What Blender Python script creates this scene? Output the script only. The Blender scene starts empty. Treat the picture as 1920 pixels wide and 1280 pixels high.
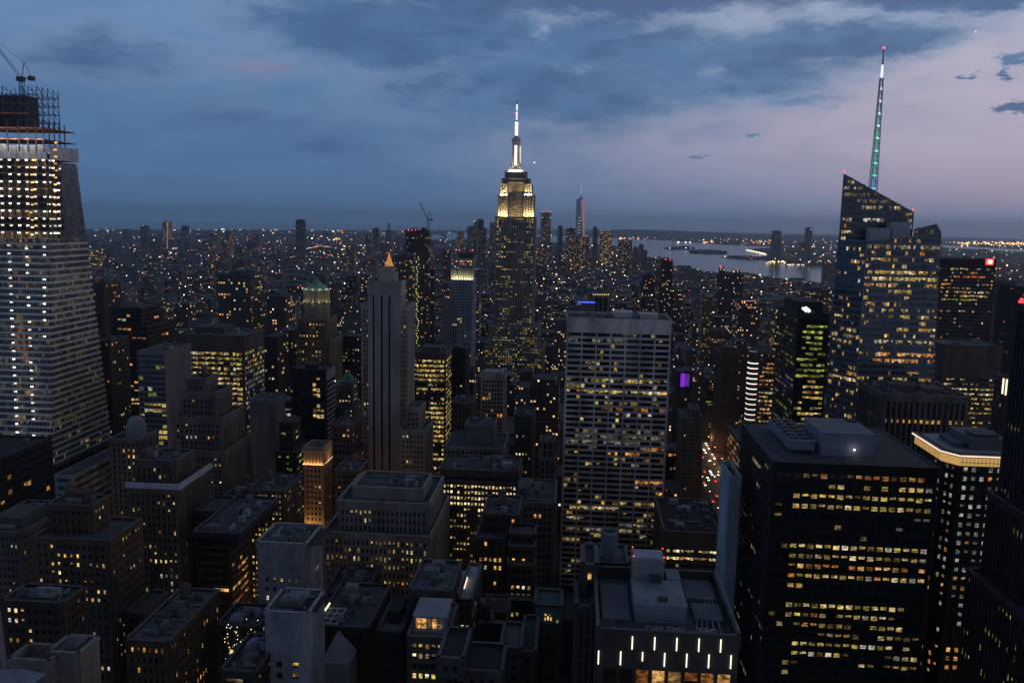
import bpy, math, random
from mathutils import Vector, Matrix
C = bpy.context.scene.collection
SC = bpy.context.scene
R = random.Random(7)

# ------------------------------------------------------------------ camera
FPX, CAMZ = 1600.0, 265.0
PITCH, ROLL, YAW = math.atan(228/1600), math.radians(1.1), math.atan(115/1600)
f = Vector((-math.sin(YAW)*math.cos(PITCH), math.cos(YAW)*math.cos(PITCH), -math.sin(PITCH)))
r0 = f.cross(Vector((0, 0, 1))).normalized(); u0 = r0.cross(f)
CR = r0*math.cos(ROLL) + u0*math.sin(ROLL); CU = -r0*math.sin(ROLL) + u0*math.cos(ROLL)
CAM = Vector((0, 0, CAMZ))
cd = bpy.data.cameras.new('camera'); cam = bpy.data.objects.new('camera', cd); C.objects.link(cam)
m = Matrix((CR, CU, -f)).transposed().to_4x4(); m.translation = CAM; cam.matrix_world = m
cd.sensor_width = 36; cd.lens = 36*FPX/1920; cd.clip_start = 1; cd.clip_end = 300000
SC.camera = cam
RE = 6371000.0

def ray(px, py):
    return f + CR*((px-960)/FPX) - CU*((py-640)/FPX)
def unproj(px, py, Y):
    d = ray(px, py); return CAM + d*(Y/d.y)
def project(p):
    q = Vector(p) - CAM; z = q.dot(f)
    if z < 1: return (-9999, -9999)
    return (960 + q.dot(CR)/z*FPX, 640 - q.dot(CU)/z*FPX)

# ------------------------------------------------------------------ world
SC.view_settings.view_transform = 'Standard'; SC.view_settings.look = 'None'
SC.view_settings.exposure = 0; SC.view_settings.gamma = 1
SC.render.engine = 'CYCLES'
cy = SC.cycles
cy.use_denoising = True
try: cy.denoiser = 'OPENIMAGEDENOISE'
except Exception: pass
cy.max_bounces = 4; cy.diffuse_bounces = 2; cy.glossy_bounces = 2; cy.transmission_bounces = 2
cy.volume_bounces = 1; cy.sample_clamp_indirect = 2.0; cy.caustics_reflective = False; cy.caustics_refractive = False

W = bpy.data.worlds.new('World'); SC.world = W; W.use_nodes = True
NT = W.node_tree; NT.nodes.clear()
class G:
    "small helper that writes node maths as expressions"
    def __init__(s, nt): s.nt = nt
    def n(s, t, **k):
        x = s.nt.nodes.new(t)
        for a, b in k.items(): setattr(x, a, b)
        return x
    def put(s, sock, v):
        if hasattr(v, 'is_linked'): s.nt.links.new(v, sock)
        elif v is not None: sock.default_value = v
    def m(s, op, a, b=None, c=None, clamp=False):
        x = s.n('ShaderNodeMath', operation=op); x.use_clamp = clamp
        s.put(x.inputs[0], a); s.put(x.inputs[1], b) if b is not None else 0
        if c is not None: s.put(x.inputs[2], c)
        return x.outputs[0]
    def mix(s, fac, a, b, blend='MIX'):
        x = s.n('ShaderNodeMix', data_type='RGBA', blend_type=blend)
        s.put(x.inputs[0], fac); s.put(x.inputs[6], a); s.put(x.inputs[7], b)
        return x.outputs[2]
    def step(s, v, a, b):
        x = s.n('ShaderNodeMapRange', interpolation_type='SMOOTHSTEP')
        s.put(x.inputs[0], v); x.inputs[1].default_value = a; x.inputs[2].default_value = b
        return x.outputs[0]
def c8(r, g, b):
    l = lambda v: (v/255/12.92) if v/255 <= .04045 else ((v/255+.055)/1.055)**2.4
    return (l(r), l(g), l(b), 1)
g = G(NT)
tc = g.n('ShaderNodeTexCoord'); sep = g.n('ShaderNodeSeparateXYZ'); g.put(sep.inputs[0], tc.outputs['Generated'])
dx, dy, dz = sep.outputs
el = g.m('MULTIPLY', g.m('ARCSINE', dz), 57.2958)
az = g.m('MULTIPLY', g.m('ARCTAN2', dx, dy), 57.2958)
den = g.m('ADD', g.m('MAXIMUM', dz, 0.0), 0.09)
cx = g.n('ShaderNodeCombineXYZ'); g.put(cx.inputs[0], g.m('DIVIDE', dx, den)); g.put(cx.inputs[1], g.m('DIVIDE', dy, den))
def noise(vec, scale, detail=6, rough=.55, dist=0.0, w=None):
    x = g.n('ShaderNodeTexNoise'); g.put(x.inputs['Vector'], vec)
    x.inputs['Scale'].default_value = scale; x.inputs['Detail'].default_value = detail
    x.inputs['Roughness'].default_value = rough; x.inputs['Distortion'].default_value = dist
    return x.outputs['Fac']
ae = g.n('ShaderNodeCombineXYZ'); g.put(ae.inputs[0], g.m('MULTIPLY', az, .055)); g.put(ae.inputs[1], g.m('MULTIPLY', el, .15))
n1 = noise(ae.outputs[0], 1.5, 8, .55, .25); n2 = noise(ae.outputs[0], 5.0, 6, .6, .2); n3 = noise(ae.outputs[0], 2.6, 5, .5, .6)
nw = g.n('ShaderNodeTexNoise'); g.put(nw.inputs['Vector'], ae.outputs[0]); nw.inputs['Scale'].default_value = 9; nw.inputs['Detail'].default_value = 6; nw.inputs['Roughness'].default_value = .65
sw = g.n('ShaderNodeSeparateColor'); g.put(sw.inputs[0], nw.outputs['Color'])
azf = g.m('ADD', az, g.m('MULTIPLY', g.m('SUBTRACT', sw.outputs[0], .5), 3.2)); elf = g.m('ADD', el, g.m('MULTIPLY', g.m('SUBTRACT', sw.outputs[1], .5), 1.9))
# clear sky: cool towards the east (left), pale and pink towards the west (right)
west = g.step(az, -20, 30)
lowL, midL, topL = c8(84, 115, 155), c8(80, 119, 162), c8(112, 146, 190)
lowR, midR, topR = c8(130, 140, 170), c8(184, 174, 192), c8(176, 182, 202)
e1 = g.step(el, .0, 5.5); e2 = g.step(el, 6, 15)
colL = g.mix(e2, g.mix(e1, lowL, midL), topL); colR = g.mix(e2, g.mix(e1, lowR, midR), topR)
clear = g.mix(west, colL, colR)
def azel(px, py):
    d = ray(px, py).normalized(); return math.degrees(math.atan2(d.x, d.y)), math.degrees(math.asin(d.z))
def blob(px, py, wx, wy, k=1.0, fine=True):
    a, e = azel(px, py); a2, _ = azel(px+wx, py); _, e2 = azel(px, py-wy)
    A, E = (azf, elf) if fine else (az, el)
    ax = g.m('DIVIDE', g.m('SUBTRACT', A, a), abs(a2-a)); ey = g.m('DIVIDE', g.m('SUBTRACT', E, e), abs(e2-e))
    d = g.m('ADD', g.m('MULTIPLY', ax, ax), g.m('MULTIPLY', ey, ey))
    return g.m('MULTIPLY', g.m('EXPONENT', g.m('MULTIPLY', d, -1.0)), k)
blobs = [(800, 70, 420, 90, .95), (1100, 130, 400, 120, 1.05), (1400, 120, 300, 90, 1.0), (900, 190, 330, 70, .8), (1640, 75, 200, 46, .95), (1760, 70, 90, 34, .7),
         (1840, -12, 330, 34, 1.1), (1350, -18, 520, 40, 1.0), (330, 110, 330, 60, .62), (640, 235, 360, 55, .66), (180, 60, 180, 40, .5), (1150, -10, 700, 50, 1.0), (700, 20, 260, 50, .8), (1180, 200, 230, 26, .75), (1490, 190, 130, 16, .7)]
small = [(1896, 112, 34, 16, 1.25), (1908, 200, 44, 11, 1.35), (1820, 136, 19, 5, 1.1), (1885, 135, 14, 8, .8), (1312, 294, 26, 4, .8), (1412, 254, 14, 4, .8), (1705, 195, 16, 5, .6), (1090, 255, 60, 5, .4)]
env = None
for b in blobs:
    v = blob(*b); env = v if env is None else g.m('MAXIMUM', env, v)
warp = g.m('ADD', g.m('MULTIPLY', g.m('SUBTRACT', n1, .5), 1.0), g.m('MULTIPLY', g.m('SUBTRACT', n3, .5), .8))
cm = g.step(g.m('ADD', env, warp), .10, .74)
for b in small: cm = g.m('MAXIMUM', cm, g.step(blob(*b), .28, .72))
cm = g.m('MAXIMUM', cm, g.m('MULTIPLY', g.step(n1, .46, .60), g.step(el, 14, 22)))
cloudcol = g.mix(west, c8(72, 110, 154), c8(82, 118, 160))
cloudcol = g.mix(g.step(g.m('ADD', g.m('MULTIPLY', n2, .6), g.m('MULTIPLY', n3, .4)), .40, .60), cloudcol, c8(98, 130, 170))
cloudcol = g.mix(g.m('MULTIPLY', g.step(g.m('ADD', g.m('MULTIPLY', n1, .5), g.m('MULTIPLY', n2, .5)), .42, .58), .85), cloudcol, c8(60, 92, 136))
cloudcol = g.mix(g.m('MULTIPLY', blob(1350, -10, 700, 40), .7), cloudcol, c8(70, 84, 128))
clear = g.mix(g.m('MULTIPLY', g.step(n3, .42, .64), g.m('SUBTRACT', .42, g.m('MULTIPLY', west, .34))), clear, c8(74, 110, 154))
edge = g.m('MULTIPLY', g.m('MULTIPLY', cm, g.m('SUBTRACT', 1, cm)), 4.0)
sky = g.mix(g.m('MULTIPLY', cm, .92), clear, cloudcol)
sky = g.mix(g.m('MULTIPLY', edge, g.m('MULTIPLY', g.step(el, 4, 9), .16)), sky, c8(168, 184, 208))
for b in [(1530, 20, 70, 15, .9), (1690, 34, 80, 12, .9), (1610, 30, 60, 10, .6), (1020, 58, 16, 18, .8), (1280, 40, 50, 12, .5), (1335, 135, 22, 9, .5), (1095, 132, 16, 8, .4), (1560, 120, 60, 10, .5)]:
    sky = g.mix(g.m('MULTIPLY', blob(*b), g.step(n2, .36, .58)), sky, c8(150, 168, 198))
sky = g.mix(blob(480, 122, 60, 12, .5), sky, c8(140, 130, 168))
sky = g.mix(blob(1880, 345, 330, 60, .35, False), sky, c8(188, 160, 178))
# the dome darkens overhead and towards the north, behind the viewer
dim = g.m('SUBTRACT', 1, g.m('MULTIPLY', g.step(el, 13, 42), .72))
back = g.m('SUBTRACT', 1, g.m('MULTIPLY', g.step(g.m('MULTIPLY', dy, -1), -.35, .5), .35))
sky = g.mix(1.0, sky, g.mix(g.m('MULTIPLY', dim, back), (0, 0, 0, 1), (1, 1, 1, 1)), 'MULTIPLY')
# below the horizon and the low haze belt
ns = g.n('ShaderNodeTexSky', sky_type='NISHITA', sun_disc=False)
ns.sun_elevation = math.radians(-2.0); ns.sun_rotation = math.radians(92); ns.altitude = 200
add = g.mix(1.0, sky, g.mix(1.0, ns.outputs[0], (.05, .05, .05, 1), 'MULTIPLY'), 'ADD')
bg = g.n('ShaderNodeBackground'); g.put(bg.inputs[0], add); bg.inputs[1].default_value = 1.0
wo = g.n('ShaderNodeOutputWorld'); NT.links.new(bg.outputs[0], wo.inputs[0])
W.cycles.sampling_method = 'MANUAL'; W.cycles.sample_map_resolution = 512

# afterglow of the sun that has just set in the west
sl = bpy.data.lights.new('sun', 'SUN'); sl.energy = .05; sl.angle = math.radians(25); sl.color = (1, .72, .6)
so = bpy.data.objects.new('sun', sl); C.objects.link(so)
so.rotation_euler = Vector((-1, .1, -.10)).to_track_quat('-Z', 'Y').to_euler()

# ------------------------------------------------------------------ materials
MATS = {}
def mat_base(name):
    mt = bpy.data.materials.new(name); mt.use_nodes = True
    nt = mt.node_tree; b = nt.nodes['Principled BSDF']; return mt, G(nt), b
def wall_mat(col, rough=.85, var=.25, scale=.12, streak=True):
    key = ('w', tuple(col), rough, var)
    if key in MATS: return MATS[key]
    mt, q, b = mat_base('masonry')
    ge = q.n('ShaderNodeNewGeometry')
    mp = q.n('ShaderNodeMapping'); q.put(mp.inputs[0], ge.outputs['Position']); mp.inputs['Scale'].default_value = (1, 1, .22)
    t = q.n('ShaderNodeTexNoise'); q.put(t.inputs['Vector'], mp.outputs[0]); t.inputs['Scale'].default_value = scale; t.inputs['Detail'].default_value = 5
    t2 = q.n('ShaderNodeTexNoise'); q.put(t2.inputs['Vector'], ge.outputs['Position']); t2.inputs['Scale'].default_value = .9; t2.inputs['Detail'].default_value = 3
    s = q.m('ADD', q.m('MULTIPLY', t.outputs['Fac'], .7), q.m('MULTIPLY', t2.outputs['Fac'], .3))
    a = [c*(1-var*1.6) for c in col[:3]]+[1]; z = [min(1, c*(1+var*1.4)) for c in col[:3]]+[1]
    sx = q.n('ShaderNodeSeparateXYZ'); q.put(sx.inputs[0], ge.outputs['Position'])
    cb = q.n('ShaderNodeCombineXYZ'); q.put(cb.inputs[0], q.m('ADD', sx.outputs[0], sx.outputs[1])); q.put(cb.inputs[1], sx.outputs[2])
    bk = q.n('ShaderNodeTexBrick'); q.put(bk.inputs['Vector'], cb.outputs[0]); bk.inputs['Scale'].default_value = 1.0
    bk.inputs['Color1'].default_value = (.92, .92, .92, 1); bk.inputs['Color2'].default_value = (1.05, 1.05, 1.05, 1); bk.inputs['Mortar'].default_value = (.8, .8, .8, 1)
    bk.inputs['Mortar Size'].default_value = .07; bk.inputs['Brick Width'].default_value = 2.6; bk.inputs['Row Height'].default_value = 1.25
    q.put(b.inputs['Base Color'], q.mix(1.0, q.mix(q.step(s, .32, .68), a, z), bk.outputs['Color'], 'MULTIPLY')); b.inputs['Roughness'].default_value = rough
    MATS[key] = mt; return mt
def gloss_mat(col, rough=.12, spec=.5, metal=0.0, name='glass'):
    key = ('g', tuple(col), rough, metal)
    if key in MATS: return MATS[key]
    mt, q, b = mat_base(name)
    ge = q.n('ShaderNodeNewGeometry')
    t = q.n('ShaderNodeTexNoise'); q.put(t.inputs['Vector'], ge.outputs['Position']); t.inputs['Scale'].default_value = .35; t.inputs['Detail'].default_value = 2
    a = [c*.6 for c in col[:3]]+[1]; z = [c*1.4 for c in col[:3]]+[1]
    q.put(b.inputs['Base Color'], q.mix(q.step(t.outputs['Fac'], .35, .65), a, z))
    b.inputs['Roughness'].default_value = rough; b.inputs['Metallic'].default_value = metal
    bp = q.n('ShaderNodeBump'); bp.inputs['Strength'].default_value = .05; bp.inputs['Distance'].default_value = .3
    q.put(bp.inputs['Height'], t.outputs['Fac']); q.put(b.inputs['Normal'], bp.outputs[0])
    MATS[key] = mt; return mt
def emit_mat(col, s, name='lamp_glow', samp=False):
    key = ('e', tuple(col), s, samp)
    if key in MATS: return MATS[key]
    mt, q, b = mat_base(name)
    b.inputs['Base Color'].default_value = (.05, .05, .05, 1)
    b.inputs['Emission Color'].default_value = tuple(col[:3])+(1,); b.inputs['Emission Strength'].default_value = s
    if not samp: mt.cycles.emission_sampling = 'NONE'
    MATS[key] = mt; return mt
def lit_mat():
    if 'lit' in MATS: return MATS['lit']
    mt, q, b = mat_base('lit_window')
    at = q.n('ShaderNodeAttribute'); at.attribute_name = 'Col'
    ge = q.n('ShaderNodeNewGeometry')
    mp = q.n('ShaderNodeMapping'); q.put(mp.inputs[0], ge.outputs['Position']); mp.inputs['Scale'].default_value = (1, 1, 1.8)
    v = q.n('ShaderNodeTexVoronoi'); q.put(v.inputs['Vector'], mp.outputs[0]); v.inputs['Scale'].default_value = 1.1
    n = q.n('ShaderNodeTexNoise'); q.put(n.inputs['Vector'], mp.outputs[0]); n.inputs['Scale'].default_value = .55; n.inputs['Detail'].default_value = 3
    sp = q.n('ShaderNodeSeparateColor'); q.put(sp.inputs[0], v.outputs['Color'])
    k = q.m('ADD', q.m('MULTIPLY', q.step(n.outputs['Fac'], .36, .6), .85), q.m('MULTIPLY', sp.outputs[0], .75))
    v2 = q.n('ShaderNodeTexVoronoi'); q.put(v2.inputs['Vector'], mp.outputs[0]); v2.inputs['Scale'].default_value = .75
    s2 = q.n('ShaderNodeSeparateColor'); q.put(s2.inputs[0], v2.outputs['Color'])
    k = q.m('MULTIPLY', k, q.m('ADD', .30, q.m('MULTIPLY', q.step(s2.outputs[1], .22, .42), .72)))
    k = q.m('ADD', q.m('MULTIPLY', k, .88), .07)
    b.inputs['Base Color'].default_value = (.02, .02, .02, 1); b.inputs['Roughness'].default_value = .2
    q.put(b.inputs['Emission Color'], at.outputs['Color']); q.put(b.inputs['Emission Strength'], k)
    mt.cycles.emission_sampling = 'NONE'
    MATS['lit'] = mt; return mt
def city_mat(base, thr, strength=1.2, name='city_wall'):
    "masonry with a grid of small windows, some of them lit (UV in metres)"
    key = ('c', tuple(base), thr, strength)
    if key in MATS: return MATS[key]
    mt, q, b = mat_base(name)
    uv = q.n('ShaderNodeUVMap'); uv.uv_map = 'UVMap'
    s = q.n('ShaderNodeSeparateXYZ'); q.put(s.inputs[0], uv.outputs[0])
    u = q.m('DIVIDE', s.outputs[0], 3.1); v = q.m('DIVIDE', s.outputs[1], 3.5)
    fu = q.m('FLOOR', u); fv = q.m('FLOOR', v); ru = q.m('SUBTRACT', u, fu); rv = q.m('SUBTRACT', v, fv)
    cc = q.n('ShaderNodeCombineXYZ'); q.put(cc.inputs[0], fu); q.put(cc.inputs[1], fv)
    wn = q.n('ShaderNodeTexWhiteNoise', noise_dimensions='2D'); q.put(wn.inputs['Vector'], cc.outputs[0])
    # patches of busy floors
    no = q.n('ShaderNodeTexNoise', noise_dimensions='2D'); c2 = q.n('ShaderNodeCombineXYZ'); q.put(c2.inputs[0], q.m('MULTIPLY', fu, .10)); q.put(c2.inputs[1], q.m('MULTIPLY', fv, .62)); q.put(no.inputs['Vector'], c2.outputs[0]); no.inputs['Scale'].default_value = 1.0; no.inputs['Detail'].default_value = 1
    p = q.m('MULTIPLY', q.step(no.outputs['Fac'], .42, .66), thr*2.2)
    litm = q.m('LESS_THAN', wn.outputs['Value'], p)
    win = q.m('MULTIPLY', q.m('MULTIPLY', q.m('GREATER_THAN', ru, .24), q.m('LESS_THAN', ru, .78)), q.m('MULTIPLY', q.m('GREATER_THAN', rv, .25), q.m('LESS_THAN', rv, .78)))
    ge = q.n('ShaderNodeNewGeometry'); t = q.n('ShaderNodeTexNoise'); q.put(t.inputs['Vector'], ge.outputs['Position']); t.inputs['Scale'].default_value = .05
    a = [c*.55 for c in base[:3]]+[1]; z = [c*1.5 for c in base[:3]]+[1]
    wc = q.mix(t.outputs['Fac'], a, z)
    q.put(b.inputs['Base Color'], q.mix(win, wc, (.012, .014, .018, 1)))
    b.inputs['Roughness'].default_value = .8
    cr = q.n('ShaderNodeValToRGB'); sc = q.n('ShaderNodeSeparateColor'); q.put(sc.inputs[0], wn.outputs['Color']); q.put(cr.inputs[0], sc.outputs[1])
    e = cr.color_ramp.elements; e[0].color = (1, .35, .07, 1); e[1].color = (.9, .85, .65, 1)
    x = e.new(.35); x.color = (1, .55, .15, 1); x = e.new(.75); x.color = (1, .68, .28, 1)
    q.put(b.inputs['Emission Color'], cr.outputs[0])
    q.put(b.inputs['Emission Strength'], q.m('MULTIPLY', q.m('MULTIPLY', litm, win), q.m('MULTIPLY', q.m('ADD', sc.outputs[2], .25), strength)))
    mt.cycles.emission_sampling = 'NONE'
    MATS[key] = mt; return mt

# ------------------------------------------------------------------ mesh helpers
class MB:
    def __init__(s): s.v = []; s.f = []; s.c = []; s.uv = []; s.mi = []
    def face(s, pts, col=None, uvs=None, mi=0):
        i = len(s.v); s.v.extend([tuple(p) for p in pts]); s.f.append(tuple(range(i, i+len(pts))))
        s.c.append(col); s.uv.append(uvs); s.mi.append(mi)
    def obox(s, O, t, w, n, s0, s1, v0, v1, d0, d1, col=None, mi=0):
        i = len(s.v)
        for d in (d0, d1):
            for a, b in ((s0, v0), (s1, v0), (s1, v1), (s0, v1)):
                p = O + t*a + w*b + n*d; s.v.append((p.x, p.y, p.z))
        for q in ((4, 5, 6, 7), (3, 2, 1, 0), (0, 1, 5, 4), (1, 2, 6, 5), (2, 3, 7, 6), (3, 0, 4, 7)):
            s.f.append(tuple(i+k for k in q)); s.c.append(col); s.uv.append(None); s.mi.append(mi)
    def box(s, x0, x1, y0, y1, z0, z1, col=None, mi=0):
        i = len(s.v)
        s.v.extend([(x0, y0, z0), (x1, y0, z0), (x1, y1, z0), (x0, y1, z0), (x0, y0, z1), (x1, y0, z1), (x1, y1, z1), (x0, y1, z1)])
        for q in ((3, 2, 1, 0), (4, 5, 6, 7), (0, 1, 5, 4), (1, 2, 6, 5), (2, 3, 7, 6), (3, 0, 4, 7)):
            s.f.append(tuple(i+k for k in q)); s.c.append(col); s.uv.append(None); s.mi.append(mi)
    def cyl(s, cx, cy, z0, z1, ra, rb=None, n=16, cap=True, col=None):
        rb = ra if rb is None else rb; i = len(s.v)
        for z, r in ((z0, ra), (z1, rb)):
            for k in range(n):
                a = 2*math.pi*k/n; s.v.append((cx+r*math.cos(a), cy+r*math.sin(a), z))
        for k in range(n):
            j = (k+1) % n; s.f.append((i+k, i+j, i+n+j, i+n+k)); s.c.append(col); s.uv.append(None); s.mi.append(0)
        if cap:
            s.f.append(tuple(i+n+k for k in range(n))); s.f.append(tuple(i+n-1-k for k in range(n)))
            for _ in (0, 1): s.c.append(col); s.uv.append(None); s.mi.append(0)
    def bar(s, a, b, th, col=None):
        a = Vector(a); b = Vector(b); d = (b-a); L = d.length
        if L < 1e-4: return
        w = d/L; t = w.cross(Vector((0, 0, 1))) if abs(w.z) < .95 else w.cross(Vector((0, 1, 0)))
        t.normalize(); n = t.cross(w)
        s.obox(a, t, w, n, -th/2, th/2, 0, L, -th/2, th/2, col)
    def prism(s, poly, z0, z1, top=None, col=None):
        "closed prism on a counter-clockwise footprint"
        top = top or poly; n = len(poly); i = len(s.v)
        s.v.extend([(p[0], p[1], z0) for p in poly]); s.v.extend([(p[0], p[1], z1) for p in top])
        for k in range(n):
            j = (k+1) % n; s.f.append((i+k, i+j, i+n+j, i+n+k)); s.c.append(col); s.uv.append(None); s.mi.append(0)
        s.f.append(tuple(i+n+k for k in range(n))); s.f.append(tuple(i+n-1-k for k in range(n)))
        for _ in (0, 1): s.c.append(col); s.uv.append(None); s.mi.append(0)
    def lamp(s, p, r, col=None):
        x, y, z = p; i = len(s.v)
        s.v.extend([(x-r, y, z), (x+r, y, z), (x, y-r, z), (x, y+r, z), (x, y, z-r), (x, y, z+r)])
        for q in ((0, 2, 5), (2, 1, 5), (1, 3, 5), (3, 0, 5), (2, 0, 4), (1, 2, 4), (3, 1, 4), (0, 3, 4)):
            s.f.append(tuple(i+k for k in q)); s.c.append(col); s.uv.append(None); s.mi.append(0)
    def build(s, name, mats, parent=None, loc=None):
        me = bpy.data.meshes.new(name)
        v = s.v
        if loc is not None: v = [(a[0]-loc[0], a[1]-loc[1], a[2]-loc[2]) for a in v]
        me.from_pydata(v, [], s.f)
        if not isinstance(mats, (list, tuple)): mats = [mats]
        for x in mats: me.materials.append(x)
        if any(s.mi): me.polygons.foreach_set('material_index', s.mi)
        if any(c is not None for c in s.c):
            a = me.attributes.new('Col', 'FLOAT_COLOR', 'FACE'); fl = []
            for c in s.c: fl.extend((c[0], c[1], c[2], 1) if c else (0, 0, 0, 1))
            a.data.foreach_set('color', fl)
        if any(u is not None for u in s.uv):
            l = me.uv_layers.new(name='UVMap'); fl = []
            for fc, u in zip(s.f, s.uv):
                if u is None: u = [(.05, .05)]*len(fc)
                for q in u: fl.extend(q)
            l.data.foreach_set('uv', fl)
        o = bpy.data.objects.new(name, me); C.objects.link(o)
        if loc is not None and parent is None: o.location = loc
        if parent is not None:
            o.parent = parent; pl = world_loc(parent)
            lo = Vector(loc) if loc is not None else Vector((0, 0, 0))
            o.location = lo - pl
        return o
def world_loc(o):
    p = Vector((0, 0, 0))
    while o is not None: p += Vector(o.location); o = o.parent
    return p
def thing(name, label, cat, loc=(0, 0, 0), group=None):
    if len(cat) > len(label): label, cat = cat, label
    o = bpy.data.objects.new(name, None); C.objects.link(o); o.location = loc; o.empty_display_size = 1
    o['label'] = label; o['category'] = cat
    if group: o['group'] = group
    return o
def tag(o, label, cat, group=None):
    o['label'] = label; o['category'] = cat
    if group: o['group'] = group
    return o

# ------------------------------------------------------------------ light palettes (linear)
PAL = {
 'warm': [(.85, .52, .13), (.95, .60, .20), (.80, .42, .10), (.95, .75, .40)],
 'yel': [(.72, .48, .10), (.80, .56, .14), (.62, .40, .08), (.85, .66, .28)],
 'orange': [(.95, .38, .07), (.85, .28, .05), (.95, .50, .14)],
 'cream': [(.95, .72, .36), (1.0, .82, .50), (.9, .62, .28)],
 'green': [(.50, .50, .08), (.62, .60, .12), (.40, .45, .08)],
 'cool': [(.62, .66, .58), (.50, .52, .44), (.75, .72, .55)],
 'dim': [(.10, .08, .04), (.14, .11, .05), (.08, .09, .08)],
 'red': [(.8, .1, .04), (.7, .2, .05)],
}
BR_ = 1.0
# ------------------------------------------------------------------ facades and buildings
def clip1(poly, axis, c):
    "interval where the line coordinate[axis]=c crosses a convex 2D polygon"
    vals = []; n = len(poly)
    for i in range(n):
        a = poly[i]; b = poly[(i+1) % n]
        da, db = a[axis]-c, b[axis]-c
        if da*db < 0 or (da == 0) != (db == 0):
            if abs(da-db) < 1e-9: continue
            k = da/(da-db); vals.append(a[1-axis]+(b[1-axis]-a[1-axis])*k)
    if len(vals) < 2: return None
    return min(vals), max(vals)

ST = dict(bay=3.4, fl=3.7, ww=.48, wh=.52, pp=.35, sp=.28, corner=1.2, attic=1.5, sub=1, frame=0)
def pick(lit, x, y, rnd):
    "last matching entry of the lighting list: (p, palette, brightness)"
    p = None
    for e in lit:
        if len(e) == 2: p = (e[0], e[1], 1.0)
        elif len(e) == 3: p = e
        elif e[0] <= x <= e[1] and e[2] <= y <= e[3]: p = (e[4], e[5], e[6] if len(e) > 6 else 1.0)
    return p or (0, 'warm', 1)

def facade(pts, st, mw, wins, lit, rnd, detail=True):
    """pts: convex 3D polygon seen from outside, first edge = bottom, left to right."""
    A = Vector(pts[0]); B = Vector(pts[1]); t = (B-A); t.z = 0; Wd = t.length
    if Wd < 1: return
    t.normalize(); e2 = Vector(pts[-1])-A
    n = t.cross(e2).normalized(); w = n.cross(t)
    if w.z < 0: w = -w
    P2 = [((Vector(p)-A).dot(t), (Vector(p)-A).dot(w)) for p in pts]
    vmax = max(p[1] for p in P2); smin = min(p[0] for p in P2); smax = max(p[0] for p in P2)
    L = smax-smin
    cn = min(st['corner'], L*.12); nb = max(1, round((L-2*cn)/st['bay'])); bay = (L-2*cn)/nb
    pw = bay*(1-st['ww']); fl = st['fl']; sh = fl*(1-st['wh'])
    pp, sp = st['pp'], st['sp']
    vlow = st.get('vlow', 0)
    at = st['attic']
    # attic band
    def hbeam(v0, v1, d, mi=0):
        vm = (v0+v1)/2; iv = clip1(P2, 1, vm)
        if iv and iv[1]-iv[0] > .3: mw.obox(A, t, w, n, iv[0]-.0, iv[1]+.0, v0, v1, -.1, d, mi=mi)
    if at > 0: hbeam(vmax-at, vmax, max(pp, sp)+.06)
    nf = int((vmax-at)/fl); nf = min(nf, st.get('maxf', 200))
    smi = 1 if st.get('sp2') else 0
    for j in range(nf):
        vt = vmax-at-j*fl
        if vt-fl < vlow: break
        if sh > .05: hbeam(vt-fl, vt-fl+sh, sp, smi)
    for i in range(nb+1):
        s = smin+cn+i*bay
        x0, x1 = s-pw/2, s+pw/2
        if i == 0: x0 = smin+.02; x1 = s+pw/2
        if i == nb: x1 = smax-.02; x0 = s-pw/2
        if st.get('group') and 0 < i < nb and i % st['group']: x0, x1 = s-pw*.25, s+pw*.25
        iv = clip1(P2, 0, min(max((x0+x1)/2, smin+.05), smax-.05))
        if iv and iv[1]-iv[0] > .5 and pw > .02:
            mw.obox(A, t, w, n, x0, x1, max(iv[0], vlow), min(iv[1], vmax-at if at > 0 and abs(iv[1]-vmax) < .5 else iv[1]), -.1, pp)
    # lit panes
    sub = st['sub']
    for j in range(nf):
        v1 = vmax-at-j*fl; v0 = v1-fl+sh
        if v1-fl < vlow: break
        iv = clip1(P2, 1, v0); iv2 = clip1(P2, 1, v1-.05)
        if not iv or not iv2: continue
        lo, hi = max(iv[0], iv2[0]), min(iv[1], iv2[1])
        ff = rnd.random(); fk = .15+1.7*ff; state = False
        for i in range(nb):
            c0 = smin+cn+i*bay+pw/2; c1 = smin+cn+(i+1)*bay-pw/2
            for k in range(sub):
                a0 = c0+(c1-c0)*k/sub+.06; a1 = c0+(c1-c0)*(k+1)/sub-.06
                if a0 < lo or a1 > hi: continue
                Pc = A+t*((a0+a1)/2)+w*((v0+v1)/2)
                x, y = project(Pc)
                if not (-60 < x < 1980 and -20 < y < 1330): continue
                p, pal, br = pick(lit, x, y, rnd)
                if p <= 0: state = False; continue
                pe = p if p > .6 else min(.97, p*fk)
                q = rnd.random()
                on = q < (pe+(1-pe)*.35 if state else pe*.78) if p <= .8 else q < p
                state = on
                if not on: continue
                col = rnd.choice(PAL[pal if (rnd.random() > .13 or pal in ('dim', 'green')) else rnd.choice(['cool', 'cream', 'orange'])]); kk = br*1.18*(.28+.9*rnd.random()**1.3)
                if rnd.random() < .25: kk *= .4
                col = tuple(c*kk for c in col)
                vv0 = v0+.08
                if rnd.random() < .5 and st['wh'] > .3: vv0 = v0+(v1-v0)*rnd.uniform(.1, .55)
                wins.append(((Pc-CAM).length, A, t, w, n, a0, a1, vv0, v1-.08, col))

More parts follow.
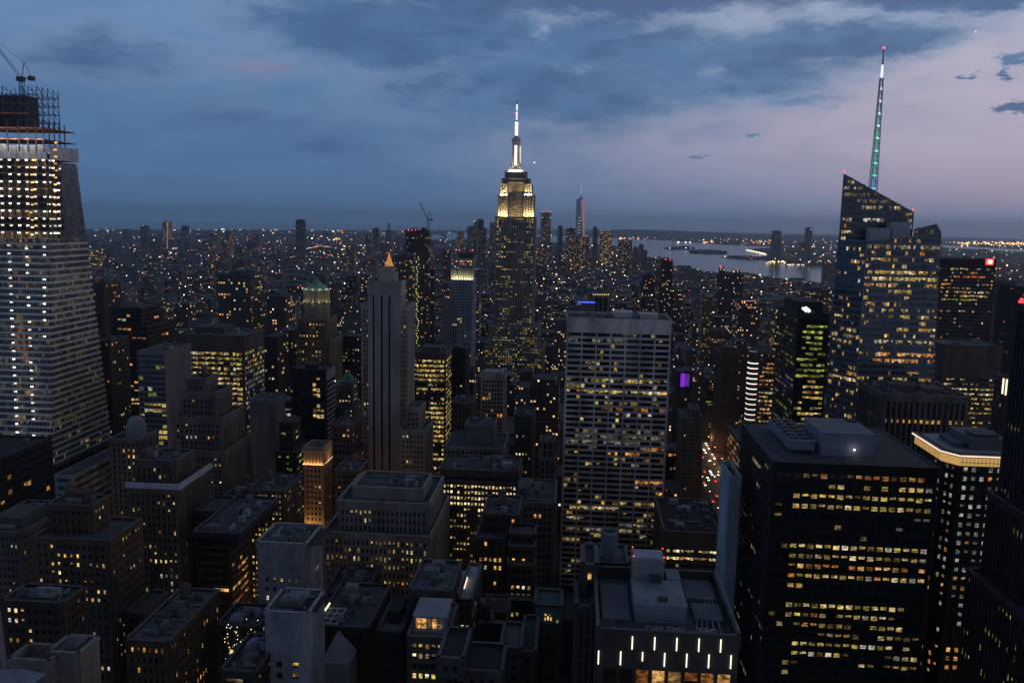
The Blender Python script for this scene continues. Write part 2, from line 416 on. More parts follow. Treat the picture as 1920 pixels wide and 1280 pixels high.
def place_windows(wins, root, cap=100, nm='window'):
    wins.sort(key=lambda q: q[0]); rest = MB()
    for k, (d, A, t, w, n, a0, a1, v0, v1, col) in enumerate(wins):
        if k < cap:
            mb = MB(); mb.obox(A, t, w, n, a0, a1, v0, v1, .0, .09, col)
            mb.build(nm, lit_mat(), root, loc=tuple(A+t*((a0+a1)/2)+w*v0))
        else: rest.obox(A, t, w, n, a0, a1, v0, v1, .0, .09, col)
    if rest.v:
        o = rest.build(nm, lit_mat(), root); o['kind'] = 'stuff'

FOOT = []
def rect(x0, x1, y0, y1): return [(x0, y0), (x1, y0), (x1, y1), (x0, y1)]
def px_rect(t):
    xl, xr, yt, D, dep = t[:5]
    a = unproj(xl, yt, D); b = unproj(xr, yt, D)
    return a.x, b.x, D, D+dep, (a.z+b.z)/2
LIMEST, TAN, BROWN, REDBR, DARK, GREYC = (.27, .25, .23), (.26, .21, .16), (.13, .095, .075), (.12, .07, .055), (.018, .018, .02), (.24, .25, .28)
ROOFC = (.11, .12, .14)
def roof_units(rt, poly_bb, z, rnd, n, tank):
    x0, x1, y0, y1 = poly_bb
    if x1-x0 < 6 or y1-y0 < 6: return
    mu = MB()
    for _ in range(int(n*1.8)+1):
        w_ = rnd.choice([1.6, 2.2, 3, 5.5])*rnd.uniform(.8, 1.2); d_ = rnd.choice([1.5, 2.5, 5])*rnd.uniform(.8, 1.2); h_ = rnd.uniform(.9, 2.8)
        x = rnd.uniform(x0+1.5, max(x0+1.6, x1-w_-1.5)); y = rnd.uniform(y0+1.5, max(y0+1.6, y1-d_-1.5))
        u = MB(); u.box(x, x+w_, y, y+d_, z+.25, z+h_); u.box(x+.3, x+w_-.3, y+.3, y+d_-.3, z+h_, z+h_+.2)
        u.cyl(x+w_/2, y+d_/2, z+h_+.2, z+h_+.5, min(w_, d_)*.3, n=10)
        for a in (x+.15, x+w_-.35):
            for b_ in (y+.15, y+d_-.35): u.box(a, a+.2, b_, b_+.2, z, z+.25)
        u.build('rooftop_unit', wall_mat(rnd.choice([(.16, .17, .19), (.10, .11, .12), (.26, .28, .31)]), .6, .1), rt)
    md = MB()
    for _ in range(max(1, n//2)):   # ducts and vent stubs
        x = rnd.uniform(x0+1, x1-2); y = rnd.uniform(y0+1, y1-2)
        if rnd.random() < .5: md.box(x, min(x1-.5, x+rnd.uniform(4, 12)), y, y+.6, z+.3, z+.9)
        else: md.box(x, x+.6, y, min(y1-.5, y+rnd.uniform(4, 10)), z+.3, z+.9)
    for _ in range(n*2): x = rnd.uniform(x0+1, x1-1); y = rnd.uniform(y0+1, y1-1); md.cyl(x, y, z, z+rnd.uniform(.6, 1.6), .28, .34, 7)
    if n: md.build('duct', wall_mat((.20, .21, .24), .6, .15), rt)
    if tank:
        x = rnd.uniform(x0+3, x1-3); y = rnd.uniform(y0+3, y1-3); r = 1.9; u = MB()
        for a in (-1.2, 1.2):
            for b_ in (-1.2, 1.2): u.box(x+a-.12, x+a+.12, y+b_-.12, y+b_+.12, z, z+3.2)
        u.box(x-1.7, x+1.7, y-1.7, y+1.7, z+3.0, z+3.25)
        u.cyl(x, y, z+3.25, z+6.6, r, r*.96, n=14); u.cyl(x, y, z+6.6, z+8, r*1.05, .15, n=14)
        u.build('water_tank', wall_mat((.12, .09, .07), .9, .2), rt)

def hero(name, cat, label, tiers, wall=LIMEST, glass=(.012, .014, .018), st=None, lit=((0.0, 'warm'),), roof=ROOFC,
         pent=(), units=3, tank=False, spm=None, group=None, seed=None, par=1.0, cap=100, blank=(), grough=.12, corn=None, gstyle=None):
    rnd = random.Random(seed if seed is not None else hash_s(label))
    style = dict(ST); style.update(st or {})
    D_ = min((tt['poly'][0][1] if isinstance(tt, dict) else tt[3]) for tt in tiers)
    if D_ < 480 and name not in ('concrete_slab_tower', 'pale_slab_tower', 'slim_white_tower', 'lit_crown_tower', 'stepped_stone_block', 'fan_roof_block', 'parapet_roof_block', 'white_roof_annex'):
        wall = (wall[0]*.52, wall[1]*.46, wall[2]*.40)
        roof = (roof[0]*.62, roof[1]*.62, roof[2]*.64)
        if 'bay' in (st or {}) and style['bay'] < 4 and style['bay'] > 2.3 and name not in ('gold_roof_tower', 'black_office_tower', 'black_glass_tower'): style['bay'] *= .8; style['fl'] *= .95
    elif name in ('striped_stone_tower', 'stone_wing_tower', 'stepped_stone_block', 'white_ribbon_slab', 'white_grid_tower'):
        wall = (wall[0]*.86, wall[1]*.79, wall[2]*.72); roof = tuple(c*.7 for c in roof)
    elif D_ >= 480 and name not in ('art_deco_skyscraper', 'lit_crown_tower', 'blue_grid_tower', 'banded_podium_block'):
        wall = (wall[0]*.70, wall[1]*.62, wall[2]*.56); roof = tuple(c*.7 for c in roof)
    tl = []
    for tt in tiers:
        if isinstance(tt, dict): d = dict(tt)
        else:
            x0, x1, y0, y1, z = px_rect(tt); d = dict(poly=rect(x0, x1, y0, y1), z=z)
            if len(tt) > 5 and tt[5]: d.update(tt[5])
        tl.append(d)
    # stack: each tier starts at the top of the next lower one unless told otherwise
    tl.sort(key=lambda d: -d['z'])
    for i, d in enumerate(tl):
        if 'z0' not in d: d['z0'] = tl[i+1]['z'] if i+1 < len(tl) and not d.get('ground') else 0.0
    xs = [p[0] for d in tl for p in d['poly']]; ys = [p[1] for d in tl for p in d['poly']]
    bb = (min(xs), max(xs), min(ys), max(ys)); FOOT.append(bb)
    root = thing(name, label, cat, ((bb[0]+bb[1])/2, (bb[2]+bb[3])/2, 0), group)
    mw, mg, mr, mc, wins = MB(), MB(), MB(), MB(), []
    for d in tl:
        poly, z0, z1 = d['poly'], d['z0'], d['z']; top = d.get('top', poly)
        s2 = dict(style); s2.update(d.get('st', {})); lt = d.get('lit', lit)
        mg.prism(poly, z0, z1-.05, top)
        n = len(poly)
        for k in range(n):
            j = (k+1) % n
            pa = Vector((poly[k][0], poly[k][1], z0)); pb = Vector((poly[j][0], poly[j][1], z0))
            ta = Vector((top[k][0], top[k][1], z1)); tb = Vector((top[j][0], top[j][1], z1))
            if (pb-pa).length < .5: continue
            tt = (pb-pa).normalized(); nn = tt.cross(Vector((0, 0, 1)))
            vis = (CAM-(pa+pb)/2).dot(nn) > 0
            # footprints are counter-clockwise, so outside is to the right of each edge
            side = 'N' if nn.y < -.5 else 'S' if nn.y > .5 else 'E' if nn.x < 0 else 'W'
            # skip floors that lie far below anything the picture can show
            zc = z0
            if vis:
                px, py = project((pa+pb)/2*1.0)
                while zc < z1-8 and project(Vector(((pa.x+pb.x)/2, (pa.y+pb.y)/2, zc)))[1] > 1330: zc += 4
            s3 = dict(s2); s3['vlow'] = max(0, zc-z0) if zc > z0 else 0
            if vis and side not in blank and side not in d.get('blank', ()):
                facade([pa, pb, tb, ta], s3, mw, wins, lt, rnd)
                if s3['vlow'] > 0:
                    mw.obox(pa, tt, Vector((0, 0, 1)), nn, 0, (pb-pa).length, 0, s3['vlow'], -.1, s2['sp'])
            else:
                mw.obox(pa, tt, (ta-pa).normalized(), nn, 0, (pb-pa).length, 0, (ta-pa).length-.02, -.1, max(s2['pp'], s2['sp'])*.6)
        # roof slab and parapet
        if not d.get('noroof'):
            mr.prism([(p[0], p[1]) for p in top], z1-.04, z1+.12)
            ph = d.get('par', par); ov = max(s2['pp'], s2['sp'])+.1
            for k in range(n):
                j = (k+1) % n; a = Vector((top[k][0], top[k][1], z1)); b_ = Vector((top[j][0], top[j][1], z1))
                if (b_-a).length < .5: continue
                tt = (b_-a).normalized(); nn = tt.cross(Vector((0, 0, 1)))
                mw.obox(a, tt, Vector((0, 0, 1)), nn, -ov*.8, (b_-a).length+ov*.8, -.25, ph, -.45, ov+.02*k, mi=0)
        if not d.get('noroof'):
            for k in range(n):
                j = (k+1) % n; a = Vector((top[k][0], top[k][1], z1)); b_ = Vector((top[j][0], top[j][1], z1))
                if (b_-a).length < .5: continue
                tt = (b_-a).normalized(); nn = tt.cross(Vector((0, 0, 1)))
                mc.obox(a, tt, Vector((0, 0, 1)), nn, -ov, (b_-a).length+ov, d.get('par', par)+.005, d.get('par', par)+.14, -.55, ov+.06+.02*k)
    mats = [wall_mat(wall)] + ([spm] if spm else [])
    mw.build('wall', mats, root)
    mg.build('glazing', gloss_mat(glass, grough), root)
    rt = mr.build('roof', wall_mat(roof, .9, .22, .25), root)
    if mc.v: mc.build('coping', wall_mat(tuple(min(.42, c*1.25+.05) for c in wall), .8, .2, .4), rt)
    td = tl[0]; tp = td.get('top', td['poly'])
    tb_ = (min(p[0] for p in tp), max(p[0] for p in tp), min(p[1] for p in tp), max(p[1] for p in tp)); z = td['z']+.12
    for (a, b_, c_, e_, h_) in pent:
        u = MB(); x0 = tb_[0]+(tb_[1]-tb_[0])*a; x1 = tb_[0]+(tb_[1]-tb_[0])*b_
        y0 = tb_[2]+(tb_[3]-tb_[2])*c_; y1 = tb_[2]+(tb_[3]-tb_[2])*e_
        u.box(x0, x1, y0, y1, z, z+h_); u.box(x0-.25, x1+.25, y0-.25, y1+.25, z+h_, z+h_+.35)
        u.build('penthouse', wall_mat(tuple(min(1, c*1.1) for c in wall), .85, .15), root)
    if units: roof_units(rt, (tb_[0]+1, tb_[1]-1, tb_[2]+1, tb_[3]-1), z, rnd, units, tank)
    if corn:   # projecting cornice in another colour: (height, out, colour)
        u = MB(); n = len(tp)
        for k in range(n):
            j = (k+1) % n; a = Vector((tp[k][0], tp[k][1], td['z'])); b_ = Vector((tp[j][0], tp[j][1], td['z']))
            tt = (b_-a).normalized(); nn = tt.cross(Vector((0, 0, 1)))
            u.obox(a, tt, Vector((0, 0, 1)), nn, -corn[1], (b_-a).length+corn[1], par+.01-corn[0], par+.05, .3, corn[1]+.01*k)
        u.build('cornice', wall_mat(corn[2], .7, .1), root)
    place_windows(wins, root, cap)
    root['zt'] = td['z']; del root['zt']
    return root, tl
def hash_s(s):
    h = 0
    for ch in s: h = (h*131+ord(ch)) & 0x7fffffff
    return h
# ------------------------------------------------------------------ the named buildings
# grid bands: (x0, x1, y0, y1, chance, palette, brightness)
GRID = dict(bay=3.3, fl=3.7, ww=.46, wh=.52, pp=.35, sp=.27)
SMALL = dict(bay=2.4, fl=3.5, ww=.45, wh=.5, pp=.25, sp=.2, attic=1.2)
PIER = dict(bay=3.0, fl=3.8, ww=.5, wh=.55, pp=.55, sp=.15)
RIB = dict(bay=6.0, fl=3.9, ww=.95, wh=.5, pp=.22, sp=.3, sub=3)
CURT = dict(bay=3.0, fl=3.8, ww=.93, wh=.72, pp=.1, sp=.06, corner=.4, attic=1.0, sub=1)

# --- left side, near to far
hero('brick_apartment_tower', 'building', 'brown brick stepped tower with scattered orange windows at the lower left corner',
     [(90, 172, 950, 300, 12), (62, 204, 1014, 293, 24)], wall=BROWN,
     st=dict(bay=3.0, fl=3.6, ww=.42, wh=.46), lit=[(.18, 'warm', .8), (95, 200, 1030, 1125, .42, 'warm', 1), (60, 240, 1140, 1200, .12, 'warm', .8)],
     pent=[(.3, .75, .3, .8, 4)], tank=True)
hero('brick_apartment_block', 'building', 'low dark brick block with paired bright window rows in front of the stepped brown tower',
     [(4, 118, 1132, 240, 12)], wall=(.09, .055, .045), st=dict(bay=2.6, fl=3.5, ww=.5, wh=.48), lit=[(.16, 'warm', .8), (8, 46, 1140, 1165, .97, 'warm', 1), (40, 90, 1205, 1230, .8, 'warm', 1)], units=4)
hero('parapet_roof_block', 'building', 'plain tan block with high parapets and two sunken roof wells at the bottom left corner',
     [(20, 92, 1250, 200, 8, dict(par=2.2)), (92, 148, 1228, 203, 9, dict(z0=0, par=1.0))], wall=(.17, .15, .13), lit=[(0, 'warm')], st=dict(bay=30, ww=.05, wh=.05), units=1)
hero('grey_office_block', 'building', 'grey block with one lit top window at the left picture edge below the black tower',
     [(-60, 38, 1000, 330, 40)], wall=(.17, .18, .2), st=SMALL, lit=[(.05, 'warm', .8), (20, 55, 1020, 1075, .25, 'cream', 1)], pent=[(.3, .8, .2, .6, 4)], units=4)
hero('black_glass_tower', 'building', 'black glass tower with slanting rows of dim lights at the left picture edge',
     [dict(poly=rect(-330, unproj(97, 822, 424).x, 305, 424), z=unproj(90, 822, 424).z)], wall=(.012, .012, .014), st=dict(bay=3, fl=3.8, ww=.9, wh=.6, pp=.12, sp=.08),
     lit=[(.10, 'orange', .45)], roof=(.03, .032, .036), pent=[(.2, .8, .1, .5, 5)], units=5)
hero('cornice_tower', 'building', 'grey stone tower with a broad pale cornice and a block of orange windows halfway down',
     [(252, 328, 866, 374, 20, dict(z0=0)), (240, 335, 915, 366, 34)], wall=(.17, .15, .135), st=dict(bay=3.0, fl=3.7, ww=.45, wh=.55, pp=.6, sp=.25, attic=2.6),
     lit=[(.15, 'warm', .6), (283, 345, 1040, 1062, 1, 'warm', 1), (283, 345, 1066, 1110, .45, 'cool', .7), (285, 330, 1125, 1180, .4, 'warm', .8)],
     pent=[(.1, .28, .1, .5, 4)], units=2, tank=True)
# pale coping of its shoulder roof
hero('ribbon_office_block', 'building', 'dark office block with red and orange ribbon windows along its side below the gothic tower',
     [(366, 430, 962, 372, 22, dict(z0=0)), (362, 447, 1002, 334, 48)], wall=(.05, .045, .045), st=dict(bay=5, fl=3.9, ww=.94, wh=.45, pp=.12, sp=.3, sub=2),
     lit=[(.04, 'warm', .6), (448, 490, 1040, 1110, .9, 'orange', .8), (448, 490, 1110, 1160, .6, 'red', .9), (363, 448, 1045, 1055, .2, 'cream', 1), (400, 448, 1098, 1110, .4, 'warm', 1)], units=6)
hero('gothic_tower', 'building', 'grey neo-gothic tower with a stepped crenellated crown in front of the yellow-lit slab',
     [(350, 384, 716, 470, 16), (339, 402, 742, 465, 24), (326, 415, 788, 460, 32), (316, 420, 850, 456, 40)], wall=(.21, .21, .225),
     st=dict(bay=3.1, fl=3.6, ww=.44, wh=.5, pp=.6, sp=.22, attic=2.2), par=2.0,
     lit=[(.10, 'warm', .8), (316, 440, 786, 808, .5, 'warm', 1.1), (316, 440, 840, 850, .6, 'cream', 1), (330, 440, 940, 955, .8, 'cream', 1), (316, 440, 895, 915, .4, 'cream', 1), (330, 410, 700, 780, .03, 'warm', 1)], units=1, tank=True)
hero('setback_block', 'building', 'small grey block with three lit windows at the foot of the gothic tower',
     [(420, 462, 932, 440, 22)], wall=(.17, .17, .18), st=SMALL, lit=[(.1, 'warm', .7), (415, 450, 938, 955, .8, 'warm', 1)], tank=True)
hero('domed_tower', 'building', 'small tower with a rounded pale dome top left of the glass-fronted slab',
     [(206, 258, 826, 500, 26)], wall=(.17, .17, .175), st=dict(bay=3.4, fl=3.7, ww=.45, wh=.6, pp=.7, sp=.2), lit=[(.10, 'warm', .8), (240, 256, 840, 900, .55, 'warm', 1.1)], units=0)
hero('glass_fronted_slab', 'building', 'slab with a dark glass front, two lit floors and a blank grey side wall',
     [(257, 309, 662, 560, 40)], wall=(.22, .22, .26), glass=(.03, .045, .06), blank=('W',), st=dict(CURT, wh=.66),
     lit=[(.07, 'green', .6), (257, 310, 722, 732, .5, 'cool', 1), (257, 310, 752, 782, .62, 'yel', 1), (257, 310, 806, 832, .8, 'yel', 1)], units=3)
hero('yellow_lit_slab', 'building', 'wide office slab whose upper floors are almost all lit yellow, dark louvred top',
     [(333, 456, 630, 640, 44)], wall=(.10, .10, .10), glass=(.02, .02, .02),
     st=dict(bay=5.2, fl=3.95, ww=.88, wh=.6, pp=.35, sp=.2, sub=2, attic=12.5), roof=(.2, .22, .25),
     lit=[(.4, 'yel', .6), (346, 458, 650, 742, .93, 'yel', .85), (430, 458, 742, 885, .93, 'yel', .75), (340, 430, 742, 900, .5, 'yel', .7), (456, 495, 650, 690, .62, 'yel', .6), (456, 495, 690, 790, .5, 'cool', .5)],
     pent=[(.15, .6, .3, .8, 5)], units=5)
hero('dark_office_tower', 'building', 'dark brown office tower with a few orange floors left of the yellow-lit slab',
     [(208, 264, 578, 700, 40), (208, 276, 612, 696, 50)], wall=(.06, .045, .04), st=dict(bay=4, fl=3.8, ww=.8, wh=.5, pp=.2, sp=.25),
     lit=[(.04, 'orange', .9), (212, 244, 590, 618, .45, 'orange', 1.2), (218, 236, 650, 675, .8, 'orange', 1.2), (208, 262, 705, 760, .45, 'warm', 1)], units=3)
hero('slim_brown_tower', 'building', 'slim brown tower rising just right of the tower under construction',
     [(172, 193, 532, 760, 30)], wall=(.12, .085, .07), st=GRID, lit=[(.05, 'orange', 1)], units=1)
hero('narrow_grey_tower', 'building', 'narrow grey tower with scattered lights behind the dark office tower',
     [(186, 206, 640, 640, 28)], wall=(.12, .10, .09), st=GRID, lit=[(.10, 'warm', 1), (180, 215, 640, 652, .5, 'orange', 1)], units=1)
hero('windowless_slab', 'building', 'plain blue-grey windowless slab standing right of the yellow-lit slab',
     [(468, 514, 752, 560, 22)], wall=(.19, .20, .235), blank=('W',), st=dict(bay=14, ww=.15, wh=.1), lit=[(0, 'warm')], units=2)
hero('black_slab_tower', 'building', 'black slab tower with one column of lit windows and white slats down its side',
     [(547, 610, 694, 600, 24)], wall=(.014, .014, .016), spm=wall_mat((.4, .4, .42), .6, .1), st=dict(bay=3, fl=3.9, ww=.85, wh=.7, pp=.1, sp=.06),
     lit=[(.005, 'yel', .6), (588, 600, 700, 800, .55, 'yel', 1.1)], units=2, pent=[(.35, .7, .2, .8, 3)])
hero('lit_crown_tower', 'building', 'slim tan tower whose top colonnade is floodlit orange',
     [(569, 606, 842, 480, 17)], wall=(.30, .20, .12), st=dict(bay=2.6, fl=3.3, ww=.5, wh=.5, pp=.3, sp=.22, attic=9),
     lit=[(.02, 'warm', 1), (566, 608, 908, 918, .8, 'yel', 1), (566, 608, 943, 952, .85, 'cool', 1)], units=2)
hero('yellow_window_block', 'building', 'low dark block with a full grid of small yellow windows left of the orange-crowned tower',
     [(465, 532, 922, 430, 30)], wall=(.13, .12, .11), st=dict(bay=2.5, fl=3.3, ww=.5, wh=.5, pp=.25, sp=.2, attic=1.5),
     lit=[(.66, 'yel', .95), (535, 560, 900, 1000, .15, 'yel', .8)], units=5, tank=True)
hero('terraced_glass_block', 'building', 'dark terraced block with greenish lit strips between the windowless slab and the black slab',
     [(524, 548, 795, 500, 16), (518, 556, 850, 495, 26)], wall=(.03, .035, .03), glass=(.02, .03, .02), st=dict(bay=4, fl=3.8, ww=.9, wh=.45, pp=.1, sp=.4, sub=2), lit=[(.22, 'green', .8)], units=2)
hero('lit_atrium_block', 'building', 'block with one tall greenish-white lit glass end, behind the windowless slab',
     [(515, 546, 754, 640, 20)], wall=(.05, .05, .05), st=CURT, lit=[(.04, 'green', .5), (526, 546, 760, 790, 1, 'cool', 1.3)], units=1)
hero('concrete_slab_tower', 'building', 'plain grey concrete tower with a white skylight on its flat dark roof',
     [(482, 573, 1021, 300, 20)], wall=(.24, .245, .27), blank=(), st=dict(bay=2.7, fl=3.6, ww=.36, wh=.5, pp=.3, sp=.33, attic=13, corner=3),
     lit=[(.03, 'warm', .8), (488, 535, 1112, 1122, .9, 'cream', 1.1), (540, 550, 1060, 1130, .75, 'orange', .6), (505, 535, 1075, 1112, .35, 'warm', .7), (574, 605, 1050, 1110, .10, 'warm', 1)], units=7)
hero('pale_slab_tower', 'building', 'pale grey slab with a single column of yellow windows at the bottom of the picture',
     [(497, 578, 1152, 236, 16)], wall=(.23, .245, .28), blank=('W',), st=dict(bay=6.1, fl=3.5, ww=.36, wh=.5, pp=.2, sp=.23, attic=15, corner=5),
     lit=[(0, 'warm'), (535, 560, 1190, 1280, .9, 'yel', .9)], units=4)
# --- between the left and the centre
hero('copper_roof_house', 'building', 'small stone tower with a green hipped copper roof left of the black-striped tower',
     [(632, 660, 722, 640, 18), (626, 664, 765, 636, 26)], wall=(.22, .21, .2), st=SMALL, lit=[(.14, 'warm', 1), (626, 665, 740, 760, .5, 'cream', 1)], units=0)
hero('dark_lit_tower', 'building', 'dark tower with small yellow windows behind the green-roofed stone tower',
     [(640, 676, 632, 810, 30)], wall=(.05, .045, .045), st=SMALL, lit=[(.26, 'warm', 1)], units=1)
hero('brown_loft_block', 'building', 'brown loft block with orange windows beside the orange-crowned tower',
     [(622, 660, 800, 560, 26), (618, 664, 858, 552, 34)], wall=(.15, .11, .085), st=dict(bay=3, fl=3.7, ww=.5, wh=.5), lit=[(.24, 'warm', 1)], units=4, tank=True)
hero('dark_loft_block', 'building', 'low dark loft block with a white awning lamp left of the stepped stone block',
     [(628, 672, 885, 480, 24)], wall=(.11, .09, .08), st=GRID, lit=[(.14, 'orange', 1)], units=4, tank=True)
hero('striped_stone_tower', 'building', 'tall pale stone tower with three black vertical window stripes down its front',
     [(690, 750, 530, 600, 20, dict(z0=0, st=dict(attic=9.5, bay=10, corner=0))), (678, 764, 574, 603, 26, dict(z0=0, st=dict(bay=2.5, corner=.8)))], wall=(.35, .355, .36),
     st=dict(bay=2.5, fl=3.6, ww=.48, wh=.5, pp=.5, sp=.3, attic=3, corner=1),
     blank=(), lit=[(.07, 'warm', 1)], units=2, pent=[(.25, .8, .2, .8, 7), (.3, .7, .3, .7, 10)])
hero('stone_wing_tower', 'building', 'stepped stone wing with small dim windows right of the black-striped tower',
     [(761, 788, 766, 575, 20), (750, 798, 808, 568, 30)], wall=(.24, .235, .235), st=dict(bay=2.5, fl=3.6, ww=.48, wh=.52, pp=.4, sp=.25, attic=3),
     lit=[(.04, 'warm', .8), (760, 786, 766, 776, .8, 'orange', 1.1)], units=3)
hero('stepped_stone_block', 'building', 'broad stepped stone block with rows of narrow windows below the black-striped tower',
     [(662, 792, 919, 394, 26, dict(st=dict(attic=8, bay=18, ww=.05))), (634, 804, 946, 386, 44, dict(st=dict(attic=3))), (606, 806, 1006, 378, 60)], wall=(.25, .24, .245),
     st=dict(bay=2.15, fl=3.9, ww=.42, wh=.60, pp=.45, sp=.3, attic=2), lit=[(.03, 'warm', .7), (606, 806, 1010, 1100, .38, 'warm', .6)], par=1.5, units=5)
hero('ribbon_lit_tower', 'building', 'office tower with bright yellow ribbon floors right of the black-striped tower',
     [(768, 836, 663, 680, 34)], wall=(.12, .12, .12), st=dict(bay=4.5, fl=3.9, ww=.96, wh=.58, pp=.12, sp=.25, sub=3, attic=5),
     lit=[(.6, 'yel', .9), (805, 838, 675, 830, .9, 'yel', 1.1), (768, 838, 685, 705, 1, 'yel', 1.2), (768, 838, 715, 724, .12, 'yel', .5), (768, 838, 738, 748, .1, 'yel', .5)], units=4, pent=[(.3, .8, .2, .7, 4)])
hero('black_office_slab', 'building', 'unlit black slab right beside the yellow ribbon tower',
     [(842, 872, 655, 720, 30)], wall=(.02, .018, .018), st=GRID, lit=[(.015, 'warm', 1)], units=2)
hero('brown_office_block', 'building', 'brown block with a short row of orange crown lights right of the black slab',
     [(848, 884, 758, 640, 30)], wall=(.10, .075, .06), st=GRID, lit=[(.03, 'warm', 1), (850, 884, 760, 772, .6, 'orange', 1.1)], units=3, tank=True)
hero('white_grid_tower', 'building', 'white-framed grid tower with dark windows left of the white ribbon slab',
     [(902, 946, 708, 700, 20)], wall=(.42, .41, .42), st=dict(bay=2.4, fl=3.6, ww=.66, wh=.7, pp=.4, sp=.3, attic=2), lit=[(.04, 'orange', 1)], units=2, pent=[(.1, .9, .2, .9, 4)])
hero('blank_topped_block', 'building', 'grey block with a blank upper wall above two rows of lit windows',
     [(872, 926, 800, 545, 22, dict(st=dict(attic=18))), (834, 944, 842, 530, 40)], wall=(.19, .195, .21), st=dict(bay=3, fl=3.9, ww=.5, wh=.5, pp=.3, sp=.25),
     lit=[(.05, 'warm', 1), (834, 890, 850, 862, .9, 'cream', 1.2), (834, 880, 868, 890, .5, 'orange', 1)], units=5, tank=True)
hero('lit_window_block', 'building', 'long block with several rows of bright cream windows in the middle of the picture',
     [(824, 972, 884, 470, 30, dict(st=dict(attic=3.2))), (820, 972, 906, 466, 38)], wall=(.12, .105, .09), st=dict(bay=2.5, fl=3.6, ww=.6, wh=.52, pp=.3, sp=.22, attic=1.2),
     lit=[(.08, 'warm', .8), (834, 972, 905, 918, .97, 'cream', 1.5), (820, 838, 900, 925, .95, 'cream', 1.2), (836, 972, 919, 942, .8, 'cream', 1.45), (834, 972, 943, 964, .75, 'cream', 1.4), (824, 972, 965, 1080, .28, 'yel', .9)], units=8, tank=True)
hero('narrow_shaft_tower', 'building', 'narrow stone tower with an arcaded top left of the white ribbon slab',
     [(1014, 1040, 828, 570, 16), (1010, 1044, 860, 566, 22)], wall=(.2, .18, .16), st=dict(bay=3.2, fl=5, ww=.5, wh=.75, pp=.5, sp=.2), lit=[(.02, 'warm', .6)], units=1)
hero('stone_midblock_tower', 'building', 'dim stone block with one bright row of cream windows, left of the narrow arcaded tower',
     [(964, 1000, 780, 640, 28)], wall=(.14, .12, .11), st=SMALL, lit=[(.12, 'warm', .7), (966, 992, 846, 858, .9, 'cream', 1.3)], units=3, tank=True)
hero('grey_parapet_block', 'building', 'low grey block with a pale parapet left of the white ribbon slab foot',
     [(968, 1040, 945, 420, 40)], wall=(.17, .17, .18), st=PIER, lit=[(.02, 'warm', .7)], units=6, corn=(.8, .5, (.4, .42, .47)), pent=[(.05, .3, .3, .7, 4), (.45, .58, .2, .45, 5)], tank=True)
hero('brown_stepped_tower', 'building', 'brown brick tower stepping down in pale-edged terraces with orange window rows',
     [(905, 972, 968, 352, 26, dict(z0=0)), (955, 1003, 1004, 342, 12, dict(z0=0)), (953, 1002, 1028, 336, 7, dict(z0=0)), (951, 1003, 1063, 329, 8, dict(z0=0)), (949, 1002, 1129, 322, 8, dict(z0=0)), (892, 948, 1012, 344, 34, dict(z0=0))], wall=(.10, .065, .055),
     st=dict(bay=2.2, fl=3.5, ww=.55, wh=.5, pp=.2, sp=.15, attic=.8, group=2), lit=[(.06, 'orange', .7), (895, 950, 1000, 1010, .9, 'orange', .8), (890, 950, 1042, 1055, .95, 'orange', 1), (890, 950, 1060, 1075, .7, 'warm', .8), (950, 1005, 1042, 1052, .9, 'orange', 1), (950, 1005, 1095, 1105, .9, 'warm', 1), (950, 1005, 1142, 1152, 1, 'yel', 1.1), (890, 920, 1108, 1135, .8, 'yel', .9)],
     corn=None, units=4, tank=True)
hero('roof_terrace_tower', 'building', 'grey office tower with stacked roof boxes and a glazed lit penthouse at the bottom centre',
     [(768, 846, 1110, 276, 26, dict(z0=0, st=dict(attic=2))), (764, 838, 1198, 250, 24)], wall=(.13, .125, .12), st=dict(bay=2.5, fl=3.5, ww=.6, wh=.52, pp=.25, sp=.18, group=4),
     lit=[(.10, 'warm', .7), (765, 842, 1204, 1214, .85, 'warm', .6), (765, 840, 1228, 1240, .9, 'cream', 1), (765, 840, 1255, 1280, .95, 'yel', 1.1)], units=3, roof=(.2, .215, .24))
hero('white_roof_annex', 'building', 'narrow dark annex with a pale roof and one glowing skylight, right of the glazed penthouse',
     [(860, 884, 1128, 282, 32)], wall=(.07, .06, .06), st=dict(bay=2.2, fl=3.5, ww=.6, wh=.5, pp=.2, sp=.15), lit=[(.12, 'warm', .8), (858, 880, 1172, 1225, .75, 'cream', .9)], units=0, roof=(.45, .45, .48), corn=(.6, .3, (.4, .4, .42)))
hero('dark_narrow_block', 'building', 'nearly black narrow block with a grey roof hut at the bottom centre',
     [(708, 752, 1188, 262, 24)], wall=(.02, .02, .022), st=GRID, lit=[(.0, 'warm')], units=2, pent=[(.25, .75, .3, .8, 4)], roof=(.2, .22, .26))
hero('copper_top_house', 'building', 'small house front with a turquoise copper top and three lit arched windows',
     [(1003, 1053, 1138, 300, 14, dict(st=dict(attic=12)))], wall=(.13, .12, .11), st=dict(bay=3, fl=4, ww=.4, wh=.5), lit=[(.10, 'orange', .7)], units=0, roof=(.09, .16, .16))
hero('white_roofed_block', 'building', 'low block with white roof boxes left of the turquoise-topped house',
     [(888, 948, 1172, 296, 24)], wall=(.09, .075, .065), st=dict(bay=3, fl=4, ww=.4, wh=.45), lit=[(.12, 'warm', 1)], units=5, pent=[(.3, .45, .1, .5, 6), (.6, 1.0, .2, .7, 2.5), (0, .28, .2, .5, 2)], roof=(.36, .35, .37))
hero('fire_escape_block', 'building', 'small block with a row of gold lamps along its roof edge',
     [(938, 976, 1218, 262, 18)], wall=(.12, .11, .12), st=GRID, lit=[(.03, 'orange', .8)], units=1, roof=(.16, .17, .19))
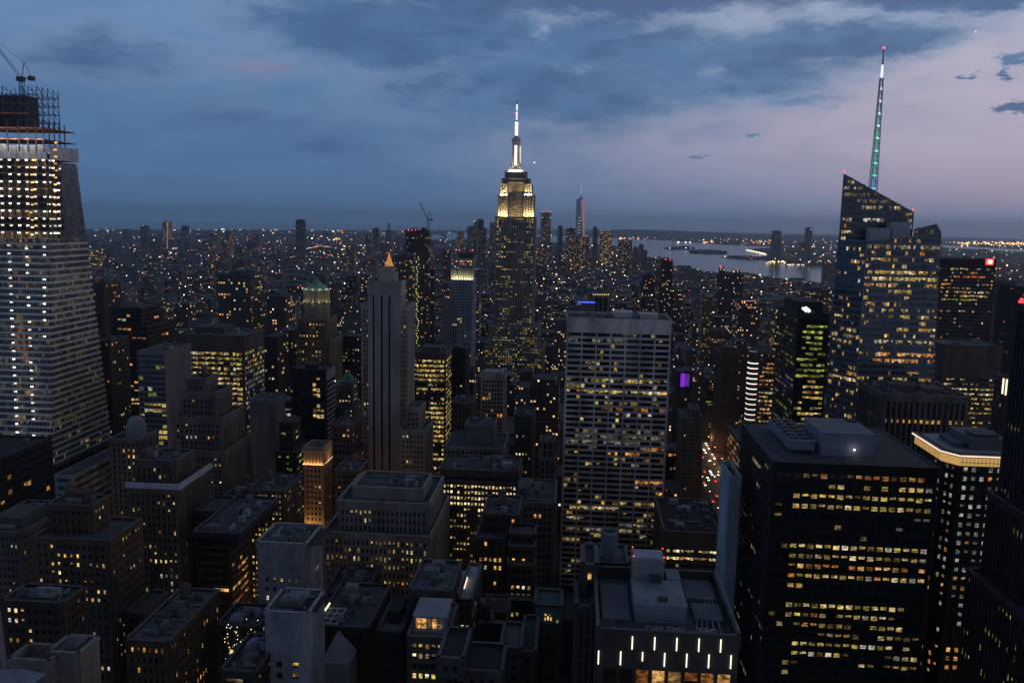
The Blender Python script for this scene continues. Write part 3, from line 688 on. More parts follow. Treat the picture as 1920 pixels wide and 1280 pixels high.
hero('dim_roof_block', 'building', 'dim block with a thin pale mast lamp at its roof corner, bottom centre',
     [(976, 1003, 1225, 264, 26)], wall=(.08, .085, .1), st=GRID, lit=[(.0, 'warm')], units=3, roof=(.07, .08, .1))
hero('garden_roof_block', 'building', 'dark low roof with pale coping at the bottom edge of the picture centre',
     [(822, 868, 1238, 222, 18), (868, 940, 1262, 226, 16, dict(z0=0))], wall=(.09, .095, .11), st=GRID, lit=[(.0, 'warm')], units=4, roof=(.05, .055, .065), corn=(.5, .25, (.3, .32, .35)))
hero('skylight_frame_block', 'building', 'low dark block with a white open roof frame and a row of lit dormers',
     [(592, 686, 1152, 300, 16), (590, 690, 1178, 280, 36)], wall=(.045, .04, .04), st=dict(bay=3.6, fl=4, ww=.4, wh=.5), lit=[(.03, 'warm', 1), (618, 690, 1150, 1162, .8, 'orange', 1)], units=6)
hero('flat_roof_block', 'building', 'low unlit block with grey mechanical roof boxes below the stepped stone block',
     [(610, 684, 1112, 345, 26)], wall=(.07, .07, .075), st=GRID, lit=[(.02, 'warm', .7)], units=9, roof=(.09, .1, .12), tank=True)
hero('orange_cornice_block', 'building', 'low block with a lit attic row under its pale roof, lower left',
     [(236, 316, 1205, 255, 40)], wall=(.14, .11, .085), st=dict(bay=2.2, fl=3.6, ww=.45, wh=.5, pp=.3, sp=.2), lit=[(.13, 'orange', .8), (240, 330, 1210, 1222, .9, 'orange', .55), (270, 325, 1260, 1275, .4, 'orange', 1)], units=8, roof=(.18, .19, .22), tank=True)
hero('lit_terrace_block', 'building', 'low block with a jumble of terrace lights left of the pale slab tower',
     [(408, 484, 1176, 282, 17)], wall=(.07, .06, .05), st=dict(bay=3, fl=3.6, ww=.6, wh=.5, pp=.3, sp=.2), lit=[(.20, 'yel', .8), (450, 496, 1175, 1215, .5, 'cool', 1)], units=5)
hero('lower_terrace_block', 'building', 'dark rooftop with a dim light strip at the bottom edge by the pale slab',
     [(415, 480, 1262, 225, 22)], wall=(.05, .05, .05), st=RIB, lit=[(.25, 'warm', .4)], units=4)
hero('small_roof_hut_block', 'building', 'grey roof block between the stepped brown tower and the orange-lit attic block',
     [(236, 268, 1152, 300, 20)], wall=(.1, .1, .11), st=GRID, lit=[(.02, 'warm', .7)], units=3)
# --- centre: the white ribbon slab
hero('white_ribbon_slab', 'building', 'wide white-framed slab with a blank top band and many partly lit ribbon floors',
     [(1063, 1259, 602, 590, 42)], wall=(.66, .66, .68), glass=(.012, .016, .022), st=dict(bay=9.9, fl=4.02, ww=.9, wh=.62, pp=.55, sp=.4, sub=4, attic=8.6, corner=.6),
     lit=[(.10, 'yel', .4), (1060, 1262, 628, 640, .55, 'dim', 1.4), (1060, 1262, 664, 674, .45, 'yel', .6), (1060, 1262, 712, 724, .65, 'yel', .7), (1060, 1262, 732, 744, .8, 'yel', 1), (1060, 1262, 744, 758, .4, 'yel', .6),
          (1060, 1262, 766, 774, .5, 'orange', .45), (1060, 1262, 776, 788, .45, 'warm', .9), (1060, 1262, 790, 802, .35, 'warm', .7), (1060, 1262, 806, 832, .7, 'dim', 1.6), (1060, 1262, 842, 856, .6, 'orange', .6), (1060, 1262, 868, 876, .6, 'yel', .9), (1190, 1262, 900, 912, .8, 'orange', .7),
          (1060, 1262, 925, 950, .35, 'yel', .8), (1060, 1160, 950, 960, .95, 'warm', 1), (1060, 1080, 968, 978, .95, 'cream', 1), (1060, 1262, 984, 996, .9, 'dim', 2.4), (1105, 1122, 996, 1006, .9, 'warm', 1.1)],
     units=5, roof=(.10, .12, .14), par=1.6, pent=[(.45, .65, .5, .9, 3.5), (.72, .9, .4, .8, 3)])
# --- right side
hero('park_side_block', 'building', 'flat-roofed block with one bright strip of warm windows right of the white ribbon slab',
     [(1246, 1362, 1000, 480, 60, dict(st=dict(attic=10)))], wall=(.15, .125, .10), st=dict(bay=8.6, fl=4.4, ww=.9, wh=.4, pp=.3, sp=.5, sub=4),
     lit=[(.02, 'warm', .6), (1240, 1370, 1030, 1052, .97, 'cream', 1.2)], units=10, roof=(.05, .05, .055))
hero('slim_white_tower', 'building', 'very slim blue-white tower standing left of the big black office block',
     [(1370, 1389, 905, 330, 22)], wall=(.38, .42, .5), glass=(.2, .23, .28), st=dict(bay=20, fl=3.2, ww=.02, wh=.12, pp=.1, sp=.14, attic=2), lit=[(0, 'warm')], units=0, par=2.5)
hero('black_office_tower', 'building', 'big black office block with long rows of yellow windows and pale roof boxes, lower right',
     [dict(poly=rect(72.5, 129, 300, 360), z=unproj(1600, 873, 300).z)], wall=(.012, .012, .013), glass=(.008, .009, .011),
     st=dict(bay=3.05, fl=3.72, ww=.74, wh=.46, pp=.16, sp=.1, attic=3.4, corner=1.0), grough=.07,
     lit=[(.06, 'yel', .4), (1500, 1740, 880, 902, .8, 'orange', .35), (1515, 1730, 904, 925, .85, 'yel', .7), (1480, 1760, 925, 943, .95, 'yel', .72), (1480, 1725, 943, 962, .95, 'yel', .7), (1680, 1760, 963, 1012, .35, 'cool', .35),
          (1470, 1745, 1020, 1045, .92, 'yel', .72), (1470, 1712, 1042, 1062, .97, 'yel', .7), (1440, 1740, 1060, 1078, .9, 'orange', .55), (1440, 1740, 1078, 1097, .92, 'yel', .75), (1440, 1700, 1130, 1150, .97, 'yel', .72), (1480, 1680, 1150, 1172, .97, 'yel', .62),
          (1515, 1700, 1172, 1190, .8, 'yel', .7), (1480, 1700, 1190, 1212, .92, 'yel', .6), (1475, 1680, 1210, 1228, .96, 'yel', .6), (1440, 1490, 1226, 1280, .5, 'yel', .7), (1655, 1725, 1226, 1262, .85, 'yel', .7), (1380, 1470, 880, 1300, .07, 'warm', .22)],  # last entry: dim glowing panes imitate streaky light reflections on the left face
     units=0, par=.35, roof=(.12, .125, .14), cap=100)
hero('louvred_column_block', 'building', 'dark block ringed with tall concrete fins above a row of orange windows',
     [(1657, 1816, 744, 520, 45, dict(st=dict(maxf=5, fl=11, attic=3)))], wall=(.15, .135, .13), st=dict(bay=3.4, fl=11, ww=.62, wh=.93, pp=.9, sp=.25, attic=3), lit=[(0, 'warm')], units=12, roof=(.09, .1, .115), pent=[(.2, .45, .3, .6, 4), (.55, .8, .2, .5, 3)])
hero('gold_roof_tower', 'building', 'black chamfered tower with white-lit windows and a glowing gold band under its roof, right side',
     [dict(poly=[(156, 345), (178, 345), (178, 378), (152.5, 378), (152.5, 351)], z=unproj(1800, 852, 345).z)], wall=(.016, .015, .015), glass=(.02, .02, .02),
     st=dict(bay=3.3, fl=3.85, ww=.5, wh=.5, pp=.3, sp=.22, attic=5), lit=[(.1, 'cool', .4), (1796, 1900, 850, 1200, .86, 'cool', .5), (1755, 1796, 850, 1130, .85, 'cool', .42), (1700, 1755, 850, 900, .35, 'cream', .35), (1740, 1900, 1080, 1105, .7, 'orange', .9), (1730, 1880, 1205, 1260, .85, 'orange', 1)],
     units=0, par=.6, roof=(.22, .23, .25))
hero('edge_dark_tower', 'building', 'dark stepped skyscraper filling the right picture edge',
     [dict(poly=rect(145, 190, 240, 290), z=240, z0=0), dict(poly=rect(142.5, 190, 238, 291), z=176, z0=0), dict(poly=rect(138.5, 190, 236, 292), z=148, z0=0)], wall=(.035, .032, .032), st=dict(bay=2.3, fl=3.7, ww=.5, wh=.6, pp=.5, sp=.15), lit=[(.07, 'warm', .45), (1800, 1920, 1180, 1280, .14, 'yel', .6)], units=3)
hero('lit_fin_tower', 'building', 'dark tower crowned with bright white vertical light fins at the right picture edge',
     [(1886, 1960, 712, 420, 10)], wall=(.10, .09, .085), st=dict(bay=3, fl=3.8, ww=.5, wh=.55, pp=.5, sp=.2), lit=[(.15, 'warm', .6)], units=2)
hero('brown_ribbon_tower', 'building', 'brown slab with thin cream ribbon floors right of the spired glass tower',
     [(1772, 1880, 650, 700, 40, dict(st=dict(attic=26)))], wall=(.12, .095, .08), st=dict(bay=4, fl=3.9, ww=.9, wh=.4, pp=.2, sp=.3, sub=2, attic=26), lit=[(.2, 'warm', .5), (1772, 1880, 692, 700, .95, 'cream', 1), (1772, 1880, 702, 716, .5, 'warm', .7), (1772, 1880, 728, 742, .9, 'cream', .85), (1810, 1880, 744, 800, .6, 'yel', .9)], units=4, roof=(.2, .21, .23))
hero('red_sign_tower', 'building', 'black tower with a square red sign on its top corner',
     [(1766, 1868, 488, 900, 45)], wall=(.02, .018, .02), st=dict(bay=4, fl=3.9, ww=.9, wh=.55, pp=.15, sp=.1, sub=2, attic=8), lit=[(.30, 'orange', .7), (1766, 1870, 500, 512, .35, 'warm', 1), (1766, 1870, 515, 522, .6, 'red', .9), (1800, 1870, 548, 556, .85, 'cream', .7), (1766, 1830, 560, 566, .8, 'green', .7), (1766, 1870, 572, 645, .10, 'warm', .7)], units=4)
hero('red_letter_tower', 'building', 'dark tower with tall red letters at the far right picture edge',
     [(1915, 1990, 540, 760, 40)], wall=(.03, .03, .035), st=GRID, lit=[(.03, 'red', 1)], units=1)
hero('hazy_grey_tower', 'building', 'hazy grey tower between the red-sign tower and the red-letter tower',
     [(1884, 1918, 528, 1250, 40)], wall=(.16, .17, .2), st=GRID, lit=[(.02, 'warm', .7)], units=1)
hero('green_lit_tower', 'building', 'dark glass tower with yellow-green lit floors and a small white rooftop sign',
     [(1496, 1556, 592, 655, 60, dict(st=dict(attic=3)))], wall=(.02, .028, .02), glass=(.012, .02, .012), st=dict(bay=3, fl=4.2, ww=.94, wh=.52, pp=.1, sp=.2, sub=1),
     lit=[(.42, 'green', .5), (1490, 1560, 605, 712, .72, 'green', .8), (1490, 1560, 712, 790, .55, 'yel', .9), (1440, 1494, 590, 800, .24, 'green', .28)], units=4, pent=[(.1, .9, .2, .9, 9)], roof=(.03, .04, .03))
hero('curved_light_tower', 'building', 'slim brown tower with a curved glass bay ringed by bright white floor lights',
     [(1424, 1456, 662, 840, 34)], wall=(.14, .11, .10), st=dict(bay=4.5, fl=4.1, ww=.85, wh=.5, pp=.25, sp=.3, sub=2), lit=[(.35, 'orange', .7), (1400, 1460, 735, 790, .7, 'warm', .9)], units=3)
hero('glass_corner_block', 'building', 'orange-lit lattice glass block left behind the big black office block',
     [(1392, 1440, 838, 520, 50)], wall=(.12, .10, .09), st=dict(bay=4, fl=4, ww=.85, wh=.75, pp=.2, sp=.25), lit=[(.85, 'orange', .38), (1385, 1402, 855, 880, .9, 'cream', 1)], units=2)
hero('avenue_brown_tower', 'building', 'tall dim brown tower on the left side of the glowing avenue',
     [(1352, 1386, 662, 990, 40)], wall=(.11, .075, .065), st=GRID, lit=[(.02, 'orange', .7)], units=2, pent=[(.2, .9, .2, .8, 5)])
hero('avenue_dark_tower', 'building', 'dark tower with paired rows of small yellow windows left of the brown avenue tower',
     [(1326, 1354, 712, 1056, 36), (1322, 1358, 745, 1050, 44)], wall=(.05, .045, .045), st=SMALL, lit=[(.08, 'warm', .9), (1325, 1360, 720, 735, .8, 'yel', 1), (1325, 1360, 752, 768, .6, 'yel', .8), (1325, 1360, 792, 800, .8, 'yel', 1), (1325, 1360, 808, 820, .7, 'cool', .8)], units=2)
hero('light_strip_tower', 'building', 'grey-topped tower with a thin orange light strip under its roof above the avenue',
     [(1326, 1362, 620, 1400, 40, dict(st=dict(attic=10)))], wall=(.13, .13, .145), st=GRID, lit=[(.02, 'warm', .8), (1330, 1362, 635, 641, 1, 'orange', 1)], units=2, blank=())
hero('stone_loft_tower', 'building', 'pale stepped stone loft tower right of the white ribbon slab',
     [(1296, 1312, 768, 760, 22), (1280, 1318, 784, 755, 34)], wall=(.2, .19, .195), st=SMALL, lit=[(.012, 'warm', .8)], units=2)
hero('purple_sign_block', 'building', 'dark block with a glowing purple panel right of the white ribbon slab',
     [(1270, 1300, 698, 880, 26)], wall=(.05, .05, .06), st=GRID, lit=[(.04, 'warm', .8)], units=2)
hero('park_edge_block', 'building', 'dark block with two short rows of orange windows above the park trees',
     [(1250, 1317, 848, 800, 36)], wall=(.04, .035, .035), st=dict(bay=5, fl=4.5, ww=.7, wh=.6, pp=.2, sp=.2, sub=2), lit=[(.03, 'warm', .7), (1255, 1310, 852, 866, .75, 'orange', 1), (1255, 1310, 870, 886, .85, 'orange', 1)], units=4)
hero('column_stone_tower', 'building', 'slim brown stone tower with vertical ribs left of the fan-topped roof',
     [(1094, 1118, 1062, 246, 16, dict(z0=0)), (1082, 1112, 1140, 238, 18)], wall=(.16, .135, .115), st=dict(bay=2.2, fl=3.8, ww=.4, wh=.7, pp=.7, sp=.1), lit=[(.015, 'orange', .7)], units=2)
# ------------------------------------------------------------------ landmark: art-deco skyscraper with floodlit crown
def flood(root, x, y, z, w_, d_, power, col=(1, .72, .33), tilt=(0, .3, 1)):
    ld = bpy.data.lights.new('floodlight', 'AREA'); ld.shape = 'RECTANGLE'; ld.size = w_; ld.size_y = d_; ld.energy = power; ld.color = col
    o = bpy.data.objects.new('floodlight', ld); C.objects.link(o); o.parent = root; o.location = Vector((x, y, z))-world_loc(root)
    o.rotation_euler = Vector(tilt).to_track_quat('-Z', 'Y').to_euler(); return o
ED = 1270
def zz(py, px=966, D=ED): return unproj(px, py, D).z
litE = [(.24, 'yel', 1.15), (925, 1010, 405, 412, .85, 'yel', 1), (925, 1010, 424, 440, .55, 'yel', .9), (925, 1010, 446, 452, .35, 'yel', .8), (925, 1010, 468, 485, .6, 'yel', .9), (925, 1010, 500, 545, .40, 'yel', .8), (925, 1010, 545, 600, .25, 'yel', .7),
        (915, 1020, 600, 690, .38, 'yel', .7), (955, 980, 412, 600, .10, 'yel', .6)]
st = dict(bay=3.7, fl=3.7, ww=.52, wh=.52, pp=.7, sp=.12, attic=1.5, corner=1.6)
z405 = zz(408)
esb, _ = hero('art_deco_skyscraper', 'skyscraper', 'tall art-deco skyscraper with a floodlit cream crown and a white-lit spire at picture centre',
    [(929, 1003, 408, ED, 42, dict(z0=0)), (917, 1010, 612, ED-8, 58, dict(z0=0)), (908, 1019, 652, ED-16, 74, dict(z0=0)),
     (951, 984, 343, ED+9, 26, dict(z0=z405, st=dict(bay=2.5), lit=[(.10, 'yel', .6)])),
     (938, 951, 347, ED+7, 30, dict(z0=zz(366), lit=[(0, 'yel')])), (984, 997, 347, ED+7, 30, dict(z0=zz(366), lit=[(0, 'yel')])),
     (934, 952, 366, ED+4, 34, dict(z0=z405, lit=[(.12, 'yel', .7)])), (982, 1001, 366, ED+4, 34, dict(z0=z405, lit=[(.12, 'yel', .7)])),
     (941, 993, 336, ED+10, 24, dict(z0=zz(343), lit=[(.05, 'yel', .7)])), (947, 987, 323, ED+12, 20, dict(z0=zz(336), lit=[(.05, 'yel', .7)]))],
    wall=(.25, .225, .19), st=st, lit=litE, units=0, par=1.2)
a = unproj(934, 405, ED+4); b = unproj(952, 405, ED+4)
for xl, xr, yy, D, p in ((934, 952, 406, ED+4, 12500), (982, 1001, 406, ED+4, 12500), (938, 951, 366, ED+7, 15000), (984, 997, 366, ED+7, 15000), (953, 981, 407, ED+9, 1500)):
    a = unproj(xl, yy, D); b = unproj(xr, yy, D)
    flood(esb, (a.x+b.x)/2, D-4.6, (a.z+b.z)/2+.4, b.x-a.x-1, 1.2, p, tilt=(0, .42, 1))
# mooring mast
mx, my = unproj(967, 320, ED+22).x, ED+22
mb = MB(); zb = zz(323); n = 16
prof = [(zb, 12.5), (zb+3, 11), (zb+3.1, 9.0), (zz(309), 7.6), (zz(300), 6.3), (zz(266), 5.6), (zz(265), 6.8), (zz(258), 6.4), (zz(256), 4.2), (zz(252), 2.6)]
for (z0, ra), (z1, rb) in zip(prof, prof[1:]):
    if z1 > z0: mb.cyl(mx, my, z0, z1, ra, rb, n)
mb.build('mast', wall_mat((.30, .30, .32), .5, .1), esb)
for k in range(4):     # winged buttresses
    u = MB(); a = math.pi/4+k*math.pi/2; t = Vector((math.cos(a), math.sin(a), 0)); nn = Vector((-t.y, t.x, 0)); O = Vector((mx, my, zb+3))
    u.obox(O, t, Vector((0, 0, 1)), nn, 5, 10, 0, 6, -.8, .8); u.obox(O, t, Vector((0, 0, 1)), nn, 4.5, 8, 6, 16, -.7, .7); u.obox(O, t, Vector((0, 0, 1)), nn, 4.5, 6.9, 16, zz(268)-zb-3, -.6, .6)
    u.build('mast_wing', wall_mat((.32, .3, .27), .6, .1), esb)
for k, dxm in enumerate((-1, 1, 3)):
    pass
u = MB(); u.box(mx-1.9, mx+1.9, my-7.4, my-5.4, zb+7, zz(271)); u.build('mast_light', emit_mat((1, .93, .82), 1.35, samp=False), esb)
u = MB(); u.box(mx+5.4, mx+7.2, my-2.4, my-.4, zb+14, zz(272)); u.build('mast_light', emit_mat((1, .9, .7), .9), esb)
u = MB(); u.cyl(mx, my, zb+3.05, zb+4.6, 11.4, 11.4, 20); u.build('light_ring', emit_mat((1, .86, .55), 1.1), esb)
flood(esb, mx, my-12.5, zb+1.8, 20, 1.2, 12000, (1, .88, .62), (0, .35, 1))
# antenna
u = MB(); u.cyl(mx, my, zz(252), zz(224), 1.5, 1.2, 8); u.cyl(mx, my, zz(224), zz(205), 1.0, .7, 8); u.cyl(mx, my, zz(205), zz(184), .9, .6, 6)
for yy in (252, 241, 224, 205): u.cyl(mx, my, zz(yy)-.6, zz(yy)+.6, 2.1, 2.1, 10)
u.build('antenna', wall_mat((.2, .2, .22), .5, .1), esb)
for k in range(20):
    yy = 193+k*3.05; z = zz(yy); h = 1.0 if yy < 226 else 1.9; r = .7 if yy < 226 else 1.75
    u = MB(); u.cyl(mx, my, z-h, z+h*.4, r+.5, r+.5, 8); u.build('antenna_light', emit_mat((1, .97, .92), 1.5), esb)
u = MB(); u.lamp((mx-2.2, my-1, zz(209)), 1.0); u.build('warning_light', emit_mat((1, .05, .1), 3), esb)

# ------------------------------------------------------------------ landmark: crystal glass tower with spire
D1, D2 = 582, 604
def U(px, py, D): return unproj(px, py, D)
boa = thing('spired_glass_tower', 'skyscraper', 'faceted glass tower with slanted tops and a tall blue-green lit spire, right of centre', (205, 600, 0))
glassm = gloss_mat((.06, .075, .095), .08, name='glass', metal=.35)
stB = dict(ST, bay=3.05, fl=4.2, ww=.93, wh=.60, pp=.10, sp=.16, corner=.3, attic=0, sub=2)
mw, mg, wins = MB(), MB(), []
rb = random.Random(11)
def low(px, D, z=30): p = U(px, 1000, D); k = p; return Vector((p.x, D, z))
def F3(*pts): return [Vector(p) for p in pts]
# rear slab: tall, slanted top
rl0 = Vector((U(1549, 760, D2).x, D2, 20)); rr0 = Vector((U(1722, 430, D2).x, D2, 20))
rl1 = U(1582, 326, D2); rr1 = U(1713, 398, D2)
rbk_l0 = Vector((rl0.x+17, D2+34, 20)); rbk_l1 = Vector((rl1.x+12, D2+22, rl1.z-8)); rbk_r0 = Vector((rr0.x, D2+34, 20)); rbk_r1 = Vector((rr1.x-1, D2+30, rr1.z-4))
# front slab: shorter, its own slanted top
fl0 = Vector((U(1602, 760, D1).x, D1, 20)); fr0 = Vector((U(1764, 760, D1).x, D1, 20))
fl1 = U(1626, 452, D1); fr1 = U(1765, 437, D1)
fbl0 = Vector((rl0.x-.2, D2-.4, 20)); fbl1 = fl1+(fbl0-fl0); fbr0 = Vector((fr0.x, D2+30, 20)); fbr1 = Vector((fr1.x, D2+30, fr1.z))
litBf = [(.20, 'warm', .7), (1560, 1770, 455, 466, .5, 'cream', .35), (1560, 1770, 475, 482, .25, 'orange', .5), (1620, 1770, 490, 500, .3, 'cream', .8), (1625, 1752, 505, 515, .85, 'yel', 1), (1660, 1765, 520, 532, .95, 'yel', 1.05), (1590, 1660, 516, 528, .9, 'cream', 1.1), (1600, 1680, 532, 542, .7, 'warm', .9),
         (1560, 1770, 542, 560, .15, 'yel', 1), (1605, 1650, 560, 566, .8, 'cream', 1), (1600, 1770, 588, 612, .45, 'yel', 1.0), (1600, 1770, 612, 622, .35, 'orange', .8), (1735, 1765, 618, 626, .9, 'yel', 1), (1600, 1690, 640, 650, .7, 'cream', 1), (1700, 1750, 640, 652, .85, 'cream', .8),
         (1640, 1765, 655, 668, .55, 'orange', 1), (1640, 1760, 670, 682, .75, 'orange', .9), (1600, 1770, 684, 700, .05, 'orange', .6), (1540, 1625, 700, 712, .9, 'warm', 1), (1540, 1625, 712, 730, .5, 'orange', .7), (1540, 1625, 768, 785, .6, 'warm', .9)]
litBr = [(.004, 'yel', .5), (1570, 1604, 340, 376, .92, 'cream', .42), (1604, 1714, 345, 395, .75, 'cream', .17), (1604, 1700, 380, 395, .8, 'cream', .4), (1575, 1595, 408, 416, 1, 'cream', .85), (1575, 1595, 420, 427, .8, 'cream', .5), (1575, 1595, 434, 440, 1, 'cream', .9), (1575, 1595, 446, 453, .8, 'cream', .5), (1612, 1656, 409, 417, .8, 'cool', 1.0), (1616, 1648, 384, 391, .9, 'cream', .6), (1698, 1715, 396, 432, .8, 'warm', .7),
         (1560, 1604, 500, 760, .22, 'warm', .8), (1560, 1604, 515, 530, .8, 'cream', .9)]
mwr = MB()
for face, lt, stt in (([rl0, rr0, rr1, rl1], litBr, stB), ([rbk_l0, rl0, rl1, rbk_l1], [(.10, 'warm', .7)], stB),
                 ([fl0, fr0, fr1, fl1], litBf, stB), ([fbl0, fl0, fl1, fbl1], [(.12, 'warm', .8), (1540, 1605, 700, 715, .9, 'warm', 1), (1540, 1605, 580, 600, .25, 'yel', 1), (1530, 1600, 625, 640, .8, 'cream', .5)], stB)):
    mg.face(face); facade([tuple(p) for p in face], stt, mwr if face[0] is not fl0 else mw, wins, lt, rb)
for q in ([rbk_r0, rbk_l0, rbk_l1, rbk_r1], [rr0, rbk_r0, rbk_r1, rr1], [rl1, rr1, rbk_r1, rbk_l1], [fr0, fbr0, fbr1, fr1], [fl1, fr1, fbr1, fbl1]): mg.face(q)
# right wing crown (glass screen rising to a peak)
wl0, wr0 = U(1713, 434, D2-2), U(1764, 434, D2-2); wl1, wr1 = U(1714, 430, D2-2), U(1756, 420, D2-2)
wl0.z = wr0.z = fl1.z-1
mg.face([wl0, wr0, U(1764, 436, D2-2), wr1, wl1]); facade([tuple(wl0), tuple(wr0), tuple(wr1), tuple(wl1)], stB, mw, wins, [(.3, 'cream', .12)], rb)
bx = MB()
for a, b_ in ((rl1, rr1), (fl1, fr1), (rl0, rl1), (rr0, rr1), (wl1, wr1), (fl0, fl1), (fbl1, fl1), (wr1, U(1765, 436, D2-2))): bx.bar(a, b_, .35)
bx.build('edge_frame', wall_mat((.3, .32, .36), .5, .1), boa)
mw.build('mullions', wall_mat((.135, .14, .15), .4, .15), boa); mwr.build('mullions', wall_mat((.10, .11, .13), .35, .15), boa); mg.build('glazing', glassm, boa)
place_windows(wins, boa, 100)
for (xa, xb, ya, yb, dd) in ((1632, 1672, 428, 446, 8), (1672, 1706, 417, 444, 9)):
    u = MB(); p = U(xa, ya, D1+8); q = U(xb, yb, D1+8); u.box(p.x, q.x, D1+8, D1+8+dd, q.z-6, p.z); u.box(p.x-.2, q.x+.2, D1+7.8, D1+8.2+dd, p.z, p.z+.4)
    u.build('plant_box', wall_mat((.36, .38, .43), .7, .08), boa)
for (px_, py_) in ((1583, 325), (1712, 396)):
    p = U(px_, py_-1, D2); u = MB(); u.lamp((p.x, p.y, p.z+.8), .8); u.build('warning_light', emit_mat((1, .06, .1), 2.5), boa)
# spire: lattice with lit nodes, colour runs from blue through green to violet-white
sx = U(1637, 352, D2+12).x; sy = D2+12
ys = [356, 332, 309, 286, 262, 239, 216, 193, 170, 146]
def zs(y): return unproj(1638+(356-y)*.022, y, sy).z
cols = [(.12, .42, 1), (.05, .72, .50), (.05, .80, .52), (.10, .85, .55), (.25, .88, .62), (.35, .9, .75), (.5, .85, .85), (.6, .75, 1), (.62, .72, 1), (.8, .85, 1)]
spm_ = wall_mat((.16, .22, .24), .5, .1)
ztop = zs(90); zlow = zs(356)
for k in range(9):
    z0, z1 = zs(ys[k]), zs(ys[k+1]); w0 = 2.15-1.6*(z0-zlow)/(ztop-zlow); w1 = 2.15-1.6*(z1-zlow)/(ztop-zlow)
    u = MB()
    P0 = [Vector((sx+a*w0, sy+b_*w0, z0)) for a, b_ in ((-1, -1), (1, -1), (1, 1), (-1, 1))]; P1 = [Vector((sx+a*w1, sy+b_*w1, z1)) for a, b_ in ((-1, -1), (1, -1), (1, 1), (-1, 1))]
    for i in range(4):
        j = (i+1) % 4; u.bar(P0[i], P1[i], .45); u.bar(P0[i], P0[j], .35); u.bar(P0[i], (P0[j]+P1[j])/2, .22); u.bar((P0[j]+P1[j])/2, P1[i], .22)
    s_ = u.build('spire_section', spm_, boa)
    c = cols[k]; g_ = MB(); g_.cyl(sx, sy, z0+.3, z1-.3, w0*.62, w1*.42, 8); g_.build('lit_core', emit_mat(tuple(x*.6+.1 for x in c), .55), s_)
    g_ = MB(); g_.cyl(sx, sy, z0+.2, z0+3.4, w0*.95, .35, 8); g_.build('node_light', emit_mat(tuple(min(1, x*1.0+.05) for x in c), 1.25), s_)
u = MB(); u.cyl(sx, sy, zs(146), zs(122), .95, .7, 8); s_ = u.build('spire_tip', emit_mat((.62, .75, 1), 1.3), boa)
u = MB(); u.cyl(sx, sy, zs(122), zs(92), .6, .3, 8); u.build('spire_rod', wall_mat((.1, .12, .2), .5, .1), boa)
u = MB(); u.lamp((sx, sy, zs(90)), 1.1); u.build('warning_light', emit_mat((1, .08, .1), 3), boa)

# ------------------------------------------------------------------ landmark: tapered tower under construction, with crane
ov = thing('tower_under_construction', 'skyscraper', 'tapering unfinished skyscraper with rows of white work lights and an open steel top', (-375, 600, 0))
def zO(y, D=560): return unproj(90, y, D).z
zt = zO(285); zb = zO(880, 552)
def edgeY(X, px, z):
    lo, hi = 545.0, 760.0
    for _ in range(40):
        mdl = (lo+hi)/2
        if project((X, mdl, z))[0] < px: lo = mdl
        else: hi = mdl
    return (lo+hi)/2
Xt, Xb = unproj(90, 285, 561).x, unproj(99, 880, 552).x
Yt, Yb = edgeY(Xt, 143, zt), edgeY(Xb, 209, zb)
bot = [(Xb-80, 552), (Xb, 552), (Xb, Yb), (Xb-80, Yb)]; top = [(Xt-71, 561), (Xt, 561), (Xt, Yt), (Xt-71, Yt)]
# glass is on up to zc; above it the floors are open
zc = zO(448)
def mid(z): k = (z-zb)/(zt-zb); return [(bot[i][0]+(top[i][0]-bot[i][0])*k, bot[i][1]+(top[i][1]-bot[i][1])*k) for i in range(4)]
M1 = mid(zc); mg, mw, wins = MB(), MB(), []
mg.prism(bot, zb, zc, M1); mg.prism([(Xb-82, 551), (Xb+1.5, 551), (Xb+1.5, Yb+3), (Xb-82, Yb+3)], 0, zb)
stO = dict(ST, bay=1.9, fl=4.35, ww=.93, wh=.66, pp=.06, sp=.55, corner=.3, attic=0, sub=1)
litO = [(.42, 'dim', .62), (28, 60, 450, 800, .38, 'orange', .22), (60, 100, 540, 700, .16, 'yel', .18), (100, 200, 640, 800, .16, 'green', .10), (100, 200, 800, 880, .08, 'warm', .22)]
def vis_faces(B, T, z0, z1, st_, lt):
    for k in (0, 1):
        j = k+1; facade([(B[k][0], B[k][1], z0), (B[j][0], B[j][1], z0), (T[j][0], T[j][1], z1), (T[k][0], T[k][1], z1)], st_, mw, wins, lt, rb)
vis_faces(bot, M1, zb, zc, stO, litO)
mw.build('slab_edges', wall_mat((.52, .52, .50), .7, .15), ov); mg.build('glazing', gloss_mat((.035, .04, .045), .1), ov); place_windows(wins, ov, 100)
# west face is already clad up to the netting
mg, mw, wins = MB(), MB(), []
Tn = mid(zt); q0, q1 = M1[1], M1[2]; t0, t1 = Tn[1], Tn[2]
fr = .42
def lp(a, b, k): return (a[0]+(b[0]-a[0])*k, a[1]+(b[1]-a[1])*k)
mg.prism([lp(q0, q1, fr), q1, (q1[0]-3, q1[1]), (lp(q0, q1, fr)[0]-3, lp(q0, q1, fr)[1])], zc, zt-6, [lp(t0, t1, fr), t1, (t1[0]-3, t1[1]), (lp(t0, t1, fr)[0]-3, lp(t0, t1, fr)[1])])
mg.build('upper_glazing', gloss_mat((.09, .10, .12), .2), ov)
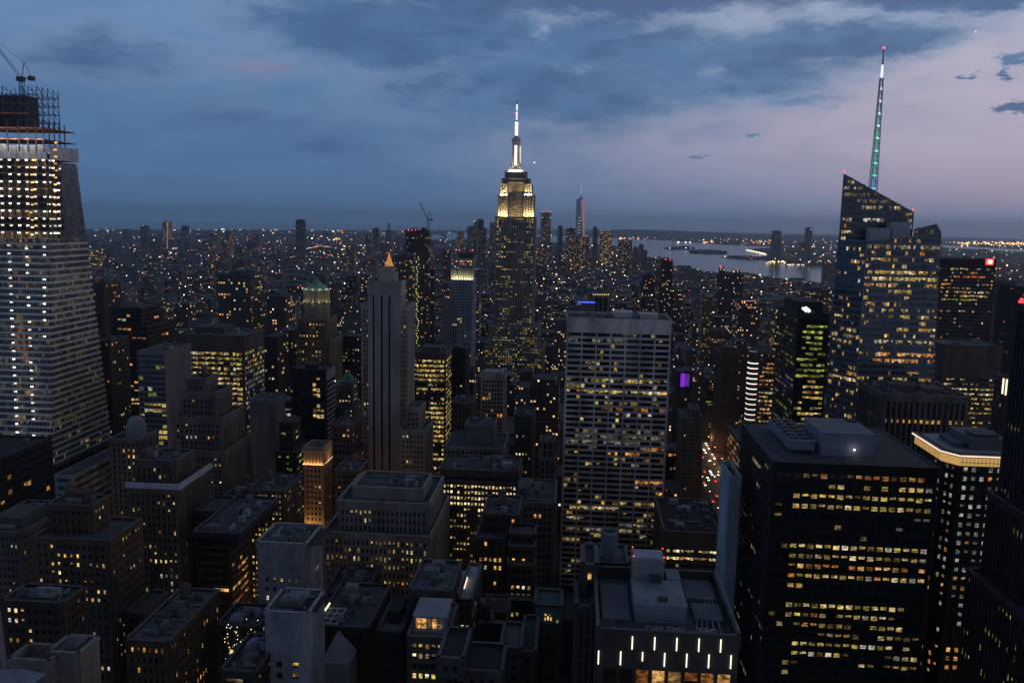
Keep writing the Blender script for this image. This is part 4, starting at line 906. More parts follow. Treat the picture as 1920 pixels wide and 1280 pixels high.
# open floors: slabs, columns, core and work lights
zl = zc; fl_ = 4.35*1.12; lamps = []; nfl = 0
while zl < zt-1:
    F_ = mid(zl); s_ = MB(); s_.prism([(p[0], p[1]) for p in F_], zl-.35, zl+.25)
    s_.build('floor_slab', wall_mat((.27, .25, .22), .85, .15), ov)
    x0, y0 = F_[0]; x1, y1 = F_[1][0], F_[2][1]
    for x in [x1-3-k*6.0 for k in range(12)]:
        if rb.random() < .9: lamps.append((x+rb.uniform(-.5, .5), y0+.5, zl+fl_-1.0))
    for y in [y0+2+k*5.5 for k in range(3)]:
        if rb.random() < .8: lamps.append((x1-.4, y+rb.uniform(-1, 1), zl+fl_-1.0))
    zl += fl_; nfl += 1
s_ = MB(); s_.prism([(Xt-66, 569), (Xt-5, 569), (Xt-5, 582), (Xt-66, 582)], zc-2, zt-.5); s_.build('core', wall_mat((.10, .085, .075), .9, .2), ov)
def colm(p0, p1, mt):
    u = MB(); u.bar(p0, p1, .75); u.build('column', mt, ov)
BM_, TM_ = mid(zc), mid(zt); mB, mO = wall_mat((.12, .07, .05), .8, .15), wall_mat((.35, .16, .06), .8, .2)
for k in range(10):
    f0 = .01+k*.109; colm((BM_[0][0]+(BM_[1][0]-BM_[0][0])*f0, BM_[0][1]+.9, zc), (TM_[0][0]+(TM_[1][0]-TM_[0][0])*f0, TM_[0][1]+.9, zt), mB)
    x = Xt-67.6+k*6.8; colm((x, 567.5, zc), (x, 567.5, zt), mO)
for k in range(3):
    f0 = .1+k*.12; colm((BM_[1][0]-.9, BM_[1][1]+(BM_[2][1]-BM_[1][1])*f0, zc), (TM_[1][0]-.9, TM_[1][1]+(TM_[2][1]-TM_[1][1])*f0, zt), mB)
lamp_col = [(1.1, 1.06, .98)]*14+[(1, .75, .4)]
y = 460   # columns of lamps on hoists further down
while y < 815:
    p = unproj(17+(y-450)*.045, y, 551); lamps.append((p.x, 551.0, p.z))
    if y < 640 and rb.random() < .7: p = unproj(84, y+3, 551); lamps.append((p.x, 551.0, p.z))
    if rb.random() < .75: p = unproj(50+(y-450)*.04, y+6, 551); lamps.append((p.x, 551.0, p.z))
    y += 15.2
for k in range(11):
    p = unproj(105+rb.uniform(-1, 1), 268+k*13, 559); lamps.append((p.x, p.y, p.z, (1, .4, .1)))
    p = unproj(61+rb.uniform(-1, 1), 300+k*14, 559); lamps.append((p.x, p.y, p.z, (1, .55, .12)))
rest = MB()
for k, L_ in enumerate(lamps):
    col = L_[3] if len(L_) > 3 else rb.choice(lamp_col); br = rb.uniform(1.1, 2.8)
    col = tuple(c*br for c in col); mb = MB() if k < 100 else rest
    mb.obox(Vector((L_[0], L_[1]-.3, L_[2])), Vector((1, 0, 0)), Vector((0, 0, 1)), Vector((0, -1, 0)), -.95, .95, -.5, .5, 0, .35, col)
    if k < 100: mb.build('work_light', lit_mat(), ov, loc=L_[:3])
if rest.v: o = rest.build('work_light', lit_mat(), ov); o['kind'] = 'stuff'
# netting band, orange deck, steel frame
def ring(z0, z1, out, name, mt, seg=10):
    F_ = mid(z0); G_ = mid(z1); u = MB()
    for k in (0, 1):
        A = Vector((F_[k][0], F_[k][1], z0)); B = Vector((F_[k+1][0], F_[k+1][1], z0)); t = (B-A).normalized(); n_ = t.cross(Vector((0, 0, 1))); L = (B-A).length
        for i in range(seg):
            d = out+rb.uniform(0, .5); u.obox(A, t, Vector((0, 0, 1)), n_, L*i/seg, L*(i+1)/seg, rb.uniform(-.5, .2), z1-z0+rb.uniform(-.6, .3), d-.3, d)
    return u.build(name, mt, ov)
ring(zO(298), zO(272), 1.0, 'safety_netting', wall_mat((.50, .49, .50), .9, .18))
zd = zO(240)
u = MB(); u.box(Xt-52, Xt-.5, 558, Yt, zd-.4, zd+.3); u.box(Xt-54, Xt, 557, Yt+1, zO(262)-.3, zO(262)+.2); u.build('deck', wall_mat((.30, .10, .06), .85, .2), ov)
u = MB()
for x in (Xt-1, Xt-6, Xt-12, Xt-18, Xt-26, Xt-34): u.box(x-.3, x+.3, 558, 558.6, zt, zd+5)
for y in (564, 570, 576, 582): u.box(Xt-1, Xt-.4, y, y+.5, zt, zd+4)
u.build('deck_post', wall_mat((.06, .05, .05), .8, .1), ov)
zf0, zf1 = zd, zO(166); fx0, fx1 = Xt-70, unproj(107, 200, 584).x
zl = zf0
while zl < zf1:
    u = MB()
    for y in (562, 586): u.bar((fx0, y, zl), (fx1, y, zl), .5)
    for x in [fx1-k*6 for k in range(11)]:
        u.bar((x, 562, zl), (x, 586, zl), .35)
        u.bar((x, 562, zl), (x, 562, min(zl+5.5, zf1+rb.uniform(-2, 4))), .45)
        if rb.random() < .5: u.bar((x, 562, zl), (x-6, 562, zl+5.5), .28)
    for x in [fx1-3-k*6 for k in range(4)]: u.bar((x, 562, zl), (x, 562, zl+5.5), .2); u.bar((x+3, 562, zl+2.7), (x-3, 562, zl+2.7), .18); u.bar((x, 574, zl), (x-3, 574, zl+5.5), .25)
    for y in (568, 574, 580, 586): u.bar((fx1, y, zl), (fx1, y, zl+5.5), .4); u.bar((fx1, y, zl), (fx1, y-6, zl+5.5), .25)
    u.bar((fx1, 562, zl), (fx1, 586, zl), .4)
    u.build('steel_frame', wall_mat((.09, .09, .11), .7, .15), ov); zl += 5.5
u = MB(); u.box(Xt-66, fx1-12, 568, 582, zf0, zO(176)); u.build('inner_core', wall_mat((.05, .05, .06), .9, .2), ov)
u = MB(); u.box(Xt-60, fx1-6, 561.2, 561.8, zO(214), zO(211)); u.build('orange_net', wall_mat((.34, .10, .06), .9, .2), ov)
# podium of banded terraces
pod, _ = hero('banded_podium_block', 'building', 'pale banded terrace block at the foot of the tower under construction',
     [dict(poly=rect(unproj(101, 893, 538).x+.8, unproj(138, 893, 538).x, 538, 625), z=unproj(120, 893, 538).z)], wall=(.26, .26, .27), st=dict(bay=12, fl=5.4, ww=.98, wh=.52, pp=.1, sp=.6, attic=1.2, sub=4), lit=[(.03, 'dim', 1)], units=2)
# crane on top
def crane(name, label, base, hmast, jib_end, back, mast_th=1.6, col=(.07, .06, .07), thk=.35, cab=True):
    cr = thing(name, label, 'crane', base); B = Vector(base); T = B+Vector((0, 0, hmast)); mt = wall_mat(col, .7, .1)
    u = MB(); nseg = max(3, int(hmast/3)); w_ = mast_th/2
    for a, b_ in ((-1, -1), (1, -1), (1, 1), (-1, 1)): u.bar(B+Vector((a*w_, b_*w_, 0)), T+Vector((a*w_, b_*w_, 0)), thk*.7)
    for k in range(nseg):
        z0 = hmast*k/nseg; z1 = hmast*(k+1)/nseg
        for (a, b_), (c_, d_) in (((-1, -1), (1, -1)), ((1, -1), (1, 1)), ((-1, 1), (-1, -1))):
            u.bar(B+Vector((a*w_, b_*w_, z0)), B+Vector((c_*w_, d_*w_, z1)), thk*.45)
    u.build('mast', mt, cr)
    J = Vector(jib_end); d = (J-T).normalized(); s_ = d.cross(Vector((0, 1, 0))).normalized()
    u = MB(); k_ = 14; jw = mast_th*.45
    for off in (-jw, jw): u.bar(T+s_*off, J+s_*off*.3, thk*.6)
    for i in range(k_):
        a = T+(J-T)*(i/k_); b_ = T+(J-T)*((i+1)/k_); o1 = jw*(1-.7*i/k_)
        u.bar(a+s_*o1, b_-s_*o1, thk*.35); u.bar(a-s_*o1, b_+s_*o1, thk*.35)
    u.build('jib', mt, cr)
    u = MB(); Bk = T+Vector(back); u.bar(T, Bk, thk*1.4); u.box(Bk.x-1.8, Bk.x+1.8, Bk.y-1.5, Bk.y+1.5, Bk.z-1.6, Bk.z+1.2); u.build('counterweight', mt, cr)
    u = MB(); ap = T+Vector((back[0]*.35, 0, mast_th*5)); u.bar(T, ap, thk); u.bar(Bk, ap, thk*.7); u.build('a_frame', mt, cr)
    u = MB(); u.bar(ap, J, .14); u.build('pendant_cable', mt, cr)
    if cab: u = MB(); u.box(T.x-2, T.x+2, T.y-3, T.y+1, T.z-1.8, T.z+1.2); u.build('cab', mt, cr)
    return cr
cb = unproj(42, 172, 572)
crane('tower_crane', 'dark luffing tower crane standing on top of the tower under construction', (cb.x, 572, cb.z-6), unproj(42, 148, 572).z-cb.z+6, tuple(unproj(-25, 62, 572)), (7, 0, .5), 2.2)

# ------------------------------------------------------------------ foreground roof with cooling fans, light tubes and a round stack
z0 = unproj(1255, 1184, 215).z-3.3; X0, X1 = unproj(1122, 1178, 215).x, unproj(1386, 1190, 215).x
fan, _ = hero('fan_roof_block', 'building', 'dark block with a sunken fan roof and white light tubes down its front',
     [dict(poly=rect(X0, X1, 215, 256), z=z0)], wall=(.055, .045, .042), glass=(.03, .02, .015), st=dict(bay=4.4, fl=8.2, ww=.78, wh=.55, pp=.35, sp=.25, attic=7.6), lit=[(0, 'warm'), (1160, 1390, 1255, 1300, .85, 'orange', .55)],
     units=0, par=3.4, roof=(.10, .12, .145), blank=('W', 'E'), pent=[(.03, .12, .03, .2, 1.6)])
zr = z0+.15
def pbox(name, root, x0, x1, y0, y1, za, zb_, colr, trim=.25, rough=.7):
    u = MB(); u.box(x0, x1, y0, y1, za, zb_); u.box(x0-trim, x1+trim, y0-trim, y1+trim, zb_, zb_+.25)
    return u.build(name, wall_mat(colr, rough, .15), root)
xa, xb = unproj(1190, 1140, 228).x, unproj(1286, 1140, 228).x
pbox('penthouse', fan, xa, xb, 226, 243, zr, zr+5, (.24, .27, .32))
pbox('penthouse', fan, xa+.3, xa+9.5, 243.5, 252, zr, zr+10.5, (.20, .19, .21))
u = MB(); u.box(xa+.6, xa+9.2, 245.0, 251.2, zr+10.75, zr+11.4); u.build('pale_coping', wall_mat((.42, .43, .5), .8, .1), fan)
pbox('vent_box', fan, xa+5.5, xa+8.5, 240.5, 242.7, zr+5.3, zr+6.8, (.05, .055, .06))
pbox('vent_box', fan, xa+6.5, xa+9, 228.5, 229.8, zr+5.3, zr+6.0, (.05, .055, .06))
pbox('equipment_box', fan, xb-3.4, xb+.2, 244, 251, zr, zr+5.2, (.2, .23, .28))
for i, (fxp, rr) in enumerate(((1229, 2.0), (1269, 2.0), (1330, 2.0))):
    p = unproj(fxp, 1172, 219); o = MB(); o.box(p.x-2.4, p.x+2.4, 217, 222.4, zr, zr+1.1); fu = o.build('cooling_fan', wall_mat((.24, .27, .32), .6, .1), fan)
    o = MB(); o.cyl(p.x, 219.7, zr+1.1, zr+1.5, rr, rr, 20); o.build('fan_ring', wall_mat((.05, .055, .065), .6, .1), fu)
    o = MB()
    for k in range(5):
        a = k*math.pi*2/5+i; t = Vector((math.cos(a), math.sin(a), 0)); n_ = Vector((-t.y, t.x, 0))
        o.obox(Vector((p.x, 219.7, zr+1.52)), t, n_, Vector((0, 0, 1)), .25, rr*.9, -.22, .22, 0, .08)
    o.build('fan_blade', wall_mat((.35, .38, .43), .5, .1), fu)
for (a, b_, c_, d_) in ((.04, .25, .25, .8), (.74, .95, .3, .55), (.72, .95, .62, .95)):
    x0_ = X0+(X1-X0)*a; x1_ = X0+(X1-X0)*b_; y0_ = 215+41*c_; y1_ = 215+41*d_
    pbox('duct_deck', fan, x0_, x1_, y0_, y1_, zr, zr+1.0, (.13, .15, .18), .1)
for k in range(5):
    u = MB(); u.bar((X0+(X1-X0)*(.70+.05*k), 216.5+k, zr+.9), (X0+(X1-X0)*(.80+.03*k), 236+k*2, zr+1.2), .3); u.build('duct', wall_mat((.2, .23, .27), .6, .1), fan)
# railing round the parapet
u = MB()
for y in [216+k*2.6 for k in range(16)]:
    for x in (X0-.2, X1+.2): u.bar((x, y, z0+3.4), (x, y, z0+4.5), .09)
for x in (X0-.2, X1+.2):
    u.bar((x, 215.5, z0+4.5), (x, 256, z0+4.5), .1); u.bar((x, 215.5, z0+3.95), (x, 256, z0+3.95), .07)
u.build('railing', wall_mat((.35, .38, .42), .5, .1), fan)
for xs_, ya, yb in (((1186, 1228, 1269.5, 1311, 1352), 1190, 1214), ((1122.5, 1164, 1205, 1246.5, 1288, 1329.5, 1371), 1219, 1244)):
    for i, xp in enumerate(xs_):
        p = unproj(xp, ya+(xp-1122)*.035, 214.4); q = unproj(xp-.5, yb+(xp-1122)*.035, 214.4)
        if i == 2 and ya > 1200: q.z += 1.3
        u = MB(); u.cyl(p.x, 214.35, q.z, p.z, .17, .17, 8); u.build('light_tube', emit_mat((1, .92, .66), 1.5), fan)
for (px_, py_, D_) in ((1185, 1055, 252), (1241, 1057, 252), (1187, 1068, 245), (1244, 1070, 245)):
    p = unproj(px_, py_, D_); u = MB(); u.lamp((p.x, p.y, zr+11.6), .28); u.build('warning_light', emit_mat((1, .08, .04), 2.5), fan)
sk = thing('round_stack', 'chimney', 'wide round open stack on a small roof behind the fan roof', (unproj(1141, 1040, 272).x, 272, 0))
x_ = sk.location.x; zt_ = unproj(1141, 994, 272).z; zb2 = unproj(1141, 1046, 272).z
u = MB(); n = 28
for k in range(n):
    a0, a1 = 2*math.pi*k/n, 2*math.pi*(k+1)/n
    for ra, rb2 in ((2.75, 2.35),):
        P = lambda a, r, z: (x_+r*math.cos(a), 272+r*math.sin(a), z)
        u.face([P(a0, ra, zb2-2), P(a1, ra, zb2-2), P(a1, ra, zt_), P(a0, ra, zt_)]); u.face([P(a1, rb2, zt_-5), P(a0, rb2, zt_-5), P(a0, rb2, zt_), P(a1, rb2, zt_)])
        u.face([P(a0, ra, zt_), P(a1, ra, zt_), P(a1, rb2, zt_), P(a0, rb2, zt_)])
u.cyl(x_, 272, zb2, zt_-5, 2.3, 2.3, 28); u.build('flue', wall_mat((.16, .185, .22), .7, .12), sk)
u = MB(); u.cyl(x_, 272, zt_-.5, zt_+.05, 2.9, 2.9, 28, cap=False); u.build('rim', wall_mat((.28, .33, .38), .6, .1), sk)
hero('stack_base_block', 'building', 'small roof hut carrying the wide round stack behind the fan roof',
     [dict(poly=rect(x_-4.2, x_+6, 266, 282), z=zb2)], wall=(.09, .10, .12), st=GRID, lit=[(0, 'warm')], units=0, roof=(.2, .23, .27))

# ------------------------------------------------------------------ roof equipment of the black office tower
bt = None
for o in bpy.data.objects:
    if o.name.startswith('black_office_tower'): bt = o
zr = unproj(1600, 873, 300).z+.15
u = MB(); u.box(92, 111, 312, 337, zr, zr+8.2); u.box(91.8, 111.2, 311.8, 337.2, zr+8.2, zr+8.5); u.build('penthouse', wall_mat((.21, .225, .265), .8, .1), bt)
u = MB(); u.box(107, 110.4, 331, 335, zr+8.5, zr+9.1); u.build('roof_hatch', wall_mat((.05, .05, .06), .8, .1), bt)
u = MB(); u.box(81, 90.2, 314, 349, zr+1.2, zr+4.6)
for y in (315, 322, 329, 336, 343, 348):
    for x in (81.4, 89.4): u.box(x, x+.4, y, y+.4, zr, zr+1.2)
ct = u.build('cooling_tower', wall_mat((.20, .22, .26), .7, .12), bt)
for k in range(6):
    for j in range(2):
        u = MB(); u.cyl(83.4+j*4.4, 317.5+k*5.6, zr+4.6, zr+5.5, 1.75, 1.6, 18); u.build('fan_ring', wall_mat((.06, .065, .075), .6, .1), ct)
u = MB(); u.box(80.6, 90.6, 313.6, 314.2, zr+4.6, zr+5.2); u.build('coping', wall_mat((.3, .33, .38), .7, .1), ct)
for p in ((1540, 836, 316), (1602, 843, 311)):
    q = unproj(*p); u = MB(); u.lamp(tuple(q), .45); u.build('roof_lamp', emit_mat((1, .97, .9), 3.5), bt)
    ld = bpy.data.lights.new('roof_lamp_glow', 'POINT'); ld.energy = 60; ld.color = (.9, .95, 1); ld.shadow_soft_size = .4
    o = bpy.data.objects.new('roof_lamp_glow', ld); C.objects.link(o); o.parent = bt; o.location = q-Vector((0, .8, 0))-world_loc(bt)
u = MB(); u.box(98, 98.3, 305, 305.3, zr, zr+1.6); u.box(97.8, 98.5, 304.9, 305.4, zr+1.2, zr+1.9); u.build('roof_vent', wall_mat((.04, .04, .05), .8, .1), bt)
# gold roof tower: light line, glowing band, plant box
gt = [o for o in bpy.data.objects if o.name == 'gold_roof_tower'][0]
zg = unproj(1800, 852, 345).z
poly = [(156, 345), (178, 345), (178, 378), (152.5, 378), (152.5, 351)]
def offp(out):
    return [(156-out*.3, 345-out), (178+out, 345-out), (178+out, 378+out), (152.5-out, 378+out), (152.5-out, 351-out*.5)]
u = MB(); u.prism(offp(.85), zg-4.3, zg-.8); u.build('glow_band', emit_mat((.85, .50, .16), .62), gt)
u = MB()
for k in range(14):
    x = 157+k*1.5; u.box(x, x+.12, 344.0, 344.12, zg-4.3, zg-.8)
for k in range(14):
    y = 353+k*1.8; u.box(151.5, 151.62, y, y+.12, zg-4.3, zg-.8)
u.box(156, 179, 343.95, 344.1, zg-3.0, zg-2.8); u.build('band_mullions', wall_mat((.1, .08, .05), .6, .1), gt)
u = MB(); u.prism(offp(1.7), zg-.75, zg+.5); u.build('eaves', wall_mat((.35, .35, .37), .7, .1), gt)
u = MB(); p = offp(1.78)
for k in (0, 4, 3): pass
for a, b_ in ((0, 1), (4, 0), (3, 4)): u.bar((p[a][0], p[a][1], zg-.1), (p[b_][0], p[b_][1], zg-.1), .38)
u.build('roof_edge_light', emit_mat((1, .66, .50), 1.6), gt)
pbox('penthouse', gt, 163, 177, 352, 372, zg+.6, zg+5, (.13, .14, .17)); pbox('penthouse', gt, 158, 162, 354, 370, zg+.6, zg+2.4, (.1, .11, .13))
pbox('equipment_box', gt, 165, 175, 354, 362, zg+5.2, zg+6.2, (.05, .055, .065))
# concrete slab tower skylight and roof plant
ct_ = [o for o in bpy.data.objects if o.name == 'concrete_slab_tower'][0]
p = unproj(550, 1008, 306); zc_ = unproj(528, 1021, 300).z
u = MB(); u.box(p.x-2, p.x+2, 306, 311, zc_+.2, zc_+.9); u.build('skylight', wall_mat((.62, .63, .68), .5, .05), ct_)
u = MB(); u.box(-112, -92, 300.5, 317.5, zc_+.14, zc_+.2); u.build('gravel_roof', wall_mat((.05, .055, .05), .95, .3), ct_)
for k in range(8):
    x = -108+(k % 3)*3.2; y = 303+(k//3)*4.4; o = MB(); o.box(x, x+2.4, y, y+3, zc_+.2, zc_+1.5); fu = o.build('cooling_unit', wall_mat((.16, .18, .17), .7, .1), ct_)
    o = MB(); o.cyl(x+1.2, y+1.5, zc_+1.5, zc_+1.8, .95, .9, 14); o.build('fan_ring', wall_mat((.05, .06, .06), .7, .1), fu)
# pale slab roof pit
ps = [o for o in bpy.data.objects if o.name == 'pale_slab_tower'][0]; zc_ = unproj(537, 1152, 236).z
u = MB(); u.box(-82, -74.5, 238.5, 249, zc_+.13, zc_+.5); u.build('roof_grille', wall_mat((.015, .016, .02), .9, .3), ps)
# orange floodlit colonnade
lc = [o for o in bpy.data.objects if o.name == 'lit_crown_tower'][0]
a = unproj(569, 868, 480); b = unproj(606, 868, 480)
flood(lc, (a.x+b.x)/2, 478.6, a.z-.3, b.x-a.x, .5, 420, (1, .5, .16), (0, .5, 1))
flood(lc, b.x+1.4, 488.5, a.z-.3, .5, 16, 420, (1, .5, .16), (-.5, 0, 1))
flood(lc, (a.x+b.x)/2, 476, unproj(590, 985, 480).z, b.x-a.x, 1, 700, (1, .6, .22), (0, .5, 1))
u = MB()
for k in range(6): x = a.x+1.0+(b.x-a.x-2)*k/5; u.box(x-.45, x+.45, 479.2, 479.6, a.z, unproj(590, 848, 480).z)
for k in range(6): y = 481+k*2.9; u.box(b.x+.4, b.x+.75, y-.4, y+.4, a.z, unproj(590, 848, 480).z)
u.box(a.x-.6, b.x+.9, 478.9, 480, a.z-1.0, a.z-.2); u.box(a.x-.9, b.x+1.2, 478.7, 480, unproj(590, 848, 480).z, unproj(590, 844, 480).z)
u.build('colonnade', wall_mat((.5, .36, .22), .8, .1), lc)
for k in range(7):
    u = MB(); u.lamp((a.x+.4+(b.x-a.x)*k/6, 478.7, a.z+.1), .33); u.build('uplight', emit_mat((1, .72, .35), 2.2), lc)
for k in range(5):
    u = MB(); u.lamp((b.x+1.1, 482+k*3.2, a.z+.1), .33); u.build('uplight', emit_mat((1, .72, .35), 2.2), lc)
# black striped slab slats on its west side
bs = [o for o in bpy.data.objects if o.name == 'black_slab_tower'][0]
a = unproj(610, 694, 600)
for k in range(26):
    z = a.z-8-k*3.7; u = MB(); u.box(a.x+.3, a.x+.9, 602, 622, z, z+1.5)
    if project((a.x, 610, z))[1] < 835: u.build('side_slat', wall_mat((.34, .34, .37), .7, .1), bs)
u = MB(); u.box(a.x+.3, a.x+.8, 601, 623, a.z-7, a.z-.2); u.build('side_panel', wall_mat((.30, .30, .34), .7, .1), bs)
# three dark stripes of the stone tower (deep recesses with stone ribs between)
ss = [o for o in bpy.data.objects if o.name == 'striped_stone_tower'][0]
a = unproj(690, 540, 600); b = unproj(750, 540, 600); zt_ = unproj(720, 552, 600).z
wpx = (b.x-a.x)
u = MB()
edges = [0, .155, .215, .41, .47, .65, .71, 1.0]
for k in (0, 2, 4, 6): u.box(a.x+wpx*edges[k]+.02, a.x+wpx*edges[k+1]-.02, 598.6-.02*k, 599.9, 60, zt_)
u.box(a.x-.2, b.x+.2, 598.3, 599.9, zt_, a.z+2.8)
for k in range(9): x = a.x+.8+k*(wpx-1.6)/8; u.box(x-.4, x+.4, 598.0, 598.4, zt_+1.4, a.z+3.4)
u.build('ribbed_front', wall_mat((.27, .265, .275), .85, .14), ss)
u = MB()
for k in (1, 3, 5): u.box(a.x+wpx*edges[k], a.x+wpx*edges[k+1], 599.5, 599.85, 60, zt_)
u.build('window_stripe', gloss_mat((.006, .007, .009), .15), ss)
# copper dome / pyramids
def pyramid(root, cx, cy, z0, z1, hw, hd, mt, name='roof_pyramid', flare=0.0, n=4, rot=math.pi/4):
    u = MB(); prev = None
    lv = [(0, 1.0), (.25, .72-flare), (.6, .38-flare*.6), (1.0, .03)] if flare else [(0, 1.0), (1, .02)]
    rings = []
    for k, s_ in lv:
        kf = 1.414 if n == 4 else 1.06
        rings.append([(cx+hw*kf*s_*math.cos(rot+2*math.pi*i/n), cy+hd*kf*s_*math.sin(rot+2*math.pi*i/n), z0+(z1-z0)*k) for i in range(n)])
    for A, B in zip(rings, rings[1:]):
        for i in range(n): j = (i+1) % n; u.face([A[i], A[j], B[j], B[i]])
    u.face(rings[-1]); return u.build(name, mt, root)
COP = wall_mat((.16, .30, .25), .7, .2)
dt, _ = hero('green_roofed_tower', 'skyscraper', 'tall tower with a floodlit belvedere and a pale green pyramid roof, left of centre',
     [(558, 612, 600, 762, 34, dict(st=dict(attic=3))), (556, 618, 640, 758, 42)], wall=(.22, .19, .15), st=dict(bay=3.1, fl=3.6, ww=.45, wh=.55, pp=.5, sp=.25),
     lit=[(.12, 'warm', .8), (560, 612, 574, 600, .5, 'yel', .9), (560, 612, 626, 635, .7, 'warm', 1.1), (560, 612, 640, 700, .22, 'cream', .7)], units=0)
a = unproj(562, 570, 765); b = unproj(609, 570, 765); cx_ = (a.x+b.x)/2; hw = (b.x-a.x)/2
oct_ = lambda r: [(cx_+r*math.cos(math.pi/8+k*math.pi/4), 779+r*math.sin(math.pi/8+k*math.pi/4)) for k in range(8)]
zA, zB, zC = unproj(585, 600, 765).z, unproj(585, 569, 765).z, unproj(585, 546, 765).z
u = MB(); u.prism(oct_(hw*1.02), zA, zB); u.prism(oct_(hw*1.12), zB, zB+.8)
for z in (zA+3, zA+7, zA+11): u.prism(oct_(hw*1.06), z, z+.7)
u.build('octagon_shaft', wall_mat((.24, .2, .15), .85, .15), dt)
u = MB(); u.prism(oct_(hw*.86), zB, zC); u.build('belvedere', wall_mat((.34, .3, .2), .8, .1), dt)
for k in range(16):
    a_ = math.pi/8+k*math.pi/8; u = MB(); u.cyl(cx_+hw*.97*math.cos(a_), 779+hw*.97*math.sin(a_), zB+.8, zC, .6, .6, 8); u.build('column', wall_mat((.4, .36, .26), .8, .1), dt)
u = MB(); u.prism(oct_(hw*1.04), zC, zC+1.2); u.build('cornice', wall_mat((.3, .3, .24), .8, .1), dt)
pyramid(dt, cx_, 779, zC+1.2, unproj(586, 522, 765).z, hw*.94, hw*.94, COP, flare=.06, n=8, rot=math.pi/8)
for k in range(7):
    a_ = math.pi*(1.0+k/6); x = cx_+hw*1.12*math.cos(a_); y = 779+hw*1.12*math.sin(a_)
    u = MB(); u.lamp((x, y, zC+1.6), .35); lo = u.build('uplight', emit_mat((1, .95, .7), 3), dt)
    for (z_, e_, c_) in ((zC+2.2, 150, (.9, 1, .78)), (zB+1.2, 170, (1, .85, .5))):
        ld = bpy.data.lights.new('floodlight', 'POINT'); ld.energy = e_; ld.color = c_; ld.shadow_soft_size = .3
        o = bpy.data.objects.new('floodlight', ld); C.objects.link(o); o.parent = dt; o.location = Vector((x, y, z_))-world_loc(dt)
ch = [o for o in bpy.data.objects if o.name == 'copper_roof_house'][0]
a = unproj(631, 719, 640); b = unproj(661, 719, 640)
pyramid(ch, (a.x+b.x)/2, 649, a.z+1, unproj(645, 695, 645).z, (b.x-a.x)/2, 8, wall_mat((.07, .17, .15), .7, .2), flare=.08)
for (x, y, z, e_) in ((a.x-1, 640, a.z+2.0, 260),):
    u = MB(); u.lamp((x, y, z), .6); u.build('uplight', emit_mat((.9, 1, .8), 2.5), ch)
    ld = bpy.data.lights.new('floodlight', 'POINT'); ld.energy = e_; ld.color = (.8, 1, .8); o = bpy.data.objects.new('floodlight', ld); C.objects.link(o); o.parent = ch; o.location = Vector((x-1, y-1.5, z+.5))-world_loc(ch)
dm = [o for o in bpy.data.objects if o.name == 'domed_tower'][0]
a = unproj(226, 800, 503); b = unproj(257, 800, 503); u = MB(); cx2 = (a.x+b.x)/2; hw = (b.x-a.x)/2; zz0 = unproj(240, 826, 500).z
u.cyl(cx2, 512, zz0, a.z, hw*1.1, hw*1.1, 16); pr = [(0, 1.0), (.4, .95), (.75, .72), (.95, .4), (1.0, .1)]; H_ = (unproj(240, 782, 503).z-a.z)*.8
for (k0, s0), (k1, s1) in zip(pr, pr[1:]): u.cyl(cx2, 512, a.z+H_*k0, a.z+H_*k1, hw*s0, hw*s1, 16)
u.build('dome', wall_mat((.24, .26, .28), .8, .12), dm)
# white light rings of the curved bay
cl = [o for o in bpy.data.objects if o.name == 'curved_light_tower'][0]
a = unproj(1403, 690, 842); b = unproj(1426, 690, 842); cxx = (a.x+b.x)/2; rr = (b.x-a.x)/2
u = MB(); u.cyl(cxx, 846, 40, unproj(1414, 660, 842).z, rr*.93, rr*.93, 20); u.build('curved_bay', gloss_mat((.09, .09, .1), .15), cl)
for k in range(14):
    y = 681+k*9.6; z = unproj(1414-k*.5, y, 842).z; u = MB(); u.cyl(cxx, 846, z-.35, z+.55, rr, rr, 20); u.build('light_ring', emit_mat((1, .84, .74), 1.5 if k < 6 else 1.1), cl)
# lit fins at the right edge
lf = [o for o in bpy.data.objects if o.name == 'lit_fin_tower'][0]
for k in range(7):
    p = unproj(1882+k*6.2, 709+k*1.6, 419.2); q = unproj(1880+k*6.0, 738+k*2.4, 419.2); u = MB(); u.box(p.x-.32, p.x+.32, 418.9, 419.4, q.z, p.z); u.build('light_fin', emit_mat((1, .82, .62), 1.3), lf)
lb_ = [o for o in bpy.data.objects if o.name == 'louvred_column_block'][0]; zl_ = unproj(1735, 786, 520).z
a = unproj(1657, 744, 520); b = unproj(1816, 744, 520); n_ = round((b.x-a.x)/3.4)
for k in range(n_):
    if R.random() < .75:
        x = a.x+(b.x-a.x)*(k+.5)/n_; u = MB(); c_ = R.uniform(.35, .9); u.box(x-.95, x+.95, 519.8, 519.93, zl_-2.6, zl_-.6, col=(.9*c_, .45*c_, .12*c_)); u.build('window', lit_mat(), lb_)
for k in range(13):
    if R.random() < .75:
        y = 522+(k+.5)*3.3; u = MB(); c_ = R.uniform(.3, .8); u.box(a.x-.2, a.x-.07, y-.95, y+.95, zl_-2.6, zl_-.6, col=(.9*c_, .45*c_, .12*c_)); u.build('window', lit_mat(), lb_)
